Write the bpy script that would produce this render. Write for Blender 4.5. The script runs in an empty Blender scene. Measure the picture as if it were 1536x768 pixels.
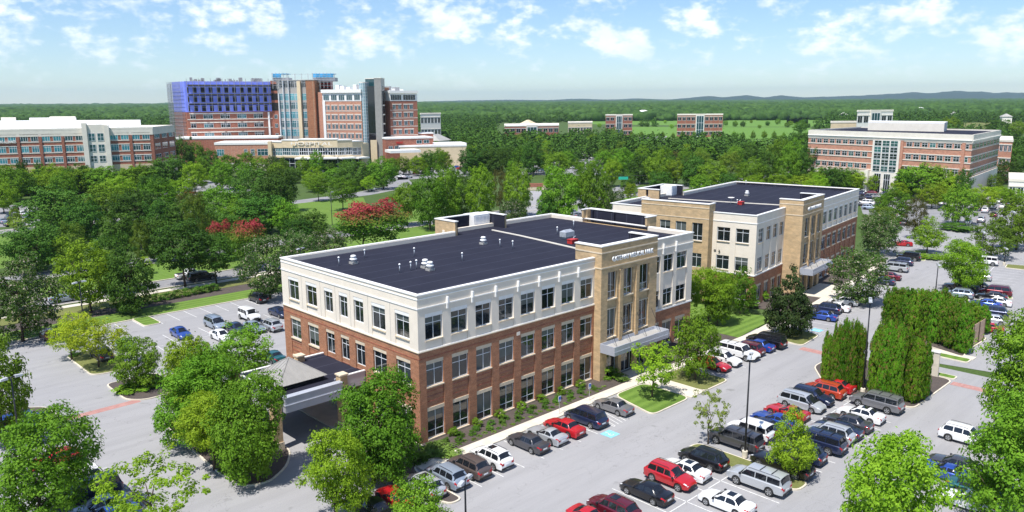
import bpy, bmesh, math, random
import numpy as np
from mathutils import Vector, Matrix, noise as mnoise
rng = random.Random(7)
S = bpy.context.scene
COL = S.collection
# ------------------------------------------------------------------ camera
F, HC = 1182., 33.9
CX, CY = 768., 384.
RM = np.array([[0.71993097, -0.13782851, 0.68022254],
               [-0.69402196, -0.13486068, 0.7072101],
               [-0.00573844, -0.98123183, -0.1927464]])
CAM = np.array([-44.745, -59.854, HC])
cd = bpy.data.cameras.new('camera'); cam = bpy.data.objects.new('camera', cd); COL.objects.link(cam)
m = Matrix.Identity(4)
for i in range(3):
    m[i][0] = RM[i, 0]; m[i][1] = -RM[i, 1]; m[i][2] = -RM[i, 2]; m[i][3] = CAM[i]
cam.matrix_world = m
cd.sensor_width = 36; cd.lens = F / 1536 * 36; cd.clip_start = 0.5; cd.clip_end = 80000
S.camera = cam

def ray(x, y): return RM @ np.array([(x - CX) / F, (y - CY) / F, 1.])
def G(x, y, z=0.):
    """point of the ground (or of height z) that the survey photo shows at x, y"""
    r = ray(x, y); t = (z - HC) / r[2]
    return CAM + r * t
def proj(p):
    c = RM.T @ (np.array(p, float) - CAM)
    return CX + F * c[0] / c[2], CY + F * c[1] / c[2], c[2]
def at_depth(px, depth, z=0.):
    """ground point seen in the column px at a distance depth"""
    y = 150.
    for _ in range(6):
        r = ray(px, y); p = CAM + r * depth
        y += (p[2] - z) / depth * F
    p = CAM + ray(px, y) * depth
    return Vector((p[0], p[1], z))
def z_at(px, py, base):
    """height above ground of the point seen at px,py standing over base"""
    d = proj((base[0], base[1], base[2] if len(base) > 2 else 0.))[2]
    lo = 0.
    for _ in range(8):
        q = proj((base[0], base[1], lo)); lo += (q[1] - py) / F * q[2]
    return lo

# ------------------------------------------------------------------ materials
MATS = {}
def newmat(name):
    mt = bpy.data.materials.new(name); mt.use_nodes = True
    nt = mt.node_tree; b = nt.nodes['Principled BSDF']
    MATS[name] = mt
    return mt, nt, b
def N(nt, typ, **kw):
    n = nt.nodes.new(typ)
    for k, v in kw.items(): setattr(n, k, v)
    return n
def mixc(nt, fac, a, b, mode='MIX'):
    n = N(nt, 'ShaderNodeMix', data_type='RGBA', blend_type=mode)
    for s, v in ((0, fac), (6, a), (7, b)):
        if isinstance(v, (int, float)): n.inputs[s].default_value = v
        elif isinstance(v, tuple): n.inputs[s].default_value = (*v[:3], 1)
        else: nt.links.new(v, n.inputs[s])
    return n.outputs[2]
def ramp(nt, fac, stops):
    r = N(nt, 'ShaderNodeValToRGB'); e = r.color_ramp.elements
    e[0].position, e[0].color = stops[0][0], (*stops[0][1], 1)
    e[1].position, e[1].color = stops[1][0], (*stops[1][1], 1)
    for p, c in stops[2:]:
        q = e.new(p); q.color = (*c, 1)
    nt.links.new(fac, r.inputs[0]); return r.outputs[0]
def coords(nt, which='Object', scale=(1, 1, 1), rot=(0, 0, 0)):
    if which == 'World':
        g = N(nt, 'ShaderNodeNewGeometry'); out = g.outputs['Position']
    else:
        g = N(nt, 'ShaderNodeTexCoord'); out = g.outputs[which]
    mp = N(nt, 'ShaderNodeMapping'); mp.inputs['Scale'].default_value = scale; mp.inputs['Rotation'].default_value = rot
    nt.links.new(out, mp.inputs[0]); return mp.outputs[0]
def noise(nt, vec, scale, detail=4, rough=.55):
    n = N(nt, 'ShaderNodeTexNoise'); n.inputs['Scale'].default_value = scale; n.inputs['Detail'].default_value = detail
    n.inputs['Roughness'].default_value = rough; nt.links.new(vec, n.inputs['Vector']); return n.outputs[0]
def bump(nt, b, h, dist=.02, strength=.6):
    n = N(nt, 'ShaderNodeBump'); n.inputs['Distance'].default_value = dist; n.inputs['Strength'].default_value = strength
    nt.links.new(h, n.inputs['Height']); nt.links.new(n.outputs[0], b.inputs['Normal'])
def simple(name, col, rough=.6, metal=0., var=.12, scale=1.5, spec=.4, big=None, which='Object'):
    mt, nt, b = newmat(name)
    v = coords(nt, which)
    n = noise(nt, v, scale, 5)
    lo = tuple(c * (1 - var) for c in col); hi = tuple(min(1, c * (1 + var)) for c in col)
    c = ramp(nt, n, [(.3, lo), (.7, hi)])
    nt.links.new(c, b.inputs['Base Color'])
    b.inputs['Roughness'].default_value = rough; b.inputs['Metallic'].default_value = metal
    b.inputs['Specular IOR Level'].default_value = spec
    return mt

def brick_mat(name, c1, c2, mortar, sx=1.):
    mt, nt, b = newmat(name)
    tc = N(nt, 'ShaderNodeTexCoord'); sep = N(nt, 'ShaderNodeSeparateXYZ'); nt.links.new(tc.outputs['Object'], sep.inputs[0])
    add = N(nt, 'ShaderNodeMath', operation='ADD'); nt.links.new(sep.outputs[0], add.inputs[0]); nt.links.new(sep.outputs[1], add.inputs[1])
    cb = N(nt, 'ShaderNodeCombineXYZ'); nt.links.new(add.outputs[0], cb.inputs[0]); nt.links.new(sep.outputs[2], cb.inputs[1])
    br = N(nt, 'ShaderNodeTexBrick'); nt.links.new(cb.outputs[0], br.inputs['Vector'])
    br.inputs['Scale'].default_value = 1; br.inputs['Brick Width'].default_value = .22 * sx; br.inputs['Row Height'].default_value = .075 * sx
    br.inputs['Mortar Size'].default_value = .008 * sx
    br.inputs['Color1'].default_value = (*c1, 1); br.inputs['Color2'].default_value = (*c2, 1); br.inputs['Mortar'].default_value = (*mortar, 1)
    n = noise(nt, coords(nt, 'Object', (1, 1, 2.2)), .9, 6, .65)
    dk = ramp(nt, n, [(.3, (.72, .72, .74)), (.7, (1.18, 1.12, 1.08))])
    nt.links.new(mixc(nt, 1., br.outputs[0], dk, 'MULTIPLY'), b.inputs['Base Color'])
    b.inputs['Roughness'].default_value = .85; b.inputs['Specular IOR Level'].default_value = .2
    bump(nt, b, br.outputs['Fac'], .01, -.4)
    return mt
brick_mat('brick', (.30, .112, .052), (.41, .172, .085), (.42, .31, .22))
brick_mat('brick_far', (.30, .090, .055), (.38, .135, .085), (.34, .24, .19), 2.)
brick_mat('brick_pink', (.47, .20, .13), (.54, .26, .175), (.5, .36, .28), 2.)
brick_mat('tan_block', (.50, .365, .205), (.55, .41, .24), (.47, .36, .22), 2.4)
simple('cream', (.74, .665, .56), .85, var=.05, scale=.7)
simple('white_stucco', (.80, .77, .71), .85, var=.04, scale=.7)
simple('stone', (.62, .52, .38), .8, var=.1, scale=2)
simple('buff', (.66, .54, .36), .8, var=.08, scale=.4)
simple('cap_white', (.80, .79, .76), .5, var=.05, scale=2)
simple('frame_white', (.70, .72, .74), .45, var=.04)
simple('metal_panel', (.50, .53, .60), .38, metal=.35, var=.05, scale=1.2)
simple('galvanised', (.62, .64, .66), .4, metal=.6, var=.15, scale=6)
simple('duct_white', (.80, .80, .79), .5, var=.05, scale=3)
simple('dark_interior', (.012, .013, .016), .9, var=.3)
simple('pole_dark', (.045, .045, .05), .45, metal=.4, var=.2)
simple('lamp_head', (.42, .44, .46), .45, var=.1)
simple('concrete', (.60, .55, .46), .85, var=.12, scale=.9, which='World')
simple('kerb_concrete', (.62, .56, .45), .85, var=.14, scale=1.2, which='World')
simple('marking_white', (.60, .60, .585), .7, var=.28, scale=5, which='World')
simple('marking_blue', (.22, .52, .68), .7, var=.2, scale=4, which='World')
simple('roof_metal', (.35, .335, .31), .45, metal=.2, var=.08, scale=1)
simple('red_paint', (.45, .03, .025), .5, var=.1)
simple('blue_wrap', (.24, .30, .98), .75, var=.16, scale=.25, spec=.2)
simple('tarp_blue', (.06, .33, .62), .5, var=.25, scale=.4)
simple('steel_scaffold', (.36, .36, .38), .6, metal=.3, var=.2)
simple('wood_gate', (.52, .36, .24), .75, var=.15, scale=3)
simple('utility_green', (.33, .42, .38), .5, var=.1)
simple('sign_blue', (.03, .12, .5), .4, var=.05)
simple('sign_green', (.03, .42, .30), .4, var=.05)
simple('bark', (.10, .075, .055), .9, var=.35, scale=6, spec=.1)
simple('roof_white', (.82, .81, .79), .6, var=.06, scale=.3)
simple('blind', (.10, .115, .11), .25, var=.15, scale=1.)
simple('roof_grey', (.36, .35, .33), .7, var=.1, scale=.3)
simple('limestone', (.74, .69, .60), .8, var=.06, scale=.5)

def roof_mat():
    mt, nt, b = newmat('roof_membrane')
    v = coords(nt, 'Object')
    w = N(nt, 'ShaderNodeTexWave', wave_type='BANDS', bands_direction='Y', wave_profile='SAW')
    w.inputs['Scale'].default_value = .107; w.inputs['Distortion'].default_value = .25; w.inputs['Detail Scale'].default_value = .4
    nt.links.new(v, w.inputs['Vector'])
    line = ramp(nt, w.outputs['Fac'], [(.0, (0, 0, 0)), (.955, (0, 0, 0)), (.985, (1, 1, 1))])
    n = noise(nt, v, .25, 7, .75); n2 = noise(nt, coords(nt, 'Object', (.15, 2.5, 1)), 1., 5, .7)
    base = ramp(nt, n, [(.3, (.012, .013, .020)), (.5, (.019, .020, .031)), (.72, (.029, .030, .042))])
    base = mixc(nt, n2, base, (.023, .024, .041))
    nt.links.new(mixc(nt, line, base, (.060, .063, .092)), b.inputs['Base Color'])
    b.inputs['Roughness'].default_value = .8; b.inputs['Specular IOR Level'].default_value = .12
roof_mat()
def glass_mat(name, a, b_, rough=.04):
    """opaque-looking window glass, tone picked per window, with drawn blinds in some"""
    mt, nt, b = newmat(name)
    oi = N(nt, 'ShaderNodeObjectInfo')
    c = ramp(nt, oi.outputs['Random'], [(0., a), (.55, tuple(x * 1.6 for x in a)), (.85, b_), (1., tuple(x * 1.5 for x in b_))])
    n = noise(nt, coords(nt, 'World'), .8, 3)
    c = mixc(nt, n, c, tuple(x * .5 for x in a))
    nt.links.new(c, b.inputs['Base Color'])
    b.inputs['Roughness'].default_value = rough; b.inputs['Specular IOR Level'].default_value = .75
    b.inputs['Coat Weight'].default_value = .3
    return mt
glass_mat('glass', (.010, .016, .018), (.035, .055, .055))
glass_mat('glass_teal', (.02, .07, .085), (.07, .26, .30))
glass_mat('glass_cyan', (.03, .20, .25), (.10, .42, .48))
glass_mat('glass_dark', (.008, .010, .016), (.02, .04, .05))
glass_mat('glass_green', (.012, .03, .028), (.05, .22, .20))
def car_glass():
    mt, nt, b = newmat('car_glass')
    b.inputs['Base Color'].default_value = (.012, .014, .018, 1); b.inputs['Roughness'].default_value = .03
    b.inputs['Specular IOR Level'].default_value = .8
car_glass()
def asphalt_mat():
    mt, nt, b = newmat('asphalt')
    v = coords(nt, 'World')
    big = noise(nt, v, .035, 6, .6); fine = noise(nt, v, 9., 4, .7)
    st = noise(nt, coords(nt, 'World', (.05, .6, 1)), 1., 5, .65)
    c = ramp(nt, big, [(.3, (.26, .26, .27)), (.7, (.33, .328, .335))])
    c = mixc(nt, .35, c, ramp(nt, fine, [(.3, (.26, .255, .26)), (.7, (.40, .39, .385))]))
    c = mixc(nt, ramp(nt, st, [(.42, (0, 0, 0)), (.75, (.5, .5, .5))]), c, (.22, .218, .22))
    # dark oil drips and repaired cracks
    vo = N(nt, 'ShaderNodeTexVoronoi', feature='DISTANCE_TO_EDGE'); vo.inputs['Scale'].default_value = .11
    wv = N(nt, 'ShaderNodeVectorMath', operation='ADD'); nn = N(nt, 'ShaderNodeTexNoise'); nn.inputs['Scale'].default_value = .5; nn.inputs['Detail'].default_value = 6
    nt.links.new(v, nn.inputs['Vector']); sc = N(nt, 'ShaderNodeVectorMath', operation='SCALE'); sc.inputs['Scale'].default_value = 5.
    nt.links.new(nn.outputs['Color'], sc.inputs[0]); nt.links.new(v, wv.inputs[0]); nt.links.new(sc.outputs[0], wv.inputs[1]); nt.links.new(wv.outputs[0], vo.inputs['Vector'])
    cr = ramp(nt, vo.outputs['Distance'], [(.0, (.5, .5, .5)), (.004, (0, 0, 0))])
    c = mixc(nt, cr, c, (.16, .155, .15))
    sp = noise(nt, v, .55, 3, .5)
    c = mixc(nt, ramp(nt, sp, [(.66, (0, 0, 0)), (.76, (.6, .6, .6))]), c, (.14, .138, .135))
    nt.links.new(c, b.inputs['Base Color']); b.inputs['Roughness'].default_value = .9; b.inputs['Specular IOR Level'].default_value = .25
    bump(nt, b, fine, .01, .4)
asphalt_mat()
def road_mat():
    mt, nt, b = newmat('road_asphalt'); v = coords(nt, 'World')
    c = ramp(nt, noise(nt, v, .2, 6), [(.3, (.20, .20, .21)), (.7, (.27, .265, .27))])
    nt.links.new(c, b.inputs['Base Color']); b.inputs['Roughness'].default_value = .9
road_mat()
def lawn_mat(name, a, b_, c_, stripe=True):
    mt, nt, b = newmat(name); v = coords(nt, 'World')
    n = noise(nt, v, .12, 7, .65); f = noise(nt, v, 3., 5, .7)
    c = ramp(nt, n, [(.3, a), (.55, b_), (.75, c_)])
    c = mixc(nt, .45, c, ramp(nt, f, [(.3, tuple(x * .55 for x in a)), (.7, c_)]))
    if stripe:
        w = N(nt, 'ShaderNodeTexWave', wave_type='BANDS', bands_direction='Y'); w.inputs['Scale'].default_value = .22; w.inputs['Distortion'].default_value = .6
        nt.links.new(v, w.inputs['Vector'])
        c = mixc(nt, mixc(nt, w.outputs['Fac'], (0, 0, 0), (.35, .35, .35)), c, tuple(x * 1.5 for x in c_))
    nt.links.new(c, b.inputs['Base Color']); b.inputs['Roughness'].default_value = .9; b.inputs['Specular IOR Level'].default_value = .15
    bump(nt, b, f, .06, .7)
lawn_mat('lawn', (.075, .14, .022), (.10, .19, .03), (.15, .23, .045))
lawn_mat('lawn_dry', (.12, .15, .04), (.17, .19, .06), (.23, .22, .09), False)
lawn_mat('ground_green', (.05, .085, .02), (.07, .12, .03), (.10, .15, .045), False)
lawn_mat('field_green', (.10, .21, .035), (.125, .245, .04), (.16, .28, .055), False)
def mulch_mat():
    mt, nt, b = newmat('mulch'); v = coords(nt, 'World')
    n = noise(nt, v, .6, 6, .7); f = noise(nt, v, 14., 3, .8)
    c = ramp(nt, f, [(.3, (.035, .028, .028)), (.55, (.085, .068, .06)), (.8, (.17, .13, .10))])
    c = mixc(nt, ramp(nt, n, [(.45, (0, 0, 0)), (.7, (.5, .5, .5))]), c, (.13, .10, .075))
    nt.links.new(c, b.inputs['Base Color']); b.inputs['Roughness'].default_value = .95; bump(nt, b, f, .05, .8)
mulch_mat()
def paver_mat():
    mt, nt, b = newmat('red_pavers')
    br = N(nt, 'ShaderNodeTexBrick'); nt.links.new(coords(nt, 'World'), br.inputs['Vector'])
    br.inputs['Scale'].default_value = 1; br.inputs['Brick Width'].default_value = .5; br.inputs['Row Height'].default_value = .25; br.inputs['Mortar Size'].default_value = .015
    br.inputs['Color1'].default_value = (.36, .17, .15, 1); br.inputs['Color2'].default_value = (.44, .23, .2, 1); br.inputs['Mortar'].default_value = (.3, .22, .2, 1)
    nt.links.new(br.outputs[0], b.inputs['Base Color']); b.inputs['Roughness'].default_value = .9
paver_mat()

def leaf_mat(name, dark, mid, light, trans=.24, accent=None, acc_amt=0.):
    """leaves: hue drifts clump by clump and tree by tree"""
    mt, nt, b = newmat(name)
    for l in list(nt.links): pass
    v = coords(nt, 'World'); n = noise(nt, v, .9, 3, .6)
    oi = N(nt, 'ShaderNodeObjectInfo'); f = noise(nt, v, 6., 2, .6)
    c = ramp(nt, n, [(.28, dark), (.5, mid), (.74, light)])
    c = mixc(nt, .4, c, ramp(nt, f, [(.3, dark), (.7, light)]))
    hs = N(nt, 'ShaderNodeHueSaturation'); nt.links.new(c, hs.inputs['Color'])
    mr = N(nt, 'ShaderNodeMapRange'); mr.inputs['To Min'].default_value = .485; mr.inputs['To Max'].default_value = .512
    nt.links.new(oi.outputs['Random'], mr.inputs[0]); nt.links.new(mr.outputs[0], hs.inputs['Hue'])
    m2 = N(nt, 'ShaderNodeMath', operation='MULTIPLY'); m2.inputs[1].default_value = 7.31; nt.links.new(oi.outputs['Random'], m2.inputs[0])
    m3 = N(nt, 'ShaderNodeMath', operation='FRACT'); nt.links.new(m2.outputs[0], m3.inputs[0])
    mr2 = N(nt, 'ShaderNodeMapRange'); mr2.inputs['To Min'].default_value = .72; mr2.inputs['To Max'].default_value = 1.25
    nt.links.new(m3.outputs[0], mr2.inputs[0]); nt.links.new(mr2.outputs[0], hs.inputs['Value'])
    col = hs.outputs[0]
    if accent:
        tc = N(nt, 'ShaderNodeTexCoord'); sp = N(nt, 'ShaderNodeSeparateXYZ'); nt.links.new(tc.outputs['Object'], sp.inputs[0])
        fl = noise(nt, v, 3.2, 3, .7)
        if acc_amt < 0:      # flowers crowd the top of the crown
            ad = N(nt, 'ShaderNodeMath', operation='MULTIPLY_ADD'); ad.inputs[1].default_value = 1.; nt.links.new(sp.outputs[2], ad.inputs[0]); nt.links.new(fl, ad.inputs[2])
            mm = N(nt, 'ShaderNodeMapRange'); mm.inputs['From Min'].default_value = 1.20; mm.inputs['From Max'].default_value = 1.34; nt.links.new(ad.outputs[0], mm.inputs[0]); fac = mm.outputs[0]
        else:
            mm = N(nt, 'ShaderNodeMapRange'); mm.inputs['From Min'].default_value = 1 - acc_amt; mm.inputs['From Max'].default_value = 1.06 - acc_amt; nt.links.new(noise(nt, v, 2.6, 2, .7), mm.inputs[0]); fac = mm.outputs[0]
        col = mixc(nt, fac, col, accent)
    nt.links.new(col, b.inputs['Base Color']); b.inputs['Roughness'].default_value = .6; b.inputs['Specular IOR Level'].default_value = .1
    tr = N(nt, 'ShaderNodeBsdfTranslucent'); ms = N(nt, 'ShaderNodeMixShader'); ms.inputs[0].default_value = trans
    nt.links.new(mixc(nt, 1., col, (1.15, 1.25, .55), 'MULTIPLY'), tr.inputs[0]); nt.links.new(b.outputs[0], ms.inputs[1]); nt.links.new(tr.outputs[0], ms.inputs[2])
    nt.links.new(ms.outputs[0], nt.nodes['Material Output'].inputs[0])
leaf_mat('leaf_mid', (.052, .135, .008), (.110, .232, .014), (.21, .35, .03))
leaf_mat('leaf_dark', (.024, .074, .009), (.052, .132, .015), (.105, .205, .026), .18)
leaf_mat('leaf_bright', (.10, .21, .008), (.19, .33, .018), (.31, .45, .035), .3)
leaf_mat('leaf_yellow', (.14, .23, .012), (.26, .35, .018), (.38, .45, .03), .3)
leaf_mat('leaf_pale', (.14, .23, .03), (.24, .35, .05), (.36, .46, .10), .4)
leaf_mat('leaf_olive', (.07, .14, .012), (.125, .20, .022), (.19, .26, .035), .3)
leaf_mat('leaf_rust', (.05, .075, .015), (.09, .095, .022), (.14, .11, .03), .25)
leaf_mat('leaf_magnolia', (.014, .038, .008), (.028, .064, .014), (.065, .09, .025), .12)
leaf_mat('leaf_redflower', (.035, .11, .010), (.065, .17, .015), (.12, .24, .02), .3, (.36, .045, .06), -1)
leaf_mat('leaf_whiteflower', (.028, .075, .010), (.05, .12, .018), (.085, .17, .03), .3, (.50, .42, .36), .43)
leaf_mat('leaf_cedar', (.06, .165, .008), (.11, .255, .014), (.18, .34, .022), .35, (.26, .17, .06), .43)
leaf_mat('shrub_green', (.05, .13, .012), (.085, .19, .02), (.14, .26, .04), .3)
leaf_mat('shrub_lime', (.12, .20, .03), (.17, .27, .05), (.24, .34, .08), .3)

def mat(n): return MATS[n]
# ------------------------------------------------------------------ mesh helper
class MB:
    """collects boxes, prisms and tubes, links them as ONE mesh object"""
    def __init__(s): s.v = []; s.f = []; s.mi = []; s.cur = 0
    def add(s, vs, fs):
        o = len(s.v); s.v += [tuple(v) for v in vs]; s.f += [tuple(i + o for i in f) for f in fs]; s.mi += [s.cur] * len(fs)
    def box(s, x0, x1, y0, y1, z0, z1, fr=None):
        if x0 > x1: x0, x1 = x1, x0
        if y0 > y1: y0, y1 = y1, y0
        vs = [(x, y, z) for z in (z0, z1) for x, y in ((x0, y0), (x1, y0), (x1, y1), (x0, y1))]
        if fr: vs = [fr(*v) for v in vs]
        s.add(vs, [(3, 2, 1, 0), (4, 5, 6, 7), (0, 1, 5, 4), (1, 2, 6, 5), (2, 3, 7, 6), (3, 0, 4, 7)])
    def prism(s, poly, z0, z1):
        n = len(poly)
        s.add([(p[0], p[1], z0) for p in poly] + [(p[0], p[1], z1) for p in poly],
              [tuple(range(n - 1, -1, -1)), tuple(range(n, 2 * n))] + [(i, (i + 1) % n, n + (i + 1) % n, n + i) for i in range(n)])
    def poly(s, pts, z): s.add([(p[0], p[1], z) for p in pts], [tuple(range(len(pts)))])
    def tube(s, pts, rads, n=8, cap=True):
        rings = []
        for i, p in enumerate(pts):
            p = Vector(p); a = Vector(pts[max(0, i - 1)]); b = Vector(pts[min(len(pts) - 1, i + 1)])
            d = (b - a).normalized(); u = d.orthogonal().normalized(); w = d.cross(u)
            if rings:   # keep the rings aligned
                u = (pu - d * pu.dot(d)).normalized(); w = d.cross(u)
            pu = u
            rings.append([tuple(p + (u * math.cos(t) + w * math.sin(t)) * rads[i]) for t in [2 * math.pi * k / n for k in range(n)]])
        vs = [v for r in rings for v in r]
        fs = [(i * n + k, i * n + (k + 1) % n, (i + 1) * n + (k + 1) % n, (i + 1) * n + k) for i in range(len(rings) - 1) for k in range(n)]
        if cap: fs += [tuple(range(n - 1, -1, -1)), tuple(range(len(vs) - n, len(vs)))]
        s.add(vs, fs)
    def lathe(s, prof, c=(0, 0, 0), n=16):
        """prof: (r,z) pairs round the z axis through c"""
        vs = [(c[0] + r * math.cos(2 * math.pi * k / n), c[1] + r * math.sin(2 * math.pi * k / n), c[2] + z) for r, z in prof for k in range(n)]
        fs = [(i * n + k, i * n + (k + 1) % n, (i + 1) * n + (k + 1) % n, (i + 1) * n + k) for i in range(len(prof) - 1) for k in range(n)]
        fs += [tuple(range(n - 1, -1, -1)), tuple(range(len(vs) - n, len(vs)))]
        s.add(vs, fs)
    def mesh(s, name, mats, smooth=False):
        me = bpy.data.meshes.new(name); me.from_pydata(s.v, [], s.f)
        if isinstance(mats, str): mats = [mats]
        for q in mats: me.materials.append(mat(q) if isinstance(q, str) else q)
        if any(s.mi): me.polygons.foreach_set('material_index', s.mi)
        if smooth: me.polygons.foreach_set('use_smooth', [True] * len(me.polygons))
        me.update(); return me
    def build(s, name, mats, parent=None, smooth=False):
        if not s.f: return None
        return link(name, s.mesh(name, mats, smooth), parent)
def link(name, data, parent=None, loc=None, rz=None):
    o = bpy.data.objects.new(name, data); COL.objects.link(o)
    if parent: o.parent = parent
    if loc is not None: o.location = loc
    if rz is not None: o.rotation_euler = (0, 0, rz)
    return o
def tag(o, label, cat, group=None, kind=None):
    if label: o['label'] = label
    if cat: o['category'] = cat
    if group: o['group'] = group
    if kind: o['kind'] = kind
    return o
def thing(name, label, cat, loc=(0, 0, 0), rz=0, group=None, scale=None):
    o = bpy.data.objects.new(name, None); o.empty_display_size = .5; COL.objects.link(o); o.location = loc; o.rotation_euler = (0, 0, rz)
    if scale: o.scale = scale
    return tag(o, label, cat, group)
KIDS = {}
def copy_tree(root):
    kids = KIDS.setdefault(root.name, None)
    if kids is None:
        kids = KIDS[root.name] = [(c, list(c.children)) for c in root.children]
    r = root.copy(); COL.objects.link(r)
    for c, gs in kids:
        k = c.copy(); COL.objects.link(k); k.parent = r
        for g in gs:
            h = g.copy(); COL.objects.link(h); h.parent = k
    return r
def structure(name, mb, mt): return tag(mb.build(name, mt), None, None, kind='structure')
# ------------------------------------------------------------------ buildings
def frame(p0, p1):
    """facade frame: s runs from p0 to p1, d points outward (to the right of the run), z up"""
    p0 = Vector((p0[0], p0[1])); p1 = Vector((p1[0], p1[1])); L = (p1 - p0).length; t = (p1 - p0) / L; n = Vector((t.y, -t.x))
    def fr(s, d, z): return (p0.x + t.x * s + n.x * d, p0.y + t.y * s + n.y * d, z)
    fr.L = L; return fr
SPLIT = {'bracket', 'lintel', 'screen_wall', 'column', 'pilaster', 'pillar', 'rooftop_unit', 'tarpaulin', 'glass_fin', 'white_strip', 'open_floor', 'penthouse', 'wall_sign', 'roof_shed', 'core', 'podium', 'emergency_wing', 'roof', 'stone_tower'}
class Building:
    def __init__(s, name, label, loc=(0, 0, 0), rz=0, cat='building'):
        s.root = thing(name, label, cat, loc, rz); s.parts = {}; s.wins = []
    def mb(s, part, m):
        k = (part, m)
        if k not in s.parts: s.parts[k] = MB()
        return s.parts[k]
    def box(s, part, m, *a, **k): s.mb(part, m).box(*a, **k)
    def win(s, fr, s0, s1, z0, z1, d=-.2, glass='glass', fm='frame_white', bars=((.5,), (.7,)), fw=.07, sill=True, simple_=False):
        s.wins.append((fr, s0, s1, z0, z1, d, glass, fm, bars, fw, sill, simple_))
    def finish(s, most=100):
        for (p, m), b in s.parts.items():
            if p in SPLIT and len(b.v) % 8 == 0 and len(b.f) * 8 == len(b.v) * 6 and len(b.v) <= 800:
                st_ = 2 if p == 'bracket' else 1
                for i in range(0, len(b.v) // 8, st_):
                    q = MB(); q.add(b.v[8 * i:8 * (i + st_)], [tuple(w - 8 * i for w in f_) for f_ in b.f[6 * i:6 * (i + st_)]]); q.build(p, m, s.root)
            elif p == 'canopy_rod':
                k = len(b.v) // 4; kf = len(b.f) // 4
                for i in range(4): q = MB(); q.add(b.v[k * i:k * (i + 1)], [tuple(w - k * i for w in f_) for f_ in b.f[kf * i:kf * (i + 1)]]); q.build(p, m, s.root)
            else: b.build(p, m, s.root)
        ws = sorted(s.wins, key=lambda w: -(w[2] - w[1]) * (w[4] - w[3]))
        keep, rest = ws[:most], ws[most:]
        more = MB(); mm = []
        for i, (fr, s0, s1, z0, z1, d, gl, fm, bars, fw, sill, simp) in enumerate(keep + rest):
            b = MB() if i < len(keep) else more
            f = b if (simp or i >= len(keep)) else MB()
            if f is b: b.cur = 0
            b.box(s0, s1, d, d + .04, z0, z1, fr=fr)
            if f is b: f.cur = 1
            e = .03 + .04
            f.box(s0, s0 + fw, d - .01, d + e, z0, z1, fr=fr); f.box(s1 - fw, s1, d - .01, d + e, z0, z1, fr=fr)
            f.box(s0 + fw, s1 - fw, d - .01, d + e, z0, z0 + fw, fr=fr); f.box(s0 + fw, s1 - fw, d - .01, d + e, z1 - fw, z1, fr=fr)
            xs = [s0 + fw] + [s0 + (s1 - s0) * q for q in bars[0]] + [s1 - fw]
            for q in bars[0]:
                x = s0 + (s1 - s0) * q; f.box(x - fw * .45, x + fw * .45, d - .01, d + e - .004, z0 + fw, z1 - fw, fr=fr)
            for q in bars[1]:
                z = z0 + (z1 - z0) * q
                for k in range(len(xs) - 1):
                    a = xs[k] + (fw * .45 if k else 0); c = xs[k + 1] - (fw * .45 if k < len(xs) - 2 else 0)
                    f.box(a, c, d - .01, d + e - .008, z - fw * .45, z + fw * .45, fr=fr)
            if i < len(keep):
                mats = [gl, fm] if simp else [gl]
                o = b.build('window', mats, s.root)
                if not simp:
                    f.build('frame', fm, o)
                    if (i * 7 + len(keep)) % 10 < 4 and z1 - z0 > 1.2 and not gl == 'glass_dark':
                        q = MB(); dz_ = (z1 - z0) * (.22, .5, .34, .68)[i % 4]; q.box(s0 + fw + .01, s1 - fw - .01, d + .041, d + .046, z1 - fw - dz_, z1 - fw - .01, fr=fr); q.build('blind', 'blind', o)
                    if sill:
                        q = MB(); q.box(s0 - .04, s1 + .04, d, .06, z0 - .13, z0 - .003, fr=fr); q.build('sill', 'stone', o)
            else: mm = [gl, fm]
        if rest:
            o = more.build('window', mm, s.root); o['kind'] = 'stuff'
        return s.root

def strip(B, fr, s0, s1, z0, z1, wins, part, m, rec=-.22, back=-.5, proud=0., zrec=None):
    """wall from z0 to z1 with piers between the window columns; between the piers the wall steps back to rec below zrec"""
    edges = [s0]
    for a, b in wins: edges += [a, b]
    edges.append(s1)
    for i in range(0, len(edges), 2):
        if edges[i + 1] - edges[i] > .01: B.box(part, m, edges[i], edges[i + 1], back, proud, z0, z1, fr=fr)

def facade(B, fr, s0, s1, wins, zones, back=-.5):
    """zones: (zlo, zhi, part, mat, rows, lintel material); rows: (z0,z1,bars) window rows inside"""
    for zlo, zhi, part, m, rows, lint in zones:
        strip(B, fr, s0, s1, zlo, zhi, wins, part, m)
        for a, b in wins:
            z = zlo
            for k, (w0, w1, bars) in enumerate(rows):
                if w0 - z > .02: B.box(part, m, a, b, back, -.10, z, w0, fr=fr)
                B.win(fr, a + .02, b - .02, w0 + .002, w1 - .002, -.24, bars=bars)
                z = w1
                if lint: B.box('lintel', lint, a, b, back, -.03, w1, w1 + .38, fr=fr); z = w1 + .38
            top = zhi - z
            if top > .01: B.box(part, m, a, b, back, 0. if rows else -.10, z, zhi, fr=fr)

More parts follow.
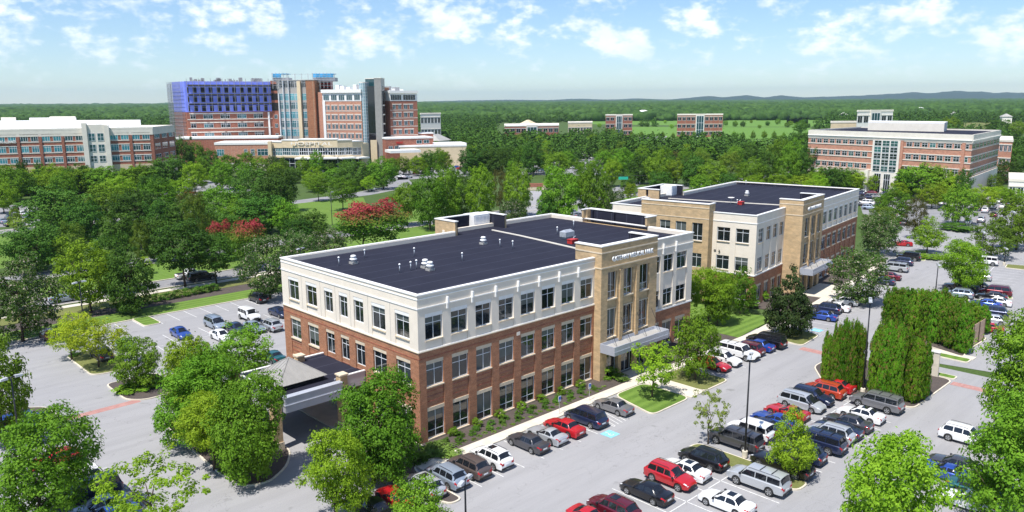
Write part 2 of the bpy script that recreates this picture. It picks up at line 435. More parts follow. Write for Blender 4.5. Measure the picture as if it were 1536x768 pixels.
W2 = ((.5,), (.72,)); WG = ((.5,), (.27,))
def lettering(parent, text, fr, s0, s1, zc, d, size, m='frame_white', ext=.06, offs=.0):
    c = bpy.data.curves.new('lettering', 'FONT'); c.body = text; c.size = size; c.extrude = ext; c.align_x = 'CENTER'; c.align_y = 'CENTER'
    c.materials.append(mat(m)); c.resolution_u = 2; c.offset = offs
    o = bpy.data.objects.new('lettering', c); COL.objects.link(o)
    bpy.context.view_layer.update()
    w = o.dimensions.x
    p = Vector(fr((s0 + s1) / 2, d, zc)); a = Vector(fr(0, 0, 0)); b = Vector(fr(1, 0, 0)); u = (b - a).normalized(); n = Vector(fr(0, 1, 0)) - a; n.normalize()
    if u.cross(Vector((0, 0, 1))).dot(n) < 0: u = -u
    z = Vector((0, 0, 1)); k = (s1 - s0) / max(w, .01)
    M = Matrix.Identity(4)
    for i in range(3): M[i][0] = u[i] * k; M[i][1] = z[i]; M[i][2] = n[i]; M[i][3] = p[i]
    bpy.context.view_layer.update(); me = bpy.data.meshes.new_from_object(o); bpy.data.objects.remove(o); me.name = 'lettering'
    return_ = link('lettering', me, parent); return_.matrix_local = M; return return_

def medical_building(name, label, loc, rz, mirror):
    LX = 50.6
    B = Building(name, label, loc, rz)
    X = (lambda x: LX - x) if mirror else (lambda x: x)
    def bx(part, m, x0, x1, y0, y1, z0, z1): B.box(part, m, X(x0), X(x1), y0, y1, z0, z1)
    def fr(p0, p1):
        a, b = (X(p0[0]), p0[1]), (X(p1[0]), p1[1])
        f = frame(a, b)
        if mirror:    # outward normal flips with the mirror
            g = f
            def f(s, d, z): return g(s, -d, z)
            f.L = g.L
        return f
    PT, RF = 15.5, 14.85
    # solid cores (kept behind the wall faces)
    bx('core', 'dark_interior', .5, 27.2, .5, 26.7, 0, 14.4)
    bx('core', 'dark_interior', 27.2, 50.1, 2.5, 29.2, 0, 14.4)
    # roof decks
    bx('roof', 'roof_membrane', .38, 33.0, .38, 26.8, 14.4, RF)
    bx('roof', 'roof_membrane', 33.0, 50.2, 2.4, 29.3, 14.4, RF + .015)
    # expansion joint curb between the two roofs
    J = B.mb('roof_joint', 'limestone')
    pts = [(34.2, 26.5), (33.6, 20), (32.4, 12), (31, 3.2)]
    for (a, b_), (c, d) in zip(pts, pts[1:]):
        f = frame((X(a), b_), (X(c), d)); J.box(0, f.L, -.09, .09, RF + .01, RF + .16, fr=f)
    # front, long wing
    fL = fr((0, 0), (26.6, 0))
    cols = [(.9 + 3.31 * i, 3.12 + 3.31 * i) for i in range(8)]
    cols[-1] = (cols[-1][0], 26.3)
    zB = (0, 9.6, 'brick_wall', 'brick', [(.3, 3.25, WG), (5.85, 8.2, W2)], 'stone')
    zC = (9.78, PT - .12, 'cream_wall', 'cream', [(10.7, 13.05, W2)], 'cap_white')
    facade(B, fL, 0, 26.6, cols, [zB, zC])
    # left face
    fS = fr((0, 27.2), (0, 0)); L = 27.2
    lw = [(L - b, L - a) for a, b in ((23.15, 25.6), (19.05, 21.45), (15.6, 17.4), (12.6, 14.3), (9.5, 11.35), (5.5, 7.95), (1.4, 3.8))]
    facade(B, fS, 0, L - .5, lw, [zB, zC])
    # cream panel joints and course lines
    for f, a, b in ((fL, 0, 26.6), (fS, 0, L)):
        e = 1 if f is fL else 0; b2 = b if e else b - .2
        B.box('stone_trim', 'stone', a - .10 * e, b2, -.2, .10, 9.6, 9.69, fr=f); B.box('stone_trim', 'cap_white', a - .06 * e, b2, -.2, .06, 9.69, 9.78, fr=f)
        B.box('stone_trim', 'cap_white', a - .07 * e, b, 0.002, .07, 14.02, 14.14, fr=f)
        B.box('stone_trim', 'cap_white', a - .05 * e, b, 0.002, .05, 14.98, 15.08, fr=f)
        for k in range(3): B.box('brick_course', 'brick_far', a, b, 0.002, .03, 8.9 + .0 * k, 8.98, fr=f) if k == 0 else None
    for i in range(8):
        x = cols[i][1] + .55 if i < 7 else 26.2
        if i < 7 and not mirror:
            m_ = B.mb('bracket', 'cap_white'); m_.box(x - .09, x + .09, .005, .32, 14.1, 14.75, fr=fL); m_.box(x - .09, x + .09, .005, .2, 13.55, 14.1, fr=fL)
    for q in (22.4, 18.2, 15.0, 12.0, 8.6, 4.6):
        B.box('panel_joint', 'roof_grey', L - q - .02, L - q + .02, .002, .012, 9.8, 14.0, fr=fS)
    for f, cc in ((fL, cols), (fS, lw)):        # sunk courses in the brick spandrels
        for a, b in cc:
            for z in (4.2, 4.75, 5.3): B.box('brick_course', 'brick_far', a, b, -.1, -.06, z, z + .09, fr=f)
    # short wing: two cream storeys over a brick one
    fR = fr((37.8, 2.0), (50.6, 2.0))
    rc = [(.35, 2.55), (3.55, 5.8), (6.85, 9.1), (10.1, 11.9)]
    rc = [(a + 2.0 * 0, b) for a, b in rc]
    zB1 = (0, 5.35, 'lower_brick_wall', 'brick', [(.3, 3.4, WG)], 'stone')
    zC2 = (5.55, PT - .12, 'upper_cream_wall', 'cream', [(5.9, 8.25, W2), (10.7, 13.05, W2)], None)
    rc = [(41.3 - 37.8, 42.85 - 37.8), (43.6 - 37.8, 45.9 - 37.8), (46.8 - 37.8, 49.2 - 37.8)]
    rc = [(.6, 2.6)] + rc if False else [(2.95, 5.1), (5.85, 8.1), (8.95, 11.4)]
    if mirror: rc = [(.35, 2.3), (3.3, 5.3), (6.3, 8.3), (9.6, 11.8)]
    facade(B, fR, 0, 12.8, rc, [zB1, zC2])
    B.box('stone_trim', 'cap_white', 0, 12.89, -.2, .09, 5.35, 5.55, fr=fR)
    B.box('stone_trim', 'cap_white', 0, 12.87, 0.002, .07, 14.02, 14.14, fr=fR)
    for a, b in (rc[:-1] if not mirror else []):
        x = b + .4; m_ = B.mb('bracket', 'cap_white'); m_.box(x - .09, x + .09, .005, .32, 14.1, 14.75, fr=fR); m_.box(x - .09, x + .09, .005, .2, 13.3, 14.1, fr=fR)
    # short wing side face with its tan middle bay
    fE = fr((50.6, 2.0), (50.6, 29.7))
    ew = [(1.7, 4.3), (5.6 - .2, 7.6 - .3)] ; ew = [(1.2, 3.5), (4.5, 6.8)]; eb = [(21.3, 23.6), (24.6, 26.9)]
    facade(B, fE, .5, 7.6, ew, [zB1, zC2]); facade(B, fE, 20.4, 27.2, eb, [zB1, zC2])
    B.box('lower_brick_wall', 'brick', 7.6, 20.4, -.5, 0, 0, 5.35, fr=fE)
    B.box('stone_trim', 'cap_white', .2, 27.7, -.2, .09, 5.35, 5.55, fr=fE)
    B.box('stone_trim', 'cap_white', 0, 27.7, 0.002, .07, 14.02, 14.14, fr=fE)
    B.box('tan_bay', 'tan_block', 7.6, 20.4, -.5, 0, 5.55, 14.9, fr=fE)
    tw = [(1.1, 3.0), (4.1, 6.1), (7.1, 9.1), (9.9, 11.9)]
    fT = fr((52.2, 2.0 + 7.6), (52.2, 2.0 + 20.4))
    zT = (0, 16.8, 'tan_bay', 'tan_block', [(.4, 3.4, WG), (6.0, 8.4, W2), (10.6, 13.6, ((.5,), (.27,)))], None)
    facade(B, fT, 0, 12.8, tw, [zT], back=-.5)
    bx('tan_bay', 'tan_block', 50.62, 51.7, 9.6, 10.1, 0, 16.8); bx('tan_bay', 'tan_block', 50.62, 51.7, 21.9, 22.4, 0, 16.8)
    bx('core', 'dark_interior', 50.3, 51.6, 10.2, 21.8, 0, 14.3)
    for z in (14.3, 16.1): B.box('tan_band', 'stone', 0, 12.8, .003, .05, z, z + .14, fr=fT)
    bx('screen_wall', 'roof_membrane', 51.45, 51.69, 10.12, 21.88, RF, 16.8)
    bx('tan_bay', 'tan_block', 49.9, 50.6, 9.6, 9.95, 15.52, 16.8); bx('tan_bay', 'tan_block', 49.9, 50.6, 22.05, 22.4, 15.52, 16.8)
    # plain rear walls
    bx('brick_wall', 'brick', .5, 27.2, 26.7, 27.2, 0, 9.6); bx('cream_wall', 'cream', .5, 27.2, 26.7, 27.2, 9.6, PT - .12)
    bx('lower_brick_wall', 'brick', 27.2, 50.1, 29.2, 29.7, 0, 5.35); bx('upper_cream_wall', 'cream', 27.2, 50.1, 29.2, 29.7, 5.35, PT - .12)
    fB = fr((50.6, 29.7), (27.2, 29.7)); fB2 = fr((27.2, 27.2), (0, 27.2))
    for f, n in ((fB, 6), (fB2, 8)):
        for i in range(n):
            for z in (.9, 5.9, 10.7): B.win(f, .8 + 3.3 * i, 3.0 + 3.3 * i, z, z + 2.3, .003, sill=False, simple_=True)
    # parapet caps
    cap = B.mb('parapet_cap', 'cap_white')
    def c_(x0, x1, y0, y1, z=PT): cap.box(X(x0), X(x1), y0, y1, z - .12, z)
    c_(-.08, 26.6, -.08, .42); c_(-.08, .42, .42, 27.28); c_(.42, 27.3, 26.78, 27.28)
    c_(37.8, 50.68, 1.92, 2.42); c_(50.18, 50.68, 2.42, 29.78); c_(37.5, 50.18, 29.28, 29.78)
    # inside faces of the parapets (dark membrane turned up)
    tu = B.mb('parapet_upstand', 'roof_membrane')
    tu.box(X(.5), X(26.6), .5, .53, RF + .02, PT - .14); tu.box(X(.5), X(.53), .53, 26.67, RF + .02, PT - .14)
    # entrance tower
    tx0, tx1, ty = 26.6, 37.8, -1.05
    f0 = fr((tx0, ty), (tx1, ty))
    tc = [(1.25, 3.05), (4.4, 6.3), (7.6, 9.55)]
    for a, b in ((0, 1.25), (9.55, 11.2)): B.box('tower_wall', 'tan_block', a, b, -.6, 0, 0, 16.8, fr=f0)
    for a, b in ((3.05, 4.4), (6.3, 7.6)): B.box('tower_wall', 'tan_block', a, b, -.6, -.02, 4.6, 16.8, fr=f0)
    for a, b in tc:
        for z0, z1 in ((4.6, 5.35), (8.9, 10.2), (13.55, 16.8)): B.box('tower_wall', 'tan_block', a, b, -.6, -.02 if z1 > 14 else -.16, z0, z1, fr=f0)
        B.win(f0, a + .02, b - .02, 5.36, 8.89, -.4, bars=((.5,), (.26,))); B.win(f0, a + .02, b - .02, 10.21, 13.54, -.4, bars=((.5,), (.26,)))
        for z in (4.9, 8.9, 10.0, 13.55): B.box('tan_band', 'stone', a, b, -.16, -.05, z, z + .1, fr=f0)
    for x in (3.7, 6.95):      # slim pilasters with tapered feet
        B.box('pilaster', 'tan_block', x - .28, x + .28, -.02, .2, 4.7, 13.7, fr=f0)
    for z in (14.15, 16.0): B.box('tan_band', 'stone', -.04, 11.24, .003, .07, z, z + .16, fr=f0)
    lettering(B.root, 'GATEWAY MEDICAL PARK', f0, 1.7 if not mirror else 2.4, 9.9 if not mirror else 9.4, 15.15, .26, .82, 'frame_white', .07, .012)
    # tower returns, dark inside
    bx('tower_wall', 'tan_block', tx0, tx0 + .5, ty + .6, 3.1, 0, 16.8); bx('tower_wall', 'tan_block', tx1 - .5, tx1, ty + .6, 3.1, 0, 16.8)
    for xa, xb in ((tx0 - .05, tx0 - .003), (tx1 + .003, tx1 + .05)):
        for z in (14.15, 16.0): bx('tan_band', 'stone', xa, xb, ty - .04, 3.1, z, z + .16)
    bx('screen_wall', 'roof_membrane', tx0 + .52, tx0 + .6, ty + .7, 3.15, RF, 16.8); bx('screen_wall', 'roof_membrane', tx1 - .6, tx1 - .52, ty + .7, 3.15, RF, 16.8)
    bx('screen_wall', 'roof_membrane', tx0 + .6, tx1 - .6, ty + .62, ty + .7, RF, 16.8)
    c_(tx0 - .08, tx1 + .08, ty - .08, ty + .78, 16.95); c_(tx0 - .08, tx0 + .68, ty + .78, 3.2, 16.95); c_(tx1 - .68, tx1 + .08, ty + .78, 3.2, 16.95)
    bx('core', 'dark_interior', tx0 + .5, tx1 - .5, ty + 1.4, .5, 0, 14.3)
    bx('roof', 'roof_membrane', tx0 + .6, tx1 - .6, ty + .7, 2.4, 14.45, RF - .01)
    # glass entrance under the canopy
    B.win(f0, 1.3, 9.5, .12, 4.5, -.5, bars=((.12, .25, .38, .5, .62, .75, .88), (.66,)), sill=False, glass='glass_dark')
    # metal canopy hung from the tower
    K = B.mb('entrance_canopy', 'metal_panel')
    K.box(-.1, 11.0, 2.15, 2.3, 3.85, 4.95, fr=f0); K.box(-.1, .05, .1, 2.15, 3.85, 4.95, fr=f0); K.box(10.85, 11.0, .1, 2.15, 3.85, 4.95, fr=f0)
    K.box(-.05, 10.95, .0, .1, 4.2, 4.95, fr=f0); K.box(-.13, 11.03, 2.3, 2.34, 4.30, 4.36, fr=f0)
    B.box('canopy_deck', 'roof_grey', .05, 10.85, .1, 2.15, 4.1, 4.55, fr=f0)
    for x in (1.0, 3.7, 6.95, 9.9):
        r = B.mb('canopy_rod', 'pole_dark'); r.tube([f0(x, 1.9, 4.6), f0(x, .22, 7.6)], [.03, .03], 6)
    for x in (3.7, 6.95): B.box('column', 'tan_block', x - .3, x + .3, -.35, .1, 0, 3.84, fr=f0)
    # rear stair bay: tan outside, dark inside, open to the roof
    r0, r1, r2, r3 = 27.3, 37.5, 26.85, 31.5
    bx('rear_bay', 'tan_block', r0, r0 + .4, r2, r3, 0, 16.8); bx('rear_bay', 'tan_block', r1 - .4, r1, 29.75, r3, 0, 16.8); bx('rear_bay', 'tan_block', r0 + .4, r1 - .4, r3 - .4, r3, 0, 16.8)
    bx('rear_bay', 'tan_block', r1 - .4, r1, r2, 29.2, RF + .02, 16.8)
    bx('screen_wall', 'roof_membrane', r0 + .42, r0 + .5, r2, r3 - .5, RF, 16.8); bx('screen_wall', 'roof_membrane', r1 - .5, r1 - .42, r2 - .05, r3 - .5, RF, 16.82)
    bx('screen_wall', 'roof_membrane', r0 + .5, r1 - .5, r3 - .5, r3 - .42, RF, 16.8)
    bx('roof', 'roof_membrane', r0 + .5, r1 - .5, 26.8, r3 - .5, 14.5, RF - .01)
    c_(r0 - .08, r0 + .6, r2 - .08, r3 + .08, 16.95); c_(r1 - .6, r1 + .08, r2 - .1, r3 + .08, 16.95); c_(r0 + .6, r1 - .6, r3 - .6, r3 + .08, 16.95)
    c_(51.35, 52.28, 9.52, 22.48, 16.95); c_(49.82, 51.35, 9.52, 10.02, 16.95); c_(49.82, 51.35, 21.98, 22.48, 16.95)
    # black corner fins on the screen
    for y in (10.4, 16.8, 21.2): bx('screen_wall', 'roof_membrane', 51.1, 51.44, y, y + .3, RF, 16.75)
    return B, X, RF

def roof_thing(B, X, RF, kind, x, y, label, loc, rz, group=None):
    """equipment stands on the roof: things of their own"""
    th = rz; p = Vector((X(x), y, 0)); w = Vector((loc[0] + p.x * math.cos(th) - p.y * math.sin(th), loc[1] + p.x * math.sin(th) + p.y * math.cos(th), RF + .02))
    if kind == 'fan':
        t = thing('exhaust_fan', label, 'roof fan', w, rz, group)
        b = MB(); b.box(-.40, .40, -.40, .40, 0, .25); b.build('curb', 'roof_grey', t)
        b = MB(); b.lathe([(.26, .25), (.28, .45), (.45, .5), (.45, .62), (.30, .74), (.30, .84), (.38, .87), (.28, 1.04), (.10, 1.08)], n=16); b.build('hood', 'duct_white', t, True)
    elif kind == 'pipe':
        t = thing('vent_pipe', label, 'vent pipe', w, rz, group)
        b = MB(); b.lathe([(.055, 0), (.055, .9)], n=8); b.build('pipe', 'galvanised', t, True)
        b = MB(); b.lathe([(.05, .9), (.13, .91), (.13, .99), (.06, 1.08)], n=10); b.build('cap', 'duct_white', t, True)
    elif kind == 'hvac':
        t = thing('air_handler', label, 'air handler', w, rz, group)
        b = MB(); b.box(-1.9, 1.2, -1.3, 1.3, .25, 2.0); b.build('cabinet', 'duct_white', t)
        b = MB(); b.v = []; vs = [(1.2, -1.1, 1.95), (2.1, -1.1, 1.35), (2.1, -1.1, 1.2), (1.2, -1.1, .8)]
        b.add(vs + [(a, -c, e) for a, c, e in vs], [(3, 2, 1, 0), (4, 5, 6, 7), (0, 1, 5, 4), (1, 2, 6, 5), (2, 3, 7, 6), (3, 0, 4, 7)]); b.build('intake_hood', 'duct_white', t)
        b = MB(); b.box(-1.95, 1.25, -1.35, 1.35, 0, .25); b.build('base_rail', 'galvanised', t)
        b = MB(); [b.box(-1.6 + .75 * k, -1.0 + .75 * k, -1.33, -1.302, .5, 1.75) for k in range(4)]; b.build('access_panel', 'frame_white', t)
    elif kind == 'box':
        t = thing('roof_duct', label, 'roof duct', w, rz, group)
        b = MB(); b.box(-.9, .9, -.6, .6, .3, 1.0); b.build('housing', 'galvanised', t)
        b = MB(); b.box(-.7, .7, -.45, .45, 0, .3); b.build('curb', 'roof_grey', t)
        b = MB(); b.add([(-.9, -.6, 1.0), (.9, -.6, 1.0), (.9, .6, 1.0), (-.9, .6, 1.0), (-.7, 0, 1.3), (.7, 0, 1.3)], [(0, 1, 5, 4), (2, 3, 4, 5), (1, 2, 5), (3, 0, 4)]); b.build('lid', 'galvanised', t)
    elif kind == 'red':
        t = thing('roof_hatch', label, 'roof hatch', w, rz, group)
        b = MB(); b.box(-.6, .6, -.45, .45, 0, .5); b.build('curb', 'red_paint', t)
        b = MB(); b.box(-.65, .65, -.5, .5, .5, .6); b.build('lid', 'red_paint', t)
        b = MB(); b.tube([(.5, .52, .3), (.9, .5, .75), (1.2, .5, .8)], [.05] * 3, 6); b.build('handle', 'galvanised', t)
    elif kind == 'dome':
        t = thing('satellite_dish', label, 'dish', w, rz, group)
        b = MB(); b.lathe([(.04, 0), (.04, .8)], n=6); b.build('mast', 'galvanised', t)
        b = MB(); b.lathe([(.05, .95), (.4, 1.02), (.62, 1.2), (.58, 1.22), (.36, 1.08), (.05, 1.0)], n=18); b.build('reflector', 'duct_white', t, True)
    return t

BA, XA, RF = medical_building('medical_building', 'three-storey brick and cream medical building nearest the viewer, with the covered drive at its side', (0, 0, 0), 0, False)
# porte-cochere on the left face
P = BA.root
can = MB(); can.box(-10.25, -3.75, 8.15, 8.85, 3.95, 5.45); can.box(-10.4, -10.2, 9.3, 18.1, 4.1, 5.45); can.box(-10.2, -.02, 18.1, 18.3, 4.1, 5.45); can.box(-3.75, -.02, 9.6, 9.8, 4.0, 5.45)
can.box(-10.32, -3.68, 8.08, 8.15, 4.66, 4.74); can.box(-10.32, -10.25, 8.15, 8.85, 4.66, 4.74); can.box(-10.3, -3.7, 8.1, 8.9, 5.45, 5.52); can.build('drive_canopy', 'metal_panel', P)
can = MB(); can.box(-10.2, -3.76, 8.86, 18.09, 4.6, 5.3); can.box(-3.759, -.02, 9.81, 18.09, 4.6, 5.3); can.build('canopy_roof', 'roof_membrane', P)
can = MB(); can.box(-10.46, -10.14, 9.9, 18.36, 5.46, 5.56); can.box(-10.14, -.02, 18.04, 18.36, 5.46, 5.56); can.box(-3.1, -.02, 9.55, 9.85, 5.46, 5.56); can.build('canopy_edge', 'cap_white', P)
py = MB(); a = (-9.75, 10.4); b = (-4.2, 16.0); ap = (-7.0, 13.2, 7.75)
py.box(a[0] + .25, b[0] - .25, a[1] + .25, b[1] - .25, 5.35, 5.85); py.build('pyramid_base', 'dark_interior', P)
py = MB(); n = 12
cs = [(a[0], a[1]), (b[0], a[1]), (b[0], b[1]), (a[0], b[1])]
for k in range(4):
    p, q = Vector((*cs[k], 5.85)), Vector((*cs[(k + 1) % 4], 5.85)); A_ = Vector(ap)
    py.add([p, q, A_], [(0, 1, 2)])
    for i in range(1, n):
        u = i / n; e = p.lerp(q, u); m_ = (p + q) / 2; t_ = 1 - abs(2 * u - 1); top = e + (A_ - m_) * t_
        if t_ > .05: py.tube([e + Vector((0, 0, .02)), top + Vector((0, 0, .02))], [.035, .035], 4)
    py.tube([p, A_ + Vector((0, 0, .03))], [.06, .06], 5)
py.add([(*c, 5.84) for c in cs], [(0, 1, 2, 3)]); py.build('pyramid_roof', 'roof_metal', P)
for x, y in ((-10.85, 9.1), (-3.25, 9.1), (-10.85, 17.9), (-3.25, 17.9)):
    c = MB(); c.box(x - .43, x + .43, y - .43, y + .43, 0, 5.95); o = c.build('column', 'tan_block', P)
    c = MB(); c.box(x - .52, x + .52, y - .52, y + .52, 5.95, 6.1); c.build('cap', 'stone', o)
    c = MB(); c.box(x - .5, x + .5, y - .5, y + .5, 0, .9); c.build('base', 'stone', o)
c = MB(); f = frame((0, 27.2), (0, 0))
for s0, s1 in ((10.2, 12.1), (12.3, 14.2), (14.4, 16.3)): BA.win(f, s0, s1, .1, 2.7, .01, glass='glass_dark', bars=((.5,), ()), sill=False)
c = MB(); c.box(6.25, 6.55, .003, .05, 3.35, 3.75, fr=frame((0, 0), (26.6, 0)))
BA.box('wall_sign', 'cream', 13.45, 13.95, .004, .06, 8.55, 8.95, fr=frame((0, 0), (26.6, 0)))
BA.finish()
BL = (71.7, 3.75, 0); BR = math.radians(7.5)
def Bw(u, v, z=0.): return Vector((BL[0] + u * math.cos(BR) - v * math.sin(BR), BL[1] + u * math.sin(BR) + v * math.cos(BR), z))
o2 = Bw(0, -2.0)
BB, XB, _ = medical_building('medical_building', 'second brick and cream medical building beyond, showing its tan side bay and white corner', (o2.x, o2.y, 0), BR, True)
fE = frame((0, 29.7), (0, 2.0))
lettering(BB.root, '3 0 3', fE, 19.75, 21.6, 8.95, .06, .5, 'pole_dark', .03)
BB.finish()
def eqA(kind, x, y, label, group=None): return roof_thing(BA, XA, RF, kind, x, y, label, (0, 0, 0), 0, group)
def eqB(kind, x, y, label, group=None): return roof_thing(BB, XB, RF, kind, x, y, label, (o2.x, o2.y, 0), BR, group)
def onroof(px, py): return G(px, py, RF)
def c1(x, y): return (640 + x / 3.657, 290 + y / 3.657)
def c9(x, y): return (380 + x / 5.486, 270 + y / 5.486)
for k, (px, lab) in enumerate(((c9(825, 690), 'white mushroom exhaust fan alone near the left roof edge'), (c9(1415, 725), 'white exhaust fan, left one of the close pair on the near roof'),
      (c9(1455, 745), 'white exhaust fan, right one of the close pair on the near roof'), ((725, 366.5), 'white exhaust fan standing midway to the tan rear bay'))):
    g = onroof(*px); eqA('fan', g[0], g[1], lab, 'exhaust fans on the near roof')
for px, lab in ((c9(705, 705), 'thin vent pipe left of the lone white roof fan'), (c9(917, 640), 'thin vent pipe behind the lone white roof fan'), (c9(1205, 765), 'thin vent pipe at the near side of the roof, first of three'),
      (c9(1296, 745), 'short vent pipe between two others near the fan pair'), (c9(1343, 730), 'vent pipe closest to the pair of white fans'), (c9(1325, 625), 'lone thin vent pipe at mid roof'), (c1(195, 372), 'tall vent pipe on the round patch at mid roof'),
      (c1(402, 295), 'small vent pipe left of the roof joint'), (c1(472, 303), 'small vent pipe nearest the roof joint'), (c1(716, 223), 'white capped vent pipe on the right wing roof'), (c1(806, 188), 'reddish stub pipe behind the galvanised duct')):
    g = onroof(*px); eqA('pipe', g[0], g[1], lab, 'vent pipes on the near roof')
g = onroof(*c1(770, 248)); eqA('box', g[0], g[1], 'grey galvanised roof duct beside the red hatch')
g = onroof(*c1(800, 275)); eqA('red', g[0], g[1], 'small red roof hatch behind the tan entrance tower')
g = onroof(*c1(300, 185)); eqA('hvac', g[0] + .2, g[1] + 1.0, 'big white air handler standing against the dark rear screen')
g = onroof(*c1(205, 175)); eqA('fan', g[0], g[1], 'small roof fan in the corner left of the white air handler')
def c3(x, y): return (900 + x / 3.657, 260 + y / 3.657)
def eqBp(kind, px, label):
    g = onroof(*px); dx, dy = g[0] - o2.x, g[1] - o2.y
    u = dx * math.cos(BR) + dy * math.sin(BR); v = -dx * math.sin(BR) + dy * math.cos(BR)
    return eqB(kind, 50.6 - u, v, label)
eqBp('fan', c3(806, 124), 'exhaust fan on the far building roof, well behind the dish')
eqBp('dome', c3(718, 168), 'round white dish on the far building roof')
eqBp('pipe', c3(752, 175), 'white pipe between the dish and the red hatch, far roof')
eqBp('red', c3(772, 172), 'red hatch on the far building roof')
eqBp('pipe', c3(800, 65), 'thin vent pipe near the rear edge of the far roof')
eqBp('hvac', c3(385, 118), 'white air handler beside the tan rear bay of the far building')

# ---------------------------------------------------------------- distant buildings
def far_block(B, pts, h, wall, part='wall', roofm='roof_white', cap='limestone', capt=.5, base=0.):
    """block on a plan polygon (anticlockwise seen from above)"""
    B.mb(part, wall).prism(pts, base, h)
    c = Vector((sum(p[0] for p in pts) / len(pts), sum(p[1] for p in pts) / len(pts)))
    for i in range(len(pts)):
        f = frame(pts[i], pts[(i + 1) % len(pts)])
        B.box('parapet', cap, -.15, f.L + .15, -.4, .15, h - .01, h + capt, fr=f)
    B.mb('roof', roofm).prism([tuple(c + (Vector(p[:2]) - c) * .985) for p in pts], h, h + .12)
def rowwin(B, f, cells, z0, z1, glass, bars=((.5,), ()), fw=.12, fm='frame_white', d=-.0):
    for a, b in cells: B.win(f, a, b, z0, z1, d, glass=glass, bars=bars, fw=fw, fm=fm, sill=False, simple_=True)
def band(B, f, s0, s1, z0, z1, m, part='band', p=.12): B.box(part, m, s0, s1, .004, p, z0, z1, fr=f)
def v2(v): return (v[0], v[1])

# -- left office building
D1, D2 = 300, 305
a = at_depth(-90, 292); b = at_depth(237, 318); c = at_depth(268, 345); d = at_depth(-60, 345)
B = Building('office_building', 'long four-storey brick and cream office building at the left edge, with pale tower bay')
zt = z_at(100, 194, b) ; zt = z_at(237, 193, b)
ztop = zt
far_block(B, [v2(a), v2(b), v2(c), v2(d)], ztop, 'brick_far', capt=.7)
f = frame(a, b); L = f.L
def sx(px, f=f, L=None):   # s where column px meets this facade
    L = f.L; lo, hi = -.3 * L, 1.6 * L
    for _ in range(30):
        m_ = (lo + hi) / 2
        if proj(f(m_, 0, 5))[0] < px: lo = m_
        else: hi = m_
    return lo
def zy(py, f, px):
    s = sx(px, f); return z_at(px, py, f(s, 0, 0))
band(B, f, 0, L, ztop - 2.3, ztop + .7, 'limestone'); band(B, f, 0, L, 0, zy(246, f, 200), 'buff')
ys = [zy(y, f, 180) for y in (213, 199.5, 229.5, 217.5, 244, 234)]
rows = [(zy(209.5, f, 190), zy(200, f, 190)), (zy(225.5, f, 190), zy(216.5, f, 190)), (zy(240.5, f, 190), zy(233, f, 190))]
grp = [(-40, -2), (2, 33), (37, 66), (69, 100), (103, 133), (170, 200), (203, 231)]
for z0, z1 in rows:
    for g0, g1 in grp:
        s0, s1 = sx(g0), sx(g1); m_ = (s0 + s1) / 2
        rowwin(B, f, [(s0 + .3, m_ - .5), (m_ + .5, s1 - .3)], z0, z1, 'glass_cyan' if rng.random() < .45 else 'glass_teal', bars=((.38, .7), (.75,)))
        band(B, f, s0 + .1, s1 - .1, z1, z1 + .3, 'limestone'); band(B, f, s0 + .1, s1 - .1, z0 - .4, z0 - .1, 'limestone')
for px in (35, 68, 101, 202):
    s = sx(px); B.box('pilaster', 'brick_far', s - .45, s + .45, .004, .35, 0, ztop - 2.35, fr=f)
s0, s1 = sx(135), sx(168)
B.box('tower_bay', 'limestone', s0, s1, .004, 1.4, 0, ztop + 2.0, fr=f); B.box('tower_bay', 'limestone', s0 - .8, s0 + .9, .004, 2.2, 0, ztop + 2.6, fr=f); B.box('tower_bay', 'limestone', s1 - .9, s1 + .8, .004, 1.8, 0, ztop + 1.6, fr=f)
for z0, z1 in rows:
    m_ = (s0 + s1) / 2; rowwin(B, f, [(s0 + 1.2, m_ - .4), (m_ + .4, s1 - 1.2)], z0 - .2, z1 + .3, 'glass_teal', bars=((.5,), (.5,)), d=1.45)
rowwin(B, f, [(sx(193), sx(204))], .4, zy(251, f, 198), 'glass_teal', bars=((.33, .66), ()), d=.16)
lettering(B.root, 'ORTHOPAEDIC ALLIANCE', f, sx(-14), sx(31.5), zy(213.2, f, 10), .35, 1.5, 'cap_white', .1, .03)
f2 = frame(b, c)
for z0, z1 in rows:
    L2 = f2.L; n = 3
    rowwin(B, f2, [(L2 * (k + .15) / n, L2 * (k + .85) / n) for k in range(n)], z0, z1, 'glass_dark', bars=((.33, .66), ()))
band(B, f2, 0, L2, ztop - 2.3, ztop + .7, 'limestone'); band(B, f2, 0, L2, 0, rows[2][0] - 1.3, 'buff')
# stepped roof blocks
for x0, x1, dep, h0, h1, mt_ in ((12, 220, 322, 182, 199, 'roof_white'), (14, 36, 340, 177, 186, 'limestone'), (56, 125, 335, 177.5, 186, 'roof_white'), (86, 124, 340, 175.5, 186, 'limestone')):
    p, q = at_depth(x0, dep), at_depth(x1, dep); q2 = at_depth(x1, dep + 14); p2 = at_depth(x0, dep + 14)
    B.mb('roof_screen', mt_).prism([v2(p), v2(q), v2(q2), v2(p2)], ztop + .12, max(ztop + 1, z_at(x0, h0, p)))
B.finish()

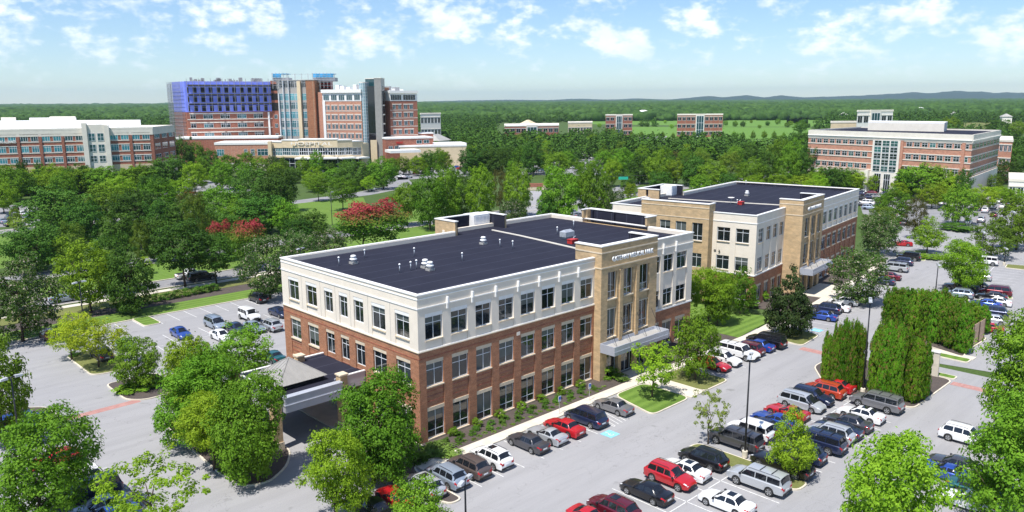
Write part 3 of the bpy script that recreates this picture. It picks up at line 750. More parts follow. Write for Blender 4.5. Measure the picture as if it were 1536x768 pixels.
# -- right office building
a = at_depth(1208, 312); b = at_depth(1449, 262); c = at_depth(1491, 300); d = at_depth(1285, 345)
B = Building('office_building', 'four-storey pink brick office building with glass entrance bay, right of the far medical building')
f = frame(a, b); L = f.L
z1450 = z_at(1449, 205, b); ztop = z1450
far_block(B, [v2(a), v2(b), v2(c), v2(d)], ztop, 'brick_pink', capt=.6, roofm='roof_membrane')
f2 = frame(b, c); L2 = f2.L
def zc(y): return zy(y, f, 1400)
zr = [(zc(221.5), zc(214.7)), (zc(241), zc(233.5)), (zc(259.5), zc(252.5))]
for g, LL in ((f, L), (f2, L2)):
    band(B, g, -.1, LL + .1, zc(212.3), ztop + .6, 'limestone', p=.25); band(B, g, -.15, LL + .15, zc(209.5), zc(208.8), 'cap_white', p=.5)
    for y in (213.4, 222.8, 232.3, 242.2, 251.3, 261): band(B, g, 0, LL, zc(y) - .14, zc(y) + .14, 'limestone', p=.16)
    band(B, g, -.1, LL + .1, 0, zc(263), 'limestone', p=.4)
nw = 24
glass_lo, glass_hi = sx(1308, f), sx(1344, f)
for z0, z1 in zr:
    k = 0; s = 1.2
    while s < L - 2.4:
        e = s + 2.05
        if e < glass_lo - .4 or s > glass_hi + .4: rowwin(B, f, [(s, e)], z0, z1, 'glass_green' if rng.random() < .55 else 'glass_dark', bars=((.5,), (.6,)), fw=.09)
        s += L / 22.5
    for i in range(8): rowwin(B, f2, [(L2 * (i + .12) / 8, L2 * (i + .88) / 8)], z0, z1, 'glass_dark', bars=((.5,), (.6,)), fw=.09)
n = 8; zb, zt_ = zc(263.5), zc(213)
B.box('entrance_bay', 'limestone', glass_lo - .6, glass_hi + .6, .004, .45, zc(282), zt_, fr=f)
w = (glass_hi - glass_lo) / 3
for i in range(3):
    for j in range(5):
        h = (zt_ - zb) / 5; rowwin(B, f, [(glass_lo + w * i + .15, glass_lo + w * (i + 1) - .15)], zb + h * j + .15, zb + h * (j + 1) - .15, 'glass_green', bars=((.5,), (.5,)), fw=.1, d=.5)
for x in (1302, 1347): s = sx(x, f); B.box('column', 'limestone', s - .7, s + .7, .5, 1.6, 0, zc(262), fr=f)
rowwin(B, f, [(sx(1312, f), sx(1322, f)), (sx(1326, f), sx(1336, f))], .3, zc(266), 'glass_dark', bars=((.33, .66), (.7,)), d=.5)
for px in range(1222, 1300, 13): rowwin(B, f, [(sx(px, f), sx(px + 6, f))], 1.6, zc(270), 'glass_dark', d=.42)
for px in range(1356, 1440, 14): rowwin(B, f, [(sx(px, f), sx(px + 6, f))], 1.6, zc(270), 'glass_dark', d=.42)
for px in (1349, 1440): s = sx(px, f); B.box('pilaster', 'brick_pink', s - .5, s + .5, .02, .5, zc(262), zc(213), fr=f)
p, q = at_depth(1295, 318), at_depth(1407, 298); q2, p2 = at_depth(1412, 312), at_depth(1298, 334)
B.mb('penthouse', 'limestone').prism([v2(p), v2(q), v2(q2), v2(p2)], ztop, z_at(1407, 186, q)); B.mb('penthouse_cap', 'cap_white').prism([v2(p), v2(q), v2(q2), v2(p2)], z_at(1407, 186, q), z_at(1407, 186, q) + .5)
B.finish()
def small_building(label, pxl, pxr, dep, dl, ytop, wall, rows, glass='glass_dark', depth2=20, n=8, cap='limestone', centre=None, name='office_building', roofm='roof_white'):
    a, b = at_depth(pxl, dep), at_depth(pxr, dep + dl); c_, d_ = at_depth(pxr, dep + dl + depth2), at_depth(pxl, dep + depth2)
    B = Building(name, label); h = z_at(pxl, ytop, a); f = frame(a, b)
    far_block(B, [v2(a), v2(b), v2(c_), v2(d_)], h, wall, capt=.9, cap=cap, roofm=roofm)
    fl = h / rows
    for r in range(rows):
        z0 = fl * r + fl * .28; z1 = fl * r + fl * .74
        band(B, f, 0, f.L, z1 + .1, z1 + .5, cap, p=.2)
        for i in range(n):
            if centre and abs((i + .5) / n - .5) < centre: continue
            rowwin(B, f, [(f.L * (i + .12) / n, f.L * (i + .88) / n)], z0, z1, glass, fw=.14)
    if centre:
        s0, s1 = f.L * (.5 - centre), f.L * (.5 + centre)
        B.box('entrance_bay', cap, s0 - .6, s1 + .6, .005, .6, 0, h + 1.2, fr=f); B.win(f, s0, s1, .3, h - .5, .62, glass='glass_teal', bars=((.33, .66), (.33, .66)), fw=.3, sill=False, simple_=True)
    f2 = frame(b, c_)
    B.finish(); return B
small_building('low brick and white building with pale gabled entrance, in the trees left of centre', 757, 838, 640, 10, 190, 'brick_far', 2, n=10, centre=.09, depth2=55)
small_building('low white-roofed wing standing right behind the brick building with the pale entrance', 852, 888, 690, 5, 185, 'buff', 1, n=8, depth2=30)
small_building('narrow three-storey brick office block between fields, left of the wider one', 908, 948, 760, 5, 173.5, 'brick_far', 3, n=6, centre=.1, depth2=22)
small_building('wide three-storey brick office block with dark glass centre, at the edge of the field', 1015, 1083, 740, 0, 173, 'brick_far', 3, n=10, centre=.08, depth2=24)
small_building('white three-storey building with dark window openings just right of the hospital', 632, 662, 560, 8, 172, 'white_stucco', 3, n=6, depth2=18)
small_building('white four-storey building rising behind the right office building', 1281, 1334, 470, 8, 168, 'white_stucco', 3, n=6, centre=.12, depth2=16)
small_building('brick office building with tan cornice peeking out right of the pink brick one', 1487, 1512, 330, -6, 212, 'brick_pink', 3, n=4, depth2=30)
small_building('small low brown house roof left of the white four-storey building', 1243, 1282, 500, 0, 184.5, 'buff', 1, n=5, depth2=14, roofm='roof_grey')
small_building('flat white store building seen through the trees at the far right', 1510, 1560, 262, -5, 272, 'white_stucco', 1, n=4, depth2=22)
# ---------------------------------------------------------------- hospital
H = Building('hospital', 'large hospital with blue-wrapped upper floors, scaffolding and a tall teal glass stair', cat='hospital')
def ft(pxl, pxr, dl, dr): return frame(at_depth(pxl, dl), at_depth(pxr, dr))
def zz(py, px, dep): return z_at(px, py, at_depth(px, dep))
def hblock(part, m, pxl, pxr, dl, dr, ytop, ybot=None, thick=18, capm='limestone', capt=.8, yref=None):
    a, b = at_depth(pxl, dl), at_depth(pxr, dr); f = frame(a, b); px = yref or pxl; d_ = dl if yref is None else dr
    z1 = zz(ytop, px, d_); z0 = 0 if ybot is None else zz(ybot, px, d_)
    H.box(part, m, 0, f.L, -thick, 0, z0, z1, fr=f)
    if capm: H.box('parapet', capm, -.2, f.L + .2, -thick, .2, z1, z1 + capt, fr=f); H.box('roof', 'roof_white', .4, f.L - .4, -thick + .5, -.4, z1 + capt, z1 + capt + .05, fr=f)
    return f, z0, z1
def zr_(y, px, dep): return zz(y, px, dep)
def sxx(px, f):
    lo, hi = -.5 * f.L, 1.5 * f.L
    for _ in range(28):
        m_ = (lo + hi) / 2
        if proj(f(m_, 0, 10))[0] < px: lo = m_
        else: hi = m_
    return lo
# blue-wrapped wing
dl, dr = 428, 446
f1, _, zt1 = hblock('brick_wall', 'brick_far', 287, 413, dl, dr, 122, thick=18, capm=None)
zb1 = zz(168, 300, 430)
def Y1(y): return zz(y, 300, 430)
band(H, f1, 0, f1.L, zb1, zt1, 'blue_wrap', 'blue_sheathing', .05)
fe = ft(268, 287, 446, 428)
H.box('brick_wall', 'brick_far', 0, fe.L, -3, 0, 0, zt1 - .01, fr=fe); band(H, fe, 0, fe.L, zb1, zt1, 'blue_wrap', 'blue_sheathing', .05)
H.box('roof', 'roof_grey', .2, f1.L, -18, -.3, zt1, zt1 + .1, fr=f1)
n = 11; w = f1.L / n
for yc0, yc1 in ((130.5, 139.5), (144.5, 153.5), (158.5, 167)):
    z0, z1 = Y1(yc1), Y1(yc0)
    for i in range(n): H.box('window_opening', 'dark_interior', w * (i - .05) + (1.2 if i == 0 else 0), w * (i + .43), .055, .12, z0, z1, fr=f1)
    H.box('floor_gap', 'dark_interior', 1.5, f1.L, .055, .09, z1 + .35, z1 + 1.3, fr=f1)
# scaffold in front of the blue wing and round its end
sc = H.mb('scaffold', 'steel_scaffold')
def scaff(f, s0, s1, z0, z1, d=1.6, dx=2.6, dz=2.0, r=.07):
    x = s0
    while x <= s1 + .01:
        sc.box(x - r, x + r, d - r, d + r, z0, z1, fr=f); sc.box(x - r, x + r, d - 1.3 - r, d - 1.3 + r, z0, z1, fr=f); x += dx
    z = z0 + dz
    while z <= z1 + .01:
        sc.box(s0, s1, d - r, d + r, z - r, z + r, fr=f); z += dz
for yb in (155.5, 141.5, 128):
    z = Y1(yb); sc.box(1, f1.L, .3, 1.9, z, z + .15, fr=f1)
scaff(f1, 1, f1.L, zb1, zt1 + 1.6, 1.9, 3.0, 2.6, .055)
scaff(fe, -2, fe.L - 1, 2, zt1, 2.2, 2.0, 2.0, .06); scaff(fe, -4.5, -2, 2, zt1 - 1, 1.2, 1.6, 2., .06)
for i in range(26):   # parapet clutter on the unfinished roof
    x = rng.uniform(2, f1.L - 2); h = rng.uniform(.6, 2.2); H.box('roof_clutter', 'steel_scaffold', x, x + rng.uniform(.3, 2.2), -3 - rng.random() * 6, -2.4, zt1 + .1, zt1 + h, fr=f1)
# brick storeys under the blue
for yc in (175, 188.5, 203):
    z0, z1 = Y1(yc + 3.4), Y1(yc - 3.2)
    for i in range(5):
        s = f1.L * (.035 + i * .197)
        for q in (0, 1) if i < 4 else (0,):
            rowwin(H, f1, [(s + q * 6.6, s + 2.7 + q * 6.6)], z0, z1, 'glass_teal' if (i + q) % 2 else 'glass_dark', bars=((.5,), (.7,)), fw=.12)
        band(H, f1, s - .3, s + (9.6 if i < 4 else 3), z1 + .2, z1 + .75, 'limestone', p=.15); 
    band(H, f1, 0, f1.L, z0 - .5, z0 - .15, 'limestone', p=.1)
# link bay with open floors
f3, _, z3 = hblock('brick_wall', 'brick_far', 413, 424, 446, 446, 121, thick=16, capm=None)
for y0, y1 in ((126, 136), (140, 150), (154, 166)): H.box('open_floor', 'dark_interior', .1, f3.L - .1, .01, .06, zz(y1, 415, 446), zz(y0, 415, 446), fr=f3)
for yc in (175, 188.5, 203): rowwin(H, f3, [(1.2, f3.L - 1.2)], zz(yc + 3, 415, 446), zz(yc - 3, 415, 446), 'glass_teal')
H.box('white_strip', 'cap_white', -2.8, -1.2, .3, 1.0, zz(206, 411, 446), zz(168, 411, 446), fr=f3)
# glass centre
f4, _, z4 = hblock('floor_slab', 'roof_grey', 423, 466, 440, 436, 121, thick=20, capm='roof_grey', capt=.3)
def Y4(y): return zz(y, 440, 438)
for k, y in enumerate((126.5, 145.5, 158.5, 172.5, 186, 199)):
    cells = [(sxx(a, f4), sxx(b, f4)) for a, b in ((424, 430.5), (431.5, 438), (439, 446.5), (447, 451.5), (457.5, 464))]
    rowwin(H, f4, cells, Y4(y + 5.2), Y4(y - 5.2), 'glass_dark' if k == 0 else 'glass_cyan' if k % 2 else 'glass_teal', bars=((.33, .66), (.7,)), fw=.1)
s = sxx(452, f4); H.box('pillar', 'buff', s, sxx(457, f4), .005, 1.4, 0, Y4(122), fr=f4)
for px in (424, 431, 439): s = sxx(px, f4); H.box('glass_fin', 'frame_white', s - .13, s + .13, .2, 1.2, 0, Y4(121 if px > 425 else 140), fr=f4)
f5, _, z5 = hblock('brick_wall', 'brick', 465, 478, 434, 434, 120.5, thick=14, capm='roof_grey', capt=.4)
f6, _, z6 = hblock('floor_slab', 'limestone', 477.5, 486, 444, 444, 121.5, thick=10, capm=None)
for k, y in enumerate((129, 145.5, 158.5, 172.5, 186, 199)): rowwin(H, f6, [(.2, f6.L - .2)], zz(y + 4.4, 480, 444), zz(y - 4.4, 480, 444), 'glass_dark', bars=((.5,), ()))
# tarpaulins and scaffold over the top
for a, b, y0, y1 in ((417, 440, 110.5, 120.2), (476, 508, 110.5, 120)):
    g, _, _ = hblock('roof_shed', 'steel_scaffold', a, b, 440, 440, y1 - 3.6, y1 + 2, thick=8, capm=None)
    za, zb_ = zz(y1 - 4, a, 440), zz(y0, a, 440)
    H.box('tarpaulin', 'tarp_blue', .3, g.L * (.55 if a < 430 else .95), .02, .3, za, zb_ - .3, fr=g); H.box('tarpaulin', 'tarp_blue', .3, g.L * .95, -7, .3, zb_ - .3, zb_, fr=g)
    scaff(g, 0, g.L, za - 6, zb_ + .4, 1., 2., 1.7, .06)
g = ft(440, 512, 442, 442); scaff(g, 0, g.L, zz(121, 440, 442), zz(110.5, 440, 442), 0.2, 3.6, 3.4, .055)
g, _, _ = hblock('steel_frame', 'red_paint', 486, 502, 446, 446, 119, 140, thick=5, capm=None); 
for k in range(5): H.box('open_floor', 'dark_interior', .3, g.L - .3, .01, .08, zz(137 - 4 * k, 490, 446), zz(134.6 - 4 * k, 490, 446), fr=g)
# right brick wing with white top
f7, _, z7 = hblock('brick_wall', 'brick_pink', 489, 546, 428, 420, 152, thick=20, capm=None)
H.box('top_storey', 'cap_white', 0, f7.L, -20, .1, z7, zz(139.5, 489, 428), fr=f7); H.box('parapet', 'cap_white', -.4, f7.L + .4, -20.4, .8, zz(139.5, 489, 428), zz(134.5, 489, 428), fr=f7)
def Y7(y): return zz(y, 510, 425)
for i in range(5): rowwin(H, f7, [(f7.L * (i + .12) / 5, f7.L * (i + .88) / 5)], Y7(150.5), Y7(142), 'glass_teal', bars=((.33, .66), ()), d=.12)
for y in (162, 176, 190, 204):
    for i in range(5):
        a = f7.L * (i + .12) / 5; b = f7.L * (i + .88) / 5; m_ = (a + b) / 2
        rowwin(H, f7, [(a, m_ - .35), (m_ + .35, b)], Y7(y + 3.4), Y7(y - 3.2), 'glass_teal' if rng.random() < .5 else 'glass_dark', bars=((.5,), ()), fw=.1)
        band(H, f7, a - .2, b + .2, Y7(y - 4.9), Y7(y - 3.8), 'limestone', p=.15)
    band(H, f7, 0, f7.L, Y7(y + 5), Y7(y + 4.2), 'limestone', p=.1)
g = ft(482, 489, 436, 428); H.box('brick_wall', 'brick_pink', 0, g.L, -2, 0, 0, zz(138, 489, 428), fr=g)
H.box('white_strip', 'cap_white', .1, 1.6, .02, .5, 0, z7, fr=f7)
# teal glass stair: a faceted half cylinder
ca = at_depth(551, 424); r = 3.9; pts = []
fw_ = Vector((RM[0, 2], RM[1, 2])).normalized(); rt = Vector((fw_.y, -fw_.x))
for k in range(9):
    t = math.radians(-100 + 200 * k / 8); pts.append(Vector((ca.x, ca.y)) + rt * (math.sin(t) * r * .66) - fw_ * (math.cos(t) * r))
ztt = zz(124, 551, 421)
for k in range(8):
    g = frame(pts[k], pts[k + 1]); H.win(g, 0, g.L, .5, ztt, 0, glass='glass_cyan', bars=((.5,), tuple(q / 26 for q in range(1, 26))), fw=.16, sill=False, simple_=True)
H.mb('stair_roof', 'limestone').prism([tuple(p) for p in pts], ztt, ztt + .4); H.mb('core', 'dark_interior').prism([tuple(Vector((ca.x, ca.y)) + (p - Vector((ca.x, ca.y))) * .9) for p in pts], 0, ztt)
f8, _, z8 = hblock('brick_wall', 'brick', 557.5, 567, 424, 422, 131, thick=12, capm='limestone', capt=.4)
g, _, _ = hblock('dark_glass_top', 'glass_teal', 553, 567, 427, 425, 118.5, 131, thick=8, capm='limestone', capt=.3)
f9, _, z9 = hblock('stone_tower', 'roof_metal', 566, 576, 418, 418, 117.5, thick=12, capm='limestone', capt=.3)
H.box('stone_tower', 'buff', -2.9, .4, .3, 1.2, 0, zz(210, 566, 418), fr=f9)
g, _, _ = hblock('glass_side', 'glass_dark', 576, 580, 420, 424, 129, thick=8, capm=None)
for k in range(7): H.box('floor_band', 'limestone', 0, g.L, .01, .2, 4.8 * k + 3, 4.8 * k + 3.7, fr=g)
f10, _, z10 = hblock('brick_wall', 'brick', 578, 589, 430, 432, 137.5, thick=14, capm='cap_white', capt=.8)
f11, _, z11 = hblock('brick_wall', 'brick_far', 588, 628.5, 424, 432, 151.5, thick=24, capm=None)
H.box('top_storey', 'cap_white', 0, f11.L, -24, .1, z11, zz(139.8, 588, 424), fr=f11); H.box('parapet', 'cap_white', -.3, f11.L + .3, -24.3, .9, zz(139.8, 588, 424), zz(136, 588, 424), fr=f11)
def Y11(y): return zz(y, 600, 426)
rowwin(H, f11, [(.4, f11.L * .42), (f11.L * .48, f11.L * .93)], Y11(150.4), Y11(142), 'glass_dark', bars=((.2, .4, .6, .8), ()), d=.12)
rowwin(H, f10, [(.3, f10.L - .3)], Y11(150.4), Y11(142), 'glass_dark', bars=((.33, .66), ()), d=.02)
for y in (160.5, 172.5, 185, 198):
    for s0, s1 in ((.1, .40), (.5, .83)):
        a, b = f11.L * s0, f11.L * s1; m_ = (a + b) / 2
        rowwin(H, f11, [(a, m_ - .7), (m_ + .7, b)], Y11(y + 3.2), Y11(y - 3.2), 'glass_teal' if rng.random() < .6 else 'glass_dark', bars=((.5,), ()), fw=.1)
        band(H, f11, a - .3, b + .3, Y11(y - 4.8), Y11(y - 3.6), 'limestone', p=.15)
    band(H, f11, 0, f11.L, Y11(y + 5), Y11(y + 4.3), 'limestone', p=.1); band(H, f10, 0, f10.L, Y11(y + 5), Y11(y + 4.3), 'limestone', p=.1)
for px, h in ((592, 3.0), (598, 1.5), (604, 2.4), (610, 1.2)): s = sxx(px, f11); H.box('rooftop_unit', 'duct_white' if h < 2 else 'steel_scaffold', s, s + 2.6, -12, -8, zz(136, 588, 424), zz(136, 588, 424) + h * .8, fr=f11)
for px in (497, 504, 513, 523): s = sxx(px, f7); H.box('rooftop_unit', 'duct_white', s, s + 2., -10, -7, zz(134.5, 489, 428), zz(134.5, 489, 428) + rng.uniform(1, 3), fr=f7)
# podium, curved entrance front, emergency wing
hblock('podium', 'brick_far', 268, 420, 418, 424, 209, thick=14, capm='cap_white', capt=1.0)
fp, _, zp = hblock('podium', 'brick_pink', 325, 404, 400, 402, 217.5, thick=18, capm='cap_white', capt=1.2)
band(H, fp, 0, fp.L, 0, zz(244, 330, 400), 'limestone', p=.3)
rowwin(H, fp, [(.8, 4.4), (sxx(366, fp), sxx(371, fp)), (sxx(376, fp), sxx(382, fp)), (sxx(386, fp), sxx(402, fp))], zz(234, 330, 400), zz(224, 330, 400), 'glass_teal', bars=((.33, .66), (.6,)))
cps = [(404, 402, 214.5), (425, 398, 211.5), (450, 394, 210), (478, 392, 209.5), (508, 393, 210), (530, 397, 212), (546, 402, 214)]
for k in range(6):
    (p0, d0, y0), (p1, d1, y1) = cps[k], cps[k + 1]
    g = ft(p0, p1, d0, d1); z1 = zz((y0 + y1) / 2, p0, d0)
    za, zb_ = zz(233, p0, d0), zz(221.5, p0, d0)
    H.box('curved_front', 'buff', 0, g.L, -6, 0, zb_, z1, fr=g); H.box('curved_front', 'buff', 0, g.L, -6, 0, za - 1, za, fr=g); H.box('core', 'dark_interior', 0, g.L, -6, -1.2, 0, zb_, fr=g)
    H.box('front_cap', 'cap_white', 0, g.L, -6.5, .2, z1, z1 + .5, fr=g)
    rowwin(H, g, [(.1, g.L * .5 - .1), (g.L * .5 + .1, g.L - .1)], za, zb_, 'glass_teal' if k < 2 else 'glass_dark', bars=((.25, .5, .75), (.5,)), fw=.22, d=-.3)
    H.box('entrance_canopy', 'cap_white', 0, g.L, .1, 5, za - 1.6, za - .9, fr=g) if k > 1 else None
    H.win(g, .2, g.L - .2, .2, za - 1.6, -1.1, glass='glass_dark', bars=((.33, .66), (.6,)), fw=.2, sill=False, simple_=True)
H.box('curved_front', 'buff', 0, 5, -6, 1.5, 0, zz(215, 540, 402), fr=ft(541, 556, 402, 408))
g = ft(405, 410, 399, 399); H.box('pillar', 'buff', 0, g.L, -1, 1, 0, zz(212, 405, 399), fr=g)
lettering(H.root, 'HOSPITAL', ft(450, 478, 394, 392), -4, 18, zz(215.7, 460, 393), .3, 2.2, 'limestone', .15, .02)
g, _, zg = hblock('emergency_wing', 'brick_far', 580, 650, 412, 422, 209, thick=16, capm='cap_white', capt=.8)
hblock('emergency_wing', 'brick_far', 589, 651, 430, 436, 201.5, thick=10, capm='cap_white', capt=.6)
rowwin(H, g, [(1.5, 3.6), (4.6, 9), (10, 13)], zz(225, 590, 414), zz(219, 590, 414), 'glass_teal', bars=((.5,), ())); rowwin(H, g, [(g.L - 9, g.L - 6), (g.L - 5, g.L - 2)], zz(215, 640, 420), zz(209.8, 640, 420), 'glass_dark')
lettering(H.root, 'EMERGENCY', g, sxx(594.5, g), sxx(605, g), zz(214.3, 600, 414), .3, 1.3, 'red_paint', .12, .05)
hblock('drop_off_canopy', 'cap_white', 587, 632, 398, 404, 226, 230, thick=12, capm=None)
hblock('emergency_wing', 'buff', 583, 700, 414, 420, 221, thick=14, capm='cap_white', capt=.9); hblock('emergency_wing', 'brick_far', 640, 700, 424, 430, 217.5, thick=14, capm='cap_white', capt=.7)
H.finish(most=100)
# small white houses and roofs glimpsed among the far trees
HS = [(792, 160, 900, 'buff'), (655, 191, 520, 'roof_grey'), (1265, 165, 1300, 'white_stucco'), (1060, 163, 1500, 'white_stucco'), (1430, 160, 1300, 'roof_grey'), (1165, 160, 1600, 'buff'), (770, 157, 1900, 'buff'), (1508, 163, 1100, 'roof_grey')]
LB = ['tan roofed house above the trees between the hospital and the field', 'grey hip-roofed low house just right of the white three-storey block', 'white house in the far trees left of the white four-storey building', 'white house at the far edge of the woods above the field',
      'grey-roofed house in the woods beyond the right office building', 'tiny tan house deep in the woods above the wide office block', 'tiny tan house just under the horizon, left of centre', 'grey roof in the woods at the far right']
for (px, py, d, m_), lab in zip(HS, LB):
    b = at_depth(px, d); w = 14 if d < 1000 else 18; t = thing('house', lab, 'house', b, .4)
    h = min(9., max(6., z_at(px, py, b) - 3)); q = MB(); q.box(-w / 2, w / 2, -6, 6, 0, h); q.build('wall', 'white_stucco', t)
    q = MB(); q.add([(-w / 2 - 1, -7, h), (w / 2 + 1, -7, h), (w / 2 + 1, 7, h), (-w / 2 - 1, 7, h), (-w / 4, 0, h + 4), (w / 4, 0, h + 4)], [(0, 1, 5, 4), (2, 3, 4, 5), (1, 2, 5), (3, 0, 4), (3, 2, 1, 0)]); q.build('roof', m_, t)
    q = MB(); [q.box(-w / 2 + w * (k + .25) / 4, -w / 2 + w * (k + .75) / 4, -6.1, -6.003, h * .45, h * .8) for k in range(4)]; q.build('window', 'glass_dark', t)

for i in range(9):
    px = 655 + i * 100 + rng.uniform(-30, 30); d = rng.uniform(1150, 2300); bb_ = at_depth(px, d); w = rng.uniform(12, 22); t = thing('house', 'tiny pale building in the far woods, %s from the left beyond the hospital' % ['first', 'second', 'third', 'fourth', 'fifth', 'sixth', 'seventh', 'eighth', 'ninth', 'tenth', 'eleventh', 'twelfth', 'thirteenth', 'fourteenth', 'fifteenth', 'sixteenth'][i], 'house', bb_, rng.uniform(-.5, .5), 'tiny pale buildings in the far woods')
    h = rng.uniform(12.5, 15); q = MB(); q.box(-w / 2, w / 2, -7, 7, 0, h); q.build('wall', 'white_stucco' if i % 2 else 'buff', t)
    q = MB(); q.add([(-w / 2 - 1, -8, h), (w / 2 + 1, -8, h), (w / 2 + 1, 8, h), (-w / 2 - 1, 8, h), (-w / 4, 0, h + 3), (w / 4, 0, h + 3)], [(0, 1, 5, 4), (2, 3, 4, 5), (1, 2, 5), (3, 0, 4), (3, 2, 1, 0)]); q.build('roof', ('roof_grey', 'roof_white')[i % 2], t)
# ---------------------------------------------------------------- vehicles
PAINT = dict(white=(.78, .78, .77), silver=(.50, .52, .54), grey=(.20, .20, .21), darkgrey=(.07, .07, .08), black=(.012, .012, .015), navy=(.018, .028, .075), blue=(.02, .07, .35),
             lightblue=(.22, .34, .48), red=(.42, .012, .018), maroon=(.14, .012, .025), orange=(.42, .05, .02), bronze=(.13, .10, .09), teal=(.02, .12, .13), tan=(.38, .33, .25), bluesilver=(.32, .38, .46))
for k, c in PAINT.items():
    mt, nt, b = newmat('paint_' + k)
    b.inputs['Base Color'].default_value = (*c, 1); b.inputs['Roughness'].default_value = .28; b.inputs['Coat Weight'].default_value = .8; b.inputs['Coat Roughness'].default_value = .06
    if k not in ('white', 'red', 'orange'): b.inputs['Metallic'].default_value = .35
simple('rubber', (.018, .018, .018), .8, var=.1); simple('alloy', (.50, .51, .52), .35, metal=.7, var=.05); simple('trim_black', (.02, .02, .022), .6, var=.1)
mt, nt, b = newmat('tail_red'); b.inputs['Base Color'].default_value = (.42, .01, .015, 1); b.inputs['Roughness'].default_value = .15
mt, nt, b = newmat('lamp_clear'); b.inputs['Base Color'].default_value = (.62, .64, .66, 1); b.inputs['Roughness'].default_value = .1
TYPES = {   # L, W, H, nose z, hood z, belt z, deck z, cowl x, roof front x, roof rear x, tail-glass foot x, wheel r, wheelbase, sill z, roof width
    'sedan': dict(L=4.85, W=1.84, H=1.45, nz=.66, hz=.92, bz=.90, dz=1.02, xc=.95, xf=.18, xr=-1.05, xt=-1.75, wr=.335, wb=2.8, sz=.26, rw=.60),
    'coupe': dict(L=4.75, W=1.90, H=1.34, nz=.62, hz=.90, bz=.92, dz=1.00, xc=.55, xf=-.25, xr=-1.0, xt=-1.9, wr=.36, wb=2.75, sz=.22, rw=.56),
    'suv': dict(L=4.75, W=1.90, H=1.72, nz=.80, hz=1.08, bz=1.05, dz=1.15, xc=1.15, xf=.45, xr=-1.75, xt=-2.18, wr=.37, wb=2.75, sz=.34, rw=.66),
    'big_suv': dict(L=5.55, W=2.03, H=1.90, nz=.92, hz=1.22, bz=1.18, dz=1.25, xc=1.40, xf=.80, xr=-2.45, xt=-2.66, wr=.41, wb=3.15, sz=.42, rw=.76),
    'minivan': dict(L=5.1, W=1.98, H=1.75, nz=.72, hz=1.02, bz=1.0, dz=1.1, xc=1.70, xf=.75, xr=-2.0, xt=-2.42, wr=.34, wb=3.05, sz=.28, rw=.72),
    'hatchback': dict(L=4.3, W=1.80, H=1.48, nz=.70, hz=.95, bz=.93, dz=1.0, xc=1.0, xf=.30, xr=-1.3, xt=-1.95, wr=.33, wb=2.62, sz=.27, rw=.62),
    'jeep': dict(L=4.7, W=1.95, H=1.92, nz=1.02, hz=1.16, bz=1.15, dz=1.2, xc=.95, xf=.70, xr=-2.1, xt=-2.2, wr=.42, wb=2.95, sz=.50, rw=.80),
    'pickup': dict(L=5.75, W=2.0, H=1.88, nz=.95, hz=1.18, bz=1.12, dz=1.12, xc=1.25, xf=.60, xr=-.75, xt=-.98, wr=.41, wb=3.6, sz=.42, rw=.72),
}
def car_shape(T):
    L, W = T['L'], T['W']; h = L / 2; ax = (T['wb'] / 2 + .04, -T['wb'] / 2 + .04)
    keyz = [(-h, T['dz'] * .80), (-h + .12, T['dz'] * .97), (T['xt'], T['dz']), (T['xc'], T['hz']), (h - .55, (T['nz'] + T['hz']) / 2 + .03), (h - .12, T['nz'] + .02), (h, T['nz'] * .82)]
    keyw = [(-h, .80), (-h + .10, .91), (-h + .5, .98), (-.5, 1.), (.9, 1.), (h - .6, .97), (h - .18, .88), (h, .72)]
    keyr = [(-h, 0), (T['xt'], 0), (T['xr'], .965), ((T['xr'] + T['xf']) / 2, 1.), (T['xf'], .965), (T['xc'], 0), (h, 0)]
    ip = lambda ks, x: float(np.interp(x, [k[0] for k in ks], [k[1] for k in ks]))
    def ring(x):
        w = W / 2 * ip(keyw, x); dz = ip(keyz, x); r = ip(keyr, x)
        bz = min(T['bz'] - (T['bz'] - T['nz']) * max(0, (x - T['xc']) / (h - T['xc'])) * .6, dz - .02) - .03
        zs = T['sz']
        for a in ax:
            q = T['wr'] + .07; u = abs(x - a)
            if u < q: zs = max(zs, T['wr'] + math.sqrt(q * q - u * u) * .98)
        if x > h - .25: zs = max(zs, T['sz'] + .05)
        zt = dz + (T['H'] - dz) * r; rw = W / 2 * (.94 + (T['rw'] * 1.06 - .94) * min(1, r)) if r > 0 else w * .80
        rw = min(rw, w * .93) if r > 0 else rw
        z5 = min(T['bz'] + .02, dz) if r > 0 else dz - .05
        z6 = z5 + (zt - .05 - z5) * min(1, r * 1.0) if r > 0 else dz - .015
        return [(0, T['sz'] - .08 if zs <= T['sz'] + .001 else zs), (w * .80, zs - .02), (w * .975, zs), (w, max(zs + .04, T['sz'] + .32)), (w * .985, max(bz, zs + .10)), (w * .93 if r > 0 else w * .93, z5 if r > 0 else max(bz + .03, z5)),
                (rw if r > .0 else w * .74, z6), ((rw if r > 0 else w * .74) * .62, zt - .008 if r > 0 else dz + .01), (0, zt + .015 if r > 0 else dz + .03)]
    xs = {-h, -h + .05, -h + .12, -h + .3, T['xt'], T['xr'], (T['xr'] + T['xf']) / 2, T['xf'], T['xc'], h - .55, h - .3, h - .12, h - .04, h, (T['xr'] + T['xf']) / 2 + .4}
    for a in ax:
        q = T['wr'] + .07
        for k in range(9): xs.add(a - q + 2 * q * k / 8)
        xs.add(a - q - .01); xs.add(a + q + .01)
    xs = sorted(xs); out = [xs[0]]
    for x in xs[1:]:
        if x - out[-1] > .012: out.append(x)
    return ring, out, ax, h
def surf(ring, x, q):
    r = ring(x); i = min(7, int(q)); t = q - i
    return Vector((x, r[i][0] + (r[i + 1][0] - r[i][0]) * t, r[i][1] + (r[i + 1][1] - r[i][1]) * t))
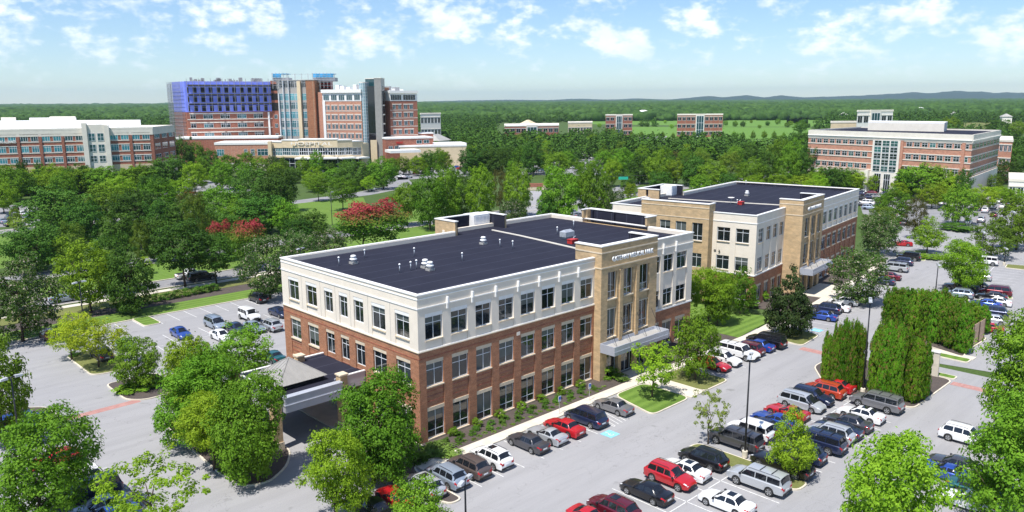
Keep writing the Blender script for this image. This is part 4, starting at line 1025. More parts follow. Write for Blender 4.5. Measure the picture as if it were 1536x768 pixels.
def patch(b, ring, x0, x1, q0, q1, off, nx=5, nq=3, side=1, mirror_across=False):
    """glass or lamp lying on the body, lifted a little along the normal"""
    P_ = []
    for i in range(nx + 1):
        x = x0 + (x1 - x0) * i / nx; row = []
        qs = [q0 + (q1 - q0) * j / nq for j in range(nq + 1)]
        for q in qs:
            p = surf(ring, x, q); e = .01; pu = surf(ring, x + e, q) - surf(ring, x - e, q); pv = surf(ring, x, min(8, q + e)) - surf(ring, x, max(0, q - e)); n = pu.cross(pv)
            n = n.normalized() if n.length > 1e-9 else Vector((0, 0, 1))
            if n.z < 0 and q > 5.2: n = -n
            if n.y < 0 and q <= 5.9 and q1 < 7: n = -n
            row.append(p + n * off)
        if mirror_across: row = row + [Vector((v.x, -v.y, v.z)) for v in reversed(row[:-1])]
        P_.append([(v.x, v.y * side, v.z) for v in row])
    m_ = len(P_[0]); vs = [v for r_ in P_ for v in r_]
    b.add(vs, [(i * m_ + j, (i + 1) * m_ + j, (i + 1) * m_ + j + 1, i * m_ + j + 1) for i in range(nx) for j in range(m_ - 1)])
CARM = {}
def car_meshes(kind):
    if kind in CARM: return CARM[kind]
    T = TYPES[kind]; ring, xs, ax, h = car_shape(T); M_ = []
    b = MB(); R = [ring(x) for x in xs]
    full = [[(x, y, z) for y, z in r] + [(x, -y, z) for y, z in reversed(r[1:-1])] for x, r in zip(xs, R)]
    m_ = len(full[0]); vs = [v for r in full for v in r]
    fs = [(i * m_ + j, i * m_ + (j + 1) % m_, (i + 1) * m_ + (j + 1) % m_, (i + 1) * m_ + j) for i in range(len(full) - 1) for j in range(m_)]
    fs += [tuple(range(m_ - 1, -1, -1)), tuple(range(len(vs) - m_, len(vs)))]
    if kind == 'pickup':      # cut the load bed
        pass
    b.add(vs, fs); body = b.mesh(kind + '_body', 'paint_white', True)
    bm = bmesh.new(); bm.from_mesh(body); bmesh.ops.recalc_face_normals(bm, faces=bm.faces)
    for e in bm.edges:
        if len(e.link_faces) == 2 and e.calc_face_angle(0) > math.radians(34): e.smooth = False
    bm.to_mesh(body); bm.free(); M_.append(('body', body, 'paint', None))
    def P(name, bb, m, par=None, sm=False):
        M_.append((name, bb.mesh(kind + '_' + name, m, sm), None, par))
    xw0, xw1 = T['xc'] - (T['xc'] - T['xf']) * .07, T['xf'] + (T['xc'] - T['xf']) * .04
    b = MB(); patch(b, ring, xw0, xw1, 6.05, 8, .012, 4, 4, 1, True); P('windshield', b, 'car_glass')
    b = MB(); xr0, xr1 = T['xr'] - (T['xr'] - T['xt']) * .06, T['xr'] - (T['xr'] - T['xt']) * (.72 if kind in ('sedan', 'coupe') else .80)
    patch(b, ring, xr0, xr1, 6.1, 8, .012, 4, 4, 1, True); P('rear_window', b, 'car_glass')
    a0 = T['xc'] - (T['xc'] - T['xf']) * .38; z0 = T['xr'] - (T['xr'] - T['xt']) * (.35 if kind not in ('big_suv', 'jeep') else .1)
    if kind == 'pickup': cuts = [a0, -.02, z0]
    elif kind in ('sedan', 'coupe', 'hatchback'): cuts = [a0, a0 - (a0 - z0) * .5, z0]
    else: cuts = [a0, a0 - (a0 - z0) * .36, a0 - (a0 - z0) * .66, z0]
    for k in range(len(cuts) - 1):
        for sd in (1, -1):
            b = MB(); patch(b, ring, cuts[k] - .04, cuts[k + 1] + .04, 5.1, 5.88, .012, 6, 2, sd); P('side_window', b, 'car_glass')
    for sd in (1, -1):
        b = MB(); patch(b, ring, h - .42, h - .05, 4.15, 5.6, .012, 3, 2, sd); P('headlight', b, 'lamp_clear')
        b = MB()
        if kind in ('suv', 'big_suv', 'minivan', 'hatchback', 'jeep', 'pickup'): patch(b, ring, -h + .005, -h + .16, 3.7, 5.1, .014, 2, 2, sd)
        else: patch(b, ring, -h + .0, -h + .32, 4.05, 5.3, .014, 3, 2, sd)
        w_ = T['W'] / 2; b.box(-h - .015, -h + .02, sd * w_ * .50, sd * w_ * .79, T['dz'] * .62, T['dz'] * .79); P('taillight', b, 'tail_red')
        b = MB(); y = T['W'] / 2 * .97; b.box(a0 + .12, a0 - .04, sd * (y + .02), sd * (y + .20), T['bz'] + .03, T['bz'] + .19); P('mirror', b, 'paint_white' if False else 'trim_black')
    b = MB(); b.box(-h - .02, -h, -.26, .26, T['dz'] * .55, T['dz'] * .55 + .14); P('license_plate', b, 'frame_white')
    b = MB(); w_ = T['W'] / 2; b.box(-h - .03, -h + .25, -w_ * .80, w_ * .80, T['sz'] - .02, T['sz'] + .15); b.box(h - .2, h + .02, -w_ * .70, w_ * .70, T['sz'], T['sz'] + .16)
    b.box(h - .08, h + .012, -w_ * .42, w_ * .42, T['nz'] * .58, T['nz'] * .78); P('bumper_trim', b, 'trim_black')
    for a in ax:
        for sd in (1, -1):
            y = sd * (T['W'] / 2 - .11); b = MB(); r = T['wr']
            prof = [(r * .62, -.11), (r * .94, -.11), (r, -.08), (r, .08), (r * .94, .11), (r * .62, .11)]
            tmp = MB(); tmp.lathe(prof, n=20); b.add([(v[0] + a, v[2] * sd + y, v[1] + r) for v in tmp.v], tmp.f); M_.append(('wheel', b.mesh('tyre', 'rubber', True), None, None))
            b = MB(); tmp = MB(); tmp.lathe([(.0, .06), (r * .64, .075), (r * .66, .118), (r * .60, .118), (r * .57, .085), (.01, .085)], n=20)
            for k in range(5):
                t = k * 2 * math.pi / 5; c, s_ = math.cos(t), math.sin(t)
                tmp.add([(c * u - s_ * v, s_ * u + c * v, w_) for w_ in (.085, .115) for u, v in ((.04, -.035), (r * .6, -.05), (r * .6, .05), (.04, .035))], [(4, 5, 6, 7), (0, 1, 5, 4), (2, 3, 7, 6)])
            b.add([(v[0] + a, v[2] * sd + y, v[1] + r) for v in tmp.v], tmp.f); P('rim', b, 'alloy', 'wheel')
    if kind in ('suv', 'big_suv', 'minivan'):
        b = MB()
        for sd in (1, -1): y = sd * T['W'] / 2 * T['rw'] * .93; b.tube([(T['xf'] - .2, y, T['H'] - .02), (T['xf'] - .35, y, T['H'] + .05), (T['xr'] + .25, y, T['H'] + .05), (T['xr'] + .1, y, T['H'] - .02)], [.022] * 4, 5)
        if kind == 'big_suv':
            for x in (-.4, -1.5): b.box(x - .03, x + .03, -.55, .55, T['H'] + .04, T['H'] + .07)
        P('roof_rail', b, 'trim_black')
    if kind == 'pickup':
        b = MB(); b.box(-h + .14, T['xt'] - .12, -.80, .80, T['dz'] + .012, T['dz'] + .045); P('bed_cover', b, 'trim_black')
    b = MB(); b.box(T['xf'] - .35, T['xf'] - 1.0, -.38, .38, T['H'] + .002, T['H'] + .022); sun = b.mesh(kind + '_sunroof', 'car_glass')
    CARM[kind] = (M_, sun, T); return CARM[kind]
MINI = {}
def mini_mesh(kind, col):
    """one small joined mesh for cars only a few pixels long"""
    if (kind, col) in MINI: return MINI[kind, col]
    M_, sun, T = car_meshes(kind); b = MB(); mats = ['paint_' + col, 'car_glass', 'rubber', 'tail_red']
    for name, me, pn, par in M_:
        if name in ('rim', 'mirror', 'headlight', 'license_plate', 'bumper_trim', 'roof_rail'): continue
        b.cur = {'body': 0, 'wheel': 2, 'taillight': 3, 'bed_cover': 2}.get(name, 1)
        b.add([tuple(v.co) for v in me.vertices], [tuple(p.vertices) for p in me.polygons])
    MINI[kind, col] = b.mesh('small_' + kind, mats, True); return MINI[kind, col]
WORDS = dict(lightblue='light blue', darkgrey='dark grey', bluesilver='bluish silver', big_suv='large SUV', suv='SUV', coupe='coupe', bronze='dark bronze')
NAMES = dict(sedan='parked_sedan', coupe='parked_coupe', suv='parked_suv', big_suv='parked_suv', minivan='parked_minivan', hatchback='parked_hatchback', jeep='parked_jeep', pickup='pickup_truck')
def car(kind, col, loc, heading, where, group=None, sunroof=False, mini=False, cat='car'):
    lab = '%s %s %s' % (WORDS.get(col, col), WORDS.get(kind, kind), where)
    if mini:
        o = link(NAMES[kind], mini_mesh(kind, col), None, (loc[0], loc[1], .004 if len(loc) < 3 else loc[2]), heading)
        return tag(o, lab, 'pickup' if kind == 'pickup' else cat, group)
    M_, sun, T = car_meshes(kind)
    t = thing(NAMES[kind], lab, 'pickup' if kind == 'pickup' else cat, (loc[0], loc[1], .004), heading, group)
    last = {}
    for name, me, pn, par in M_:
        o = link(name, me, last[par] if par else t); last[name] = o
        if pn: o.material_slots[0].link = 'OBJECT'; o.material_slots[0].material = mat('paint_' + col)
    if sunroof: link('sunroof', sun, t)
    return t
HALF = math.pi / 2
UP, DN = HALF, -HALF          # nose toward the building / away from it
def snap(px, py, z=.75): return G(px, py, z)
n_ = 'cars in the row before the brick facade'
for kind, col, px, py, hd, wh, sr in [
    ('sedan', 'black', 556, 757, UP, 'half hidden under the trees, leftmost in the row at the brick facade', 0), ('coupe', 'red', 600, 746, UP, 'with dark sunroof, between the black sedan and the silver wagon, front row', 1),
    ('suv', 'silver', 637, 728, UP, 'with twin dark roof panels, second from the red coupe in the facade row', 1), ('suv', 'bluesilver', 683, 719, UP, 'plain roofed, left of the dark bronze crossover', 0),
    ('suv', 'bronze', 718, 705, UP, 'between a silver and a white wagon in the facade row', 0), ('suv', 'white', 750, 690, UP, 'with long sunroof, last before the empty bays', 1),
    ('sedan', 'darkgrey', 807, 667, UP, 'parked left of the small silver sedan by the planting bed', 0), ('coupe', 'silver', 838, 656, UP, 'tucked between the dark sedan and the red one', 0),
    ('sedan', 'red', 860, 643, UP, 'with sunlit rear window next to the navy van', 0), ('minivan', 'navy', 887, 627, UP, 'beside the blue disabled bay', 0), ('sedan', 'grey', 935, 612, UP, 'alone beside the hatched bay and the small lawn', 0),
    ('sedan', 'red', 1080, 547, DN, 'partly behind the lawn tree, first of the six facing out', 0), ('suv', 'white', 1097, 540, DN, 'right next to the red car behind the lawn tree', 0), ('big_suv', 'white', 1109, 528, DN, 'second white one from the lawn tree, longer roof', 0),
    ('suv', 'maroon', 1128, 524, UP, 'between the white ones and the blue sedan', 0), ('sedan', 'blue', 1145, 518, UP, 'squeezed between the maroon and the black car near the dark tree', 0), ('big_suv', 'black', 1160, 513, UP, 'last one before the dark magnolia', 0)]:
    p = snap(px, py); car(kind, col, (p[0], -7.9 if kind != 'big_suv' else -8.0), hd + rng.uniform(-.015, .015), wh, n_, sr)
def row_b(v): return v
for kind, col, px, py, hd, wh, sr in [('sedan', 'blue', 1232, 472, UP, 'beside the hatched bay right of the magnolia', 0), ('suv', 'navy', 1238, 462, UP, 'behind the blue sedan right of the magnolia', 0), ('sedan', 'white', 1252, 459, UP, 'half behind the navy car', 0),
     ('sedan', 'white', 1266, 450, UP, 'fully seen in profile before the white-flowering tree', 0), ('sedan', 'navy', 1322, 420, UP, 'peeking out right of the white-flowering tree', 0), ('sedan', 'maroon', 1331, 413, UP, 'between the navy tail and the silver wagon', 0),
     ('big_suv', 'silver', 1340, 401, UP, 'in profile, farthest light one beside the far facade', 0), ('suv', 'navy', 1351, 392, UP, 'just behind the silver one beside the far facade', 0), ('jeep', 'black', 1363, 385, UP, 'boxy, last in the row at the far facade', 0)]:
    p = snap(px, py); car(kind, col, (p[0], p[1]), hd + BR, wh, 'cars parked along the far medical building', sr)
g1, g2 = 'cars nosed in to the centre line, near row', 'cars nosed in to the centre line, far row'
for kind, col, px, py, hd, wh, sr, row in [
    ('coupe', 'red', 872, 768, DN, 'cut off by the lower picture edge', 0, 0), ('suv', 'maroon', 925, 763, UP, 'with dark sunroof near the lower edge', 1, 0), ('sedan', 'black', 981, 738, UP, 'parked just left below the red hatchback', 0, 0),
    ('suv', 'red', 1003, 712, DN, 'between the black sedan and the white sedan in mid aisle', 0, 0), ('sedan', 'white', 1030, 702, UP, 'with small sunroof between the red and the black crossover', 1, 0), ('suv', 'black', 1057, 686, UP, 'left of the grass strip with the sapling', 0, 0),
    ('big_suv', 'darkgrey', 1097, 656, UP, 'with roof bars right of the sapling', 0, 0), ('jeep', 'white', 1114, 642, UP, 'boxy, just behind the dark one with roof bars', 0, 0), ('sedan', 'navy', 1131, 633, UP, 'behind the lamp post, left of the bright blue coupe', 0, 0),
    ('coupe', 'blue', 1146, 622, UP, 'bright, between the navy sedan and the crimson coupe', 0, 0), ('coupe', 'red', 1160, 609, UP, 'crimson, behind the bright leafy tree', 0, 0), ('minivan', 'silver', 1184, 597, DN, 'with dark side glass, facing the viewer', 0, 0),
    ('suv', 'navy', 1212, 592, DN, 'between the silver van and the orange wagon', 0, 0), ('suv', 'orange', 1234, 583, UP, 'with black tail beside the hedges', 0, 0), ('coupe', 'red', 1248, 574, UP, 'bright, nearest to the tall hedge', 0, 0),
    ('sedan', 'white', 1086, 748, UP, 'with small sunroof, lower end of the second row', 1, 1), ('big_suv', 'silver', 1144, 721, UP, 'long with dark side glass, at the foot of the bright tree', 0, 1), ('pickup', 'black', 1187, 700, UP, 'in the shade of the bright tree', 0, 1),
    ('suv', 'navy', 1208, 680, UP, 'hidden behind the bright tree crown', 0, 1), ('big_suv', 'navy', 1235, 664, UP, 'right beside the bright tree', 0, 1), ('suv', 'silver', 1251, 650, UP, 'with dark rear glass next to the navy one', 0, 1),
    ('sedan', 'navy', 1254, 640, UP, 'long and low, fourth from the hedge island', 0, 1), ('sedan', 'darkgrey', 1267, 629, UP, 'with sunlit side, third from the hedge island', 0, 1), ('sedan', 'white', 1289, 618, UP, 'with dark sunroof next to the grey one at the island', 1, 1), ('big_suv', 'grey', 1308, 601, UP, 'with black roof, parked against the mulch island', 0, 1)]:
    p = snap(px, py); y = (-22.2, -28.1)[row]; car(kind, col, (p[0], y), hd + rng.uniform(-.015, .015), wh, (g1, g2)[row], sr)
for kind, col, px, py, hd, wh in [('hatchback', 'maroon', 72, 500, UP, 'with red tail lights alone at the far kerb, left side'), ('sedan', 'blue', 271, 498, DN, 'in the left lot before the light green trees'), ('minivan', 'bluesilver', 323, 484, DN, 'left of the white off-roader in the rear lot'),
     ('jeep', 'white', 374, 473, DN, 'boxy, in the middle of the rear lot'), ('sedan', 'white', 332, 502, DN, 'half hidden by leaves in the rear lot'), ('sedan', 'navy', 355, 491, DN, 'between the white sedan and a silver one, rear lot'),
     ('sedan', 'bluesilver', 381, 489, DN, 'facing the viewer in the rear lot'), ('suv', 'silver', 406, 487, UP, 'closest to the corner of the building, rear lot'), ('suv', 'black', 387, 446, UP, 'against the far kerb near the building corner'),
     ('sedan', 'navy', 419, 467, DN, 'half hidden by the building corner'), ('sedan', 'lightblue', 184, 514, UP, 'peeking out right of the yellow tree'), ('sedan', 'teal', 409, 533, UP, 'just behind the brick corner above the canopy'),
     ('suv', 'darkgrey', 152, 530, UP, 'in the shade behind the yellow tree')]:
    p = snap(px, py); car(kind, col, (p[0], p[1]), hd + rng.uniform(-.02, .02), wh, 'cars in the lot behind the building')
for kind, col, px, py, hd, wh, sr in [('big_suv', 'blue', 62, 627, 0, 'under the left tree by the mulch island', 0), ('hatchback', 'red', 116, 677, math.pi, 'almost hidden in the big lower left tree', 0), ('suv', 'white', 134, 714, math.pi, 'with dark rear glass beside the big lower left tree', 0),
     ('big_suv', 'navy', 135, 737, math.pi, 'between the white one and the pale car, lower left', 0), ('sedan', 'bluesilver', 158, 755, math.pi, 'pale, at the lower left edge', 0), ('sedan', 'blue', 166, 772, math.pi, 'cut by the lower edge, left side', 0)]:
    p = snap(px, py); car(kind, col, (-27.6, p[1]), hd, wh, 'cars in the lower left row', sr)
for kind, col, px, py, hd, wh in [('big_suv', 'black', 303, 415, 0, 'driving on the boulevard, nearer the viewer'), ('pickup', 'white', 286, 411, 0, 'driving on the boulevard beside the black one'), ('sedan', 'bluesilver', 96, 446, 0, 'on the boulevard behind the left trees')]:
    p = snap(px, py); car(kind, col, (p[0], p[1]), hd, wh, None)
CR = math.radians(10)
for kind, col, px, py, hd, wh in [('jeep', 'white', 1478, 392, UP, 'boxy, in profile, alone at the far side of the bright tree'), ('suv', 'silver', 1466, 414, UP, 'rear end peeking out right of the bright tree'), ('hatchback', 'black', 1463, 428, UP, 'right of the bright tree, next to the dark pickup'),
     ('pickup', 'darkgrey', 1442, 430, UP, 'long, in the shade under the bright tree'), ('suv', 'bluesilver', 1437, 440, UP, 'just behind the hedge tops left of the gate'), ('minivan', 'maroon', 1493, 436, UP, 'long dark, rear end by the empty bays'),
     ('sedan', 'black', 1487, 443, UP, 'between the maroon van and a white sedan'), ('sedan', 'white', 1493, 451, UP, 'with red tail lights behind the hedge'), ('sedan', 'blue', 1478, 454, UP, 'left of the white sedan behind the hedge'),
     ('suv', 'navy', 1487, 467, UP, 'half hidden by the right end of the hedge'), ('sedan', 'silver', 1487, 478, UP, 'next to the red one beside the wooden gate'), ('coupe', 'red', 1479, 489, UP, 'beside the wooden gate panels'),
     ('suv', 'white', 1449, 653, DN, 'half hidden by the large right tree'), ('coupe', 'blue', 1414, 703, UP, 'glimpsed between the two lower right trees'), ('sedan', 'darkgrey', 1433, 694, UP, 'in shade behind the lower right trees'), ('suv', 'navy', 1478, 724, UP, 'in deep shade under the right tree'),
     ('sedan', 'white', 1452, 748, UP, 'with red tail light at the lower right edge'), ('sedan', 'teal', 1468, 733, DN, 'in tree shade, lower right corner'), ('coupe', 'red', 1352, 364, UP + .3, 'alone on the far drive by the dark tree')]:
    p = snap(px, py); car(kind, col, (p[0], p[1]), hd + (0 if py > 600 else CR), wh, 'cars in the right-hand lot')
# small cars farther off: one mesh each
SM = [  # px, py, kind, colour, heading
 (1288, 290), (1297, 287), (1306, 288), (1316, 286), (1325, 284), (1290, 297), (1300, 295), (1311, 295), (1321, 293), (1331, 290), (1299, 304), (1310, 303), (1319, 301), (1287, 305), (1333, 283), (1305, 311), (1317, 309)]
cols = ['darkgrey', 'navy', 'black', 'silver', 'white', 'navy', 'bluesilver', 'maroon', 'black', 'grey']
def small(px, py, kind, col, hd, wh, group):
    p = snap(px, py); car(kind, col, (p[0], p[1], .004), hd, wh, group, mini=True)
ORD = ['first', 'second', 'third', 'fourth', 'fifth', 'sixth', 'seventh', 'eighth', 'ninth', 'tenth', 'eleventh', 'twelfth', 'thirteenth', 'fourteenth', 'fifteenth', 'sixteenth', 'seventeenth', 'eighteenth', 'nineteenth', 'twentieth']
for i, (px, py) in enumerate(sorted(SM)):
    small(px, py, ['sedan', 'suv', 'hatchback', 'sedan', 'big_suv'][i % 5], cols[i % 10], UP + CR + math.pi * (i % 3 == 0), 'in the cluster before the glass entrance, %s from the left' % ORD[i], 'cars before the pink brick office building')
for i, (px, py, kind, col) in enumerate([(1352, 321, 'sedan', 'white'), (1345, 329, 'hatchback', 'bluesilver'), (1357, 333, 'sedan', 'darkgrey'), (1399, 298, 'suv', 'darkgrey'), (1412, 304, 'sedan', 'silver'), (1420, 310, 'sedan', 'grey'), (1452, 332, 'coupe', 'white'), (1472, 329, 'suv', 'silver'),
      (1491, 321, 'sedan', 'maroon'), (1478, 315, 'suv', 'white'), (1489, 309, 'big_suv', 'white'), (1504, 309, 'sedan', 'white'), (1466, 312, 'sedan', 'bluesilver'), (1497, 301, 'sedan', 'silver'), (1515, 305, 'sedan', 'navy'), (1480, 302, 'sedan', 'tan')]):
    small(px, py, kind, col, CR, 'on the upper right lot, %s in order from left' % ORD[i], 'cars on the upper right lot')
for i, (px, py, kind, col) in enumerate([(4, 331, 'sedan', 'bluesilver'), (14, 326, 'suv', 'navy'), (24, 321, 'sedan', 'darkgrey'), (33, 321, 'big_suv', 'white'), (42, 327, 'hatchback', 'lightblue'), (12, 335, 'sedan', 'black'), (43, 315, 'sedan', 'white'), (22, 313, 'suv', 'maroon'), (35, 330, 'suv', 'silver')]):
    small(px, py, kind, col, UP, 'at the far left beyond the boulevard, car %s from the edge' % ORD[i], 'cars at the far left lot')
for i, (px, py, kind, col) in enumerate([(122, 268, 'big_suv', 'white'), (131, 267, 'suv', 'bluesilver'), (140, 270, 'suv', 'white'), (62, 270, 'sedan', 'white'), (143, 285, 'sedan', 'lightblue'), (252, 271, 'sedan', 'navy'), (261, 272, 'suv', 'white'), (267, 271, 'sedan', 'red'), (286, 288, 'coupe', 'red'),
      (317, 286, 'sedan', 'white'), (358, 284, 'sedan', 'lightblue'), (300, 276, 'sedan', 'grey'), (434, 249, 'big_suv', 'white'), (441, 252, 'suv', 'white'), (467, 247, 'suv', 'white'), (500, 253, 'big_suv', 'white'), (507, 248, 'minivan', 'white'), (573, 251, 'sedan', 'bluesilver'),
      (585, 264, 'sedan', 'black'), (601, 264, 'sedan', 'white'), (612, 265, 'sedan', 'silver')]):
    small(px, py, kind, col, UP * (i % 2) + .1, 'among the trees before the hospital, %s counting from left' % ORD[i] if i < 20 else 'among the trees before the hospital, rightmost', 'cars among the trees before the hospital')
for i, (px, py, kind, col) in enumerate([(625, 259, 'suv', 'maroon'), (634, 259, 'sedan', 'darkgrey'), (645, 258, 'sedan', 'white'), (668, 252, 'sedan', 'black'), (678, 252, 'suv', 'white'), (684, 250, 'sedan', 'blue'), (690, 252, 'sedan', 'red'), (795, 256, 'sedan', 'silver'), (812, 255, 'sedan', 'lightblue'),
      (858, 241, 'suv', 'bluesilver'), (866, 244, 'sedan', 'white'), (862, 247, 'suv', 'navy'), (859, 251, 'sedan', 'white'), (867, 235, 'sedan', 'blue'), (872, 234, 'sedan', 'red'), (890, 237, 'big_suv', 'white'), (904, 240, 'sedan', 'tan'), (886, 243, 'sedan', 'silver'), (558, 283, 'sedan', 'white'), (986, 214, 'sedan', 'silver')]):
    small(px, py, kind, col, UP * (i % 2) + .3, 'glimpsed between the middle trees, %s counting from left' % ORD[i], 'cars glimpsed between the middle trees')
for i, (px, py, kind, col) in enumerate([(859, 319, 'suv', 'silver'), (868, 322, 'sedan', 'grey'), (939, 272, 'sedan', 'silver')]):
    small(px, py, kind, col, .1, ['waiting behind the roof edge left of the dark screen', 'behind the near roof, beside the dark screen corner', 'by the traffic signal right of centre'][i], None)
# ---------------------------------------------------------------- trees
def crown_mesh(name, shape, seed, m, n_cl, n_leaf, leaf, cr):
    """many small leaf faces gathered in clumps through a crown 1 m wide units: height 1 (z 0..1), width 1"""
    r = np.random.RandomState(seed); C = []
    tries = 0
    lob = [(r.uniform(-.2, .2), r.uniform(-.2, .2), r.uniform(.3, .72), r.uniform(.24, .36)) for _ in range(5)]
    off = r.uniform(0, 90)
    def inside(p):
        return inside0(p) * (1 if shape == 'column' else 1 + .65 * mnoise.noise(Vector(p) * 4.2 + Vector((off, 0, 0))) + .3 * mnoise.noise(Vector(p) * 10. + Vector((off, 3, 0))))
    def inside0(p):
        x, y, z = p; q = math.hypot(x, y)
        if shape == 'round': e = (q / .47) ** 2 + ((z - .5) / .48) ** 2; return e
        if shape == 'cone': w = .47 * (1 - max(0, (z - .22)) / .80) ** .8 if z > .22 else .47 * (.55 + z * 2.05); return (q / max(w, .03)) ** 2 if 0 < z < 1 else 9
        if shape == 'oval': return (q / .45) ** 2 + ((z - .46) / .5) ** 2
        if shape == 'vase': w = .18 + .32 * min(1, z / .55); w *= 1 if z < .75 else math.sqrt(max(0.01, 1 - ((z - .75) / .26) ** 2)); return (q / w) ** 2 if 0 < z < 1 else 9
        if shape == 'column': w = .46 * min(1, (z + .10) * 4) * (1 if z < .72 else max(.10, (1 - z) / .28) ** .38); return (q / max(w, .03)) ** 2 if 0 < z < 1 else 9
        if shape == 'mass':
            return min(((x - a) ** 2 + (y - b) ** 2) / (c * c) + ((z - d) / (c * .95)) ** 2 for a, b, d, c in lob)
    while len(C) < n_cl and tries < 60000:
        tries += 1; p = (r.uniform(-.5, .5), r.uniform(-.5, .5), r.uniform(0, 1)); e = inside(p)
        if e > 1 or (e < .42 and r.rand() < .75): continue
        if shape == 'column' and False: continue
        if all((p[0] - c[0]) ** 2 + (p[1] - c[1]) ** 2 + (p[2] - c[2]) ** 2 > (cr * .80) ** 2 for c in C[-400:]): C.append(p)
    C = np.array(C); k = len(C); sz = cr * r.uniform(.6, 1.4, k)
    tot = k * n_leaf
    ci = np.repeat(np.arange(k), n_leaf)
    d = r.normal(size=(tot, 3)); d[:, 2] = d[:, 2] * .8 + .25; d /= np.linalg.norm(d, axis=1)[:, None]
    rad = sz[ci] * r.uniform(.45, 1.05, tot) ** .6
    pos = C[ci] + d * rad[:, None] * np.array([1, 1, .72])
    stray = r.rand(tot) < .10; pos[stray] += r.normal(size=(stray.sum(), 3)) * cr * .35
    rd = C[ci] - np.array([0, 0, .35]); rd /= np.linalg.norm(rd, axis=1)[:, None] + 1e-6; nrm = d * .85 + rd * .55 + r.normal(size=(tot, 3)) * .38; nrm[:, 2] += .25; nrm /= np.linalg.norm(nrm, axis=1)[:, None]
    a = np.cross(nrm, r.normal(size=(tot, 3))); a /= np.linalg.norm(a, axis=1)[:, None]; b = np.cross(nrm, a)
    s = leaf * r.uniform(.6, 1.4, tot)[:, None]
    V = np.empty((tot, 4, 3)); V[:, 0] = pos - a * s; V[:, 1] = pos - b * s * .55 + nrm * s * .12; V[:, 2] = pos + a * s; V[:, 3] = pos + b * s * .55 - nrm * s * .1
    me = bpy.data.meshes.new(name); me.vertices.add(tot * 4); me.vertices.foreach_set('co', V.reshape(-1)); me.loops.add(tot * 4); me.loops.foreach_set('vertex_index', np.arange(tot * 4, dtype=np.int32))
    me.polygons.add(tot); me.polygons.foreach_set('loop_start', np.arange(0, tot * 4, 4, dtype=np.int32))
    me.update(calc_edges=True); me.materials.append(mat(m)); me.validate(); return me
def trunk_mesh(seed, low, bare=False):
    """low: height at which the crown begins, tree height 1"""
    r = random.Random(seed); b = MB()
    top = .78; pts = [(0, 0, -.01)]; rad = [.026]
    for k in range(1, 7):
        z = top * k / 6; pts.append((r.uniform(-.012, .012) * k, r.uniform(-.012, .012) * k, z)); rad.append(.020 * (1 - k / 7.5))
    b.tube(pts, rad, 7)
    for k in range(9 if bare else 6):
        z = low + (top - low) * (k + .3) / (9 if bare else 6) * .85; t = r.uniform(0, 6.28) + k * 2.4; L_ = r.uniform(.16, .30) * (1.1 - z * .5)
        p0 = (0, 0, z - .03); p1 = (math.cos(t) * L_ * .5, math.sin(t) * L_ * .5, z + L_ * .35); p2 = (math.cos(t) * L_, math.sin(t) * L_, z + L_ * .9)
        b.tube([p0, p1, p2], [.009, .006, .002], 5)
    return b.mesh('trunk', 'bark', True)
PROTO = {}
SPEC = {'darkhigh': ('oval', 'leaf_dark', 2, 165, 60, .020, .09, .27), 'midhigh': ('round', 'leaf_mid', 2, 165, 60, .019, .088, .27),   # kind: (shape, leaf material, seeds, clumps, leaves per clump, leaf size, clump radius, crown foot)
 'mid': ('round', 'leaf_mid', 3, 165, 62, .019, .088, .07), 'dark': ('oval', 'leaf_dark', 3, 165, 60, .020, .09, .04), 'bright': ('round', 'leaf_bright', 3, 155, 60, .019, .085, .10),
 'yellow': ('mass', 'leaf_yellow', 2, 130, 55, .017, .09, .2), 'pale': ('oval', 'leaf_pale', 2, 60, 45, .020, .075, .25), 'olive': ('round', 'leaf_olive', 2, 150, 55, .019, .085, .08), 'rust': ('oval', 'leaf_rust', 2, 130, 55, .016, .085, .14),
 'maple': ('cone', 'leaf_mid', 3, 160, 60, .020, .085, .08), 'brightcone': ('cone', 'leaf_bright', 2, 150, 58, .018, .085, .17), 'darkcone': ('cone', 'leaf_dark', 2, 160, 60, .020, .085, .05), 'magnolia': ('cone', 'leaf_magnolia', 1, 170, 60, .022, .08, .08),
 'redcrape': ('mass', 'leaf_redflower', 2, 190, 60, .017, .085, .05), 'whitecrape': ('round', 'leaf_whiteflower', 2, 180, 62, .017, .08, .04), 'big': ('mass', 'leaf_mid', 3, 290, 85, .0135, .078, .05), 'bigbright': ('mass', 'leaf_bright', 2, 250, 85, .0135, .075, .08),
 'sparse': ('vase', 'leaf_bright', 1, 120, 55, .016, .06, .15), 'young': ('oval', 'leaf_bright', 2, 90, 50, .022, .09, .25), 'cedar': ('column', 'leaf_cedar', 4, 230, 62, .027, .085, .0),
}
def proto(kind, i):
    k = (kind, i)
    if k in PROTO: return PROTO[k]
    sh, m_, ns, nc, nl, lf, cr, ft_ = SPEC[kind]
    cm = crown_mesh('crown_' + kind, sh, hash(kind) % 1000 * 0 + sum(map(ord, kind)) * 7 + i * 13, m_, nc, nl, lf, cr)
    cm.transform(Matrix.Translation((0, 0, ft_)) @ Matrix.Diagonal((1, 1, 1 - ft_, 1)))
    tm = trunk_mesh(i * 5 + len(kind), max(.12, ft_), kind in ('sparse', 'pale'))
    PROTO[k] = (cm, tm); return PROTO[k]
NTREE = 0
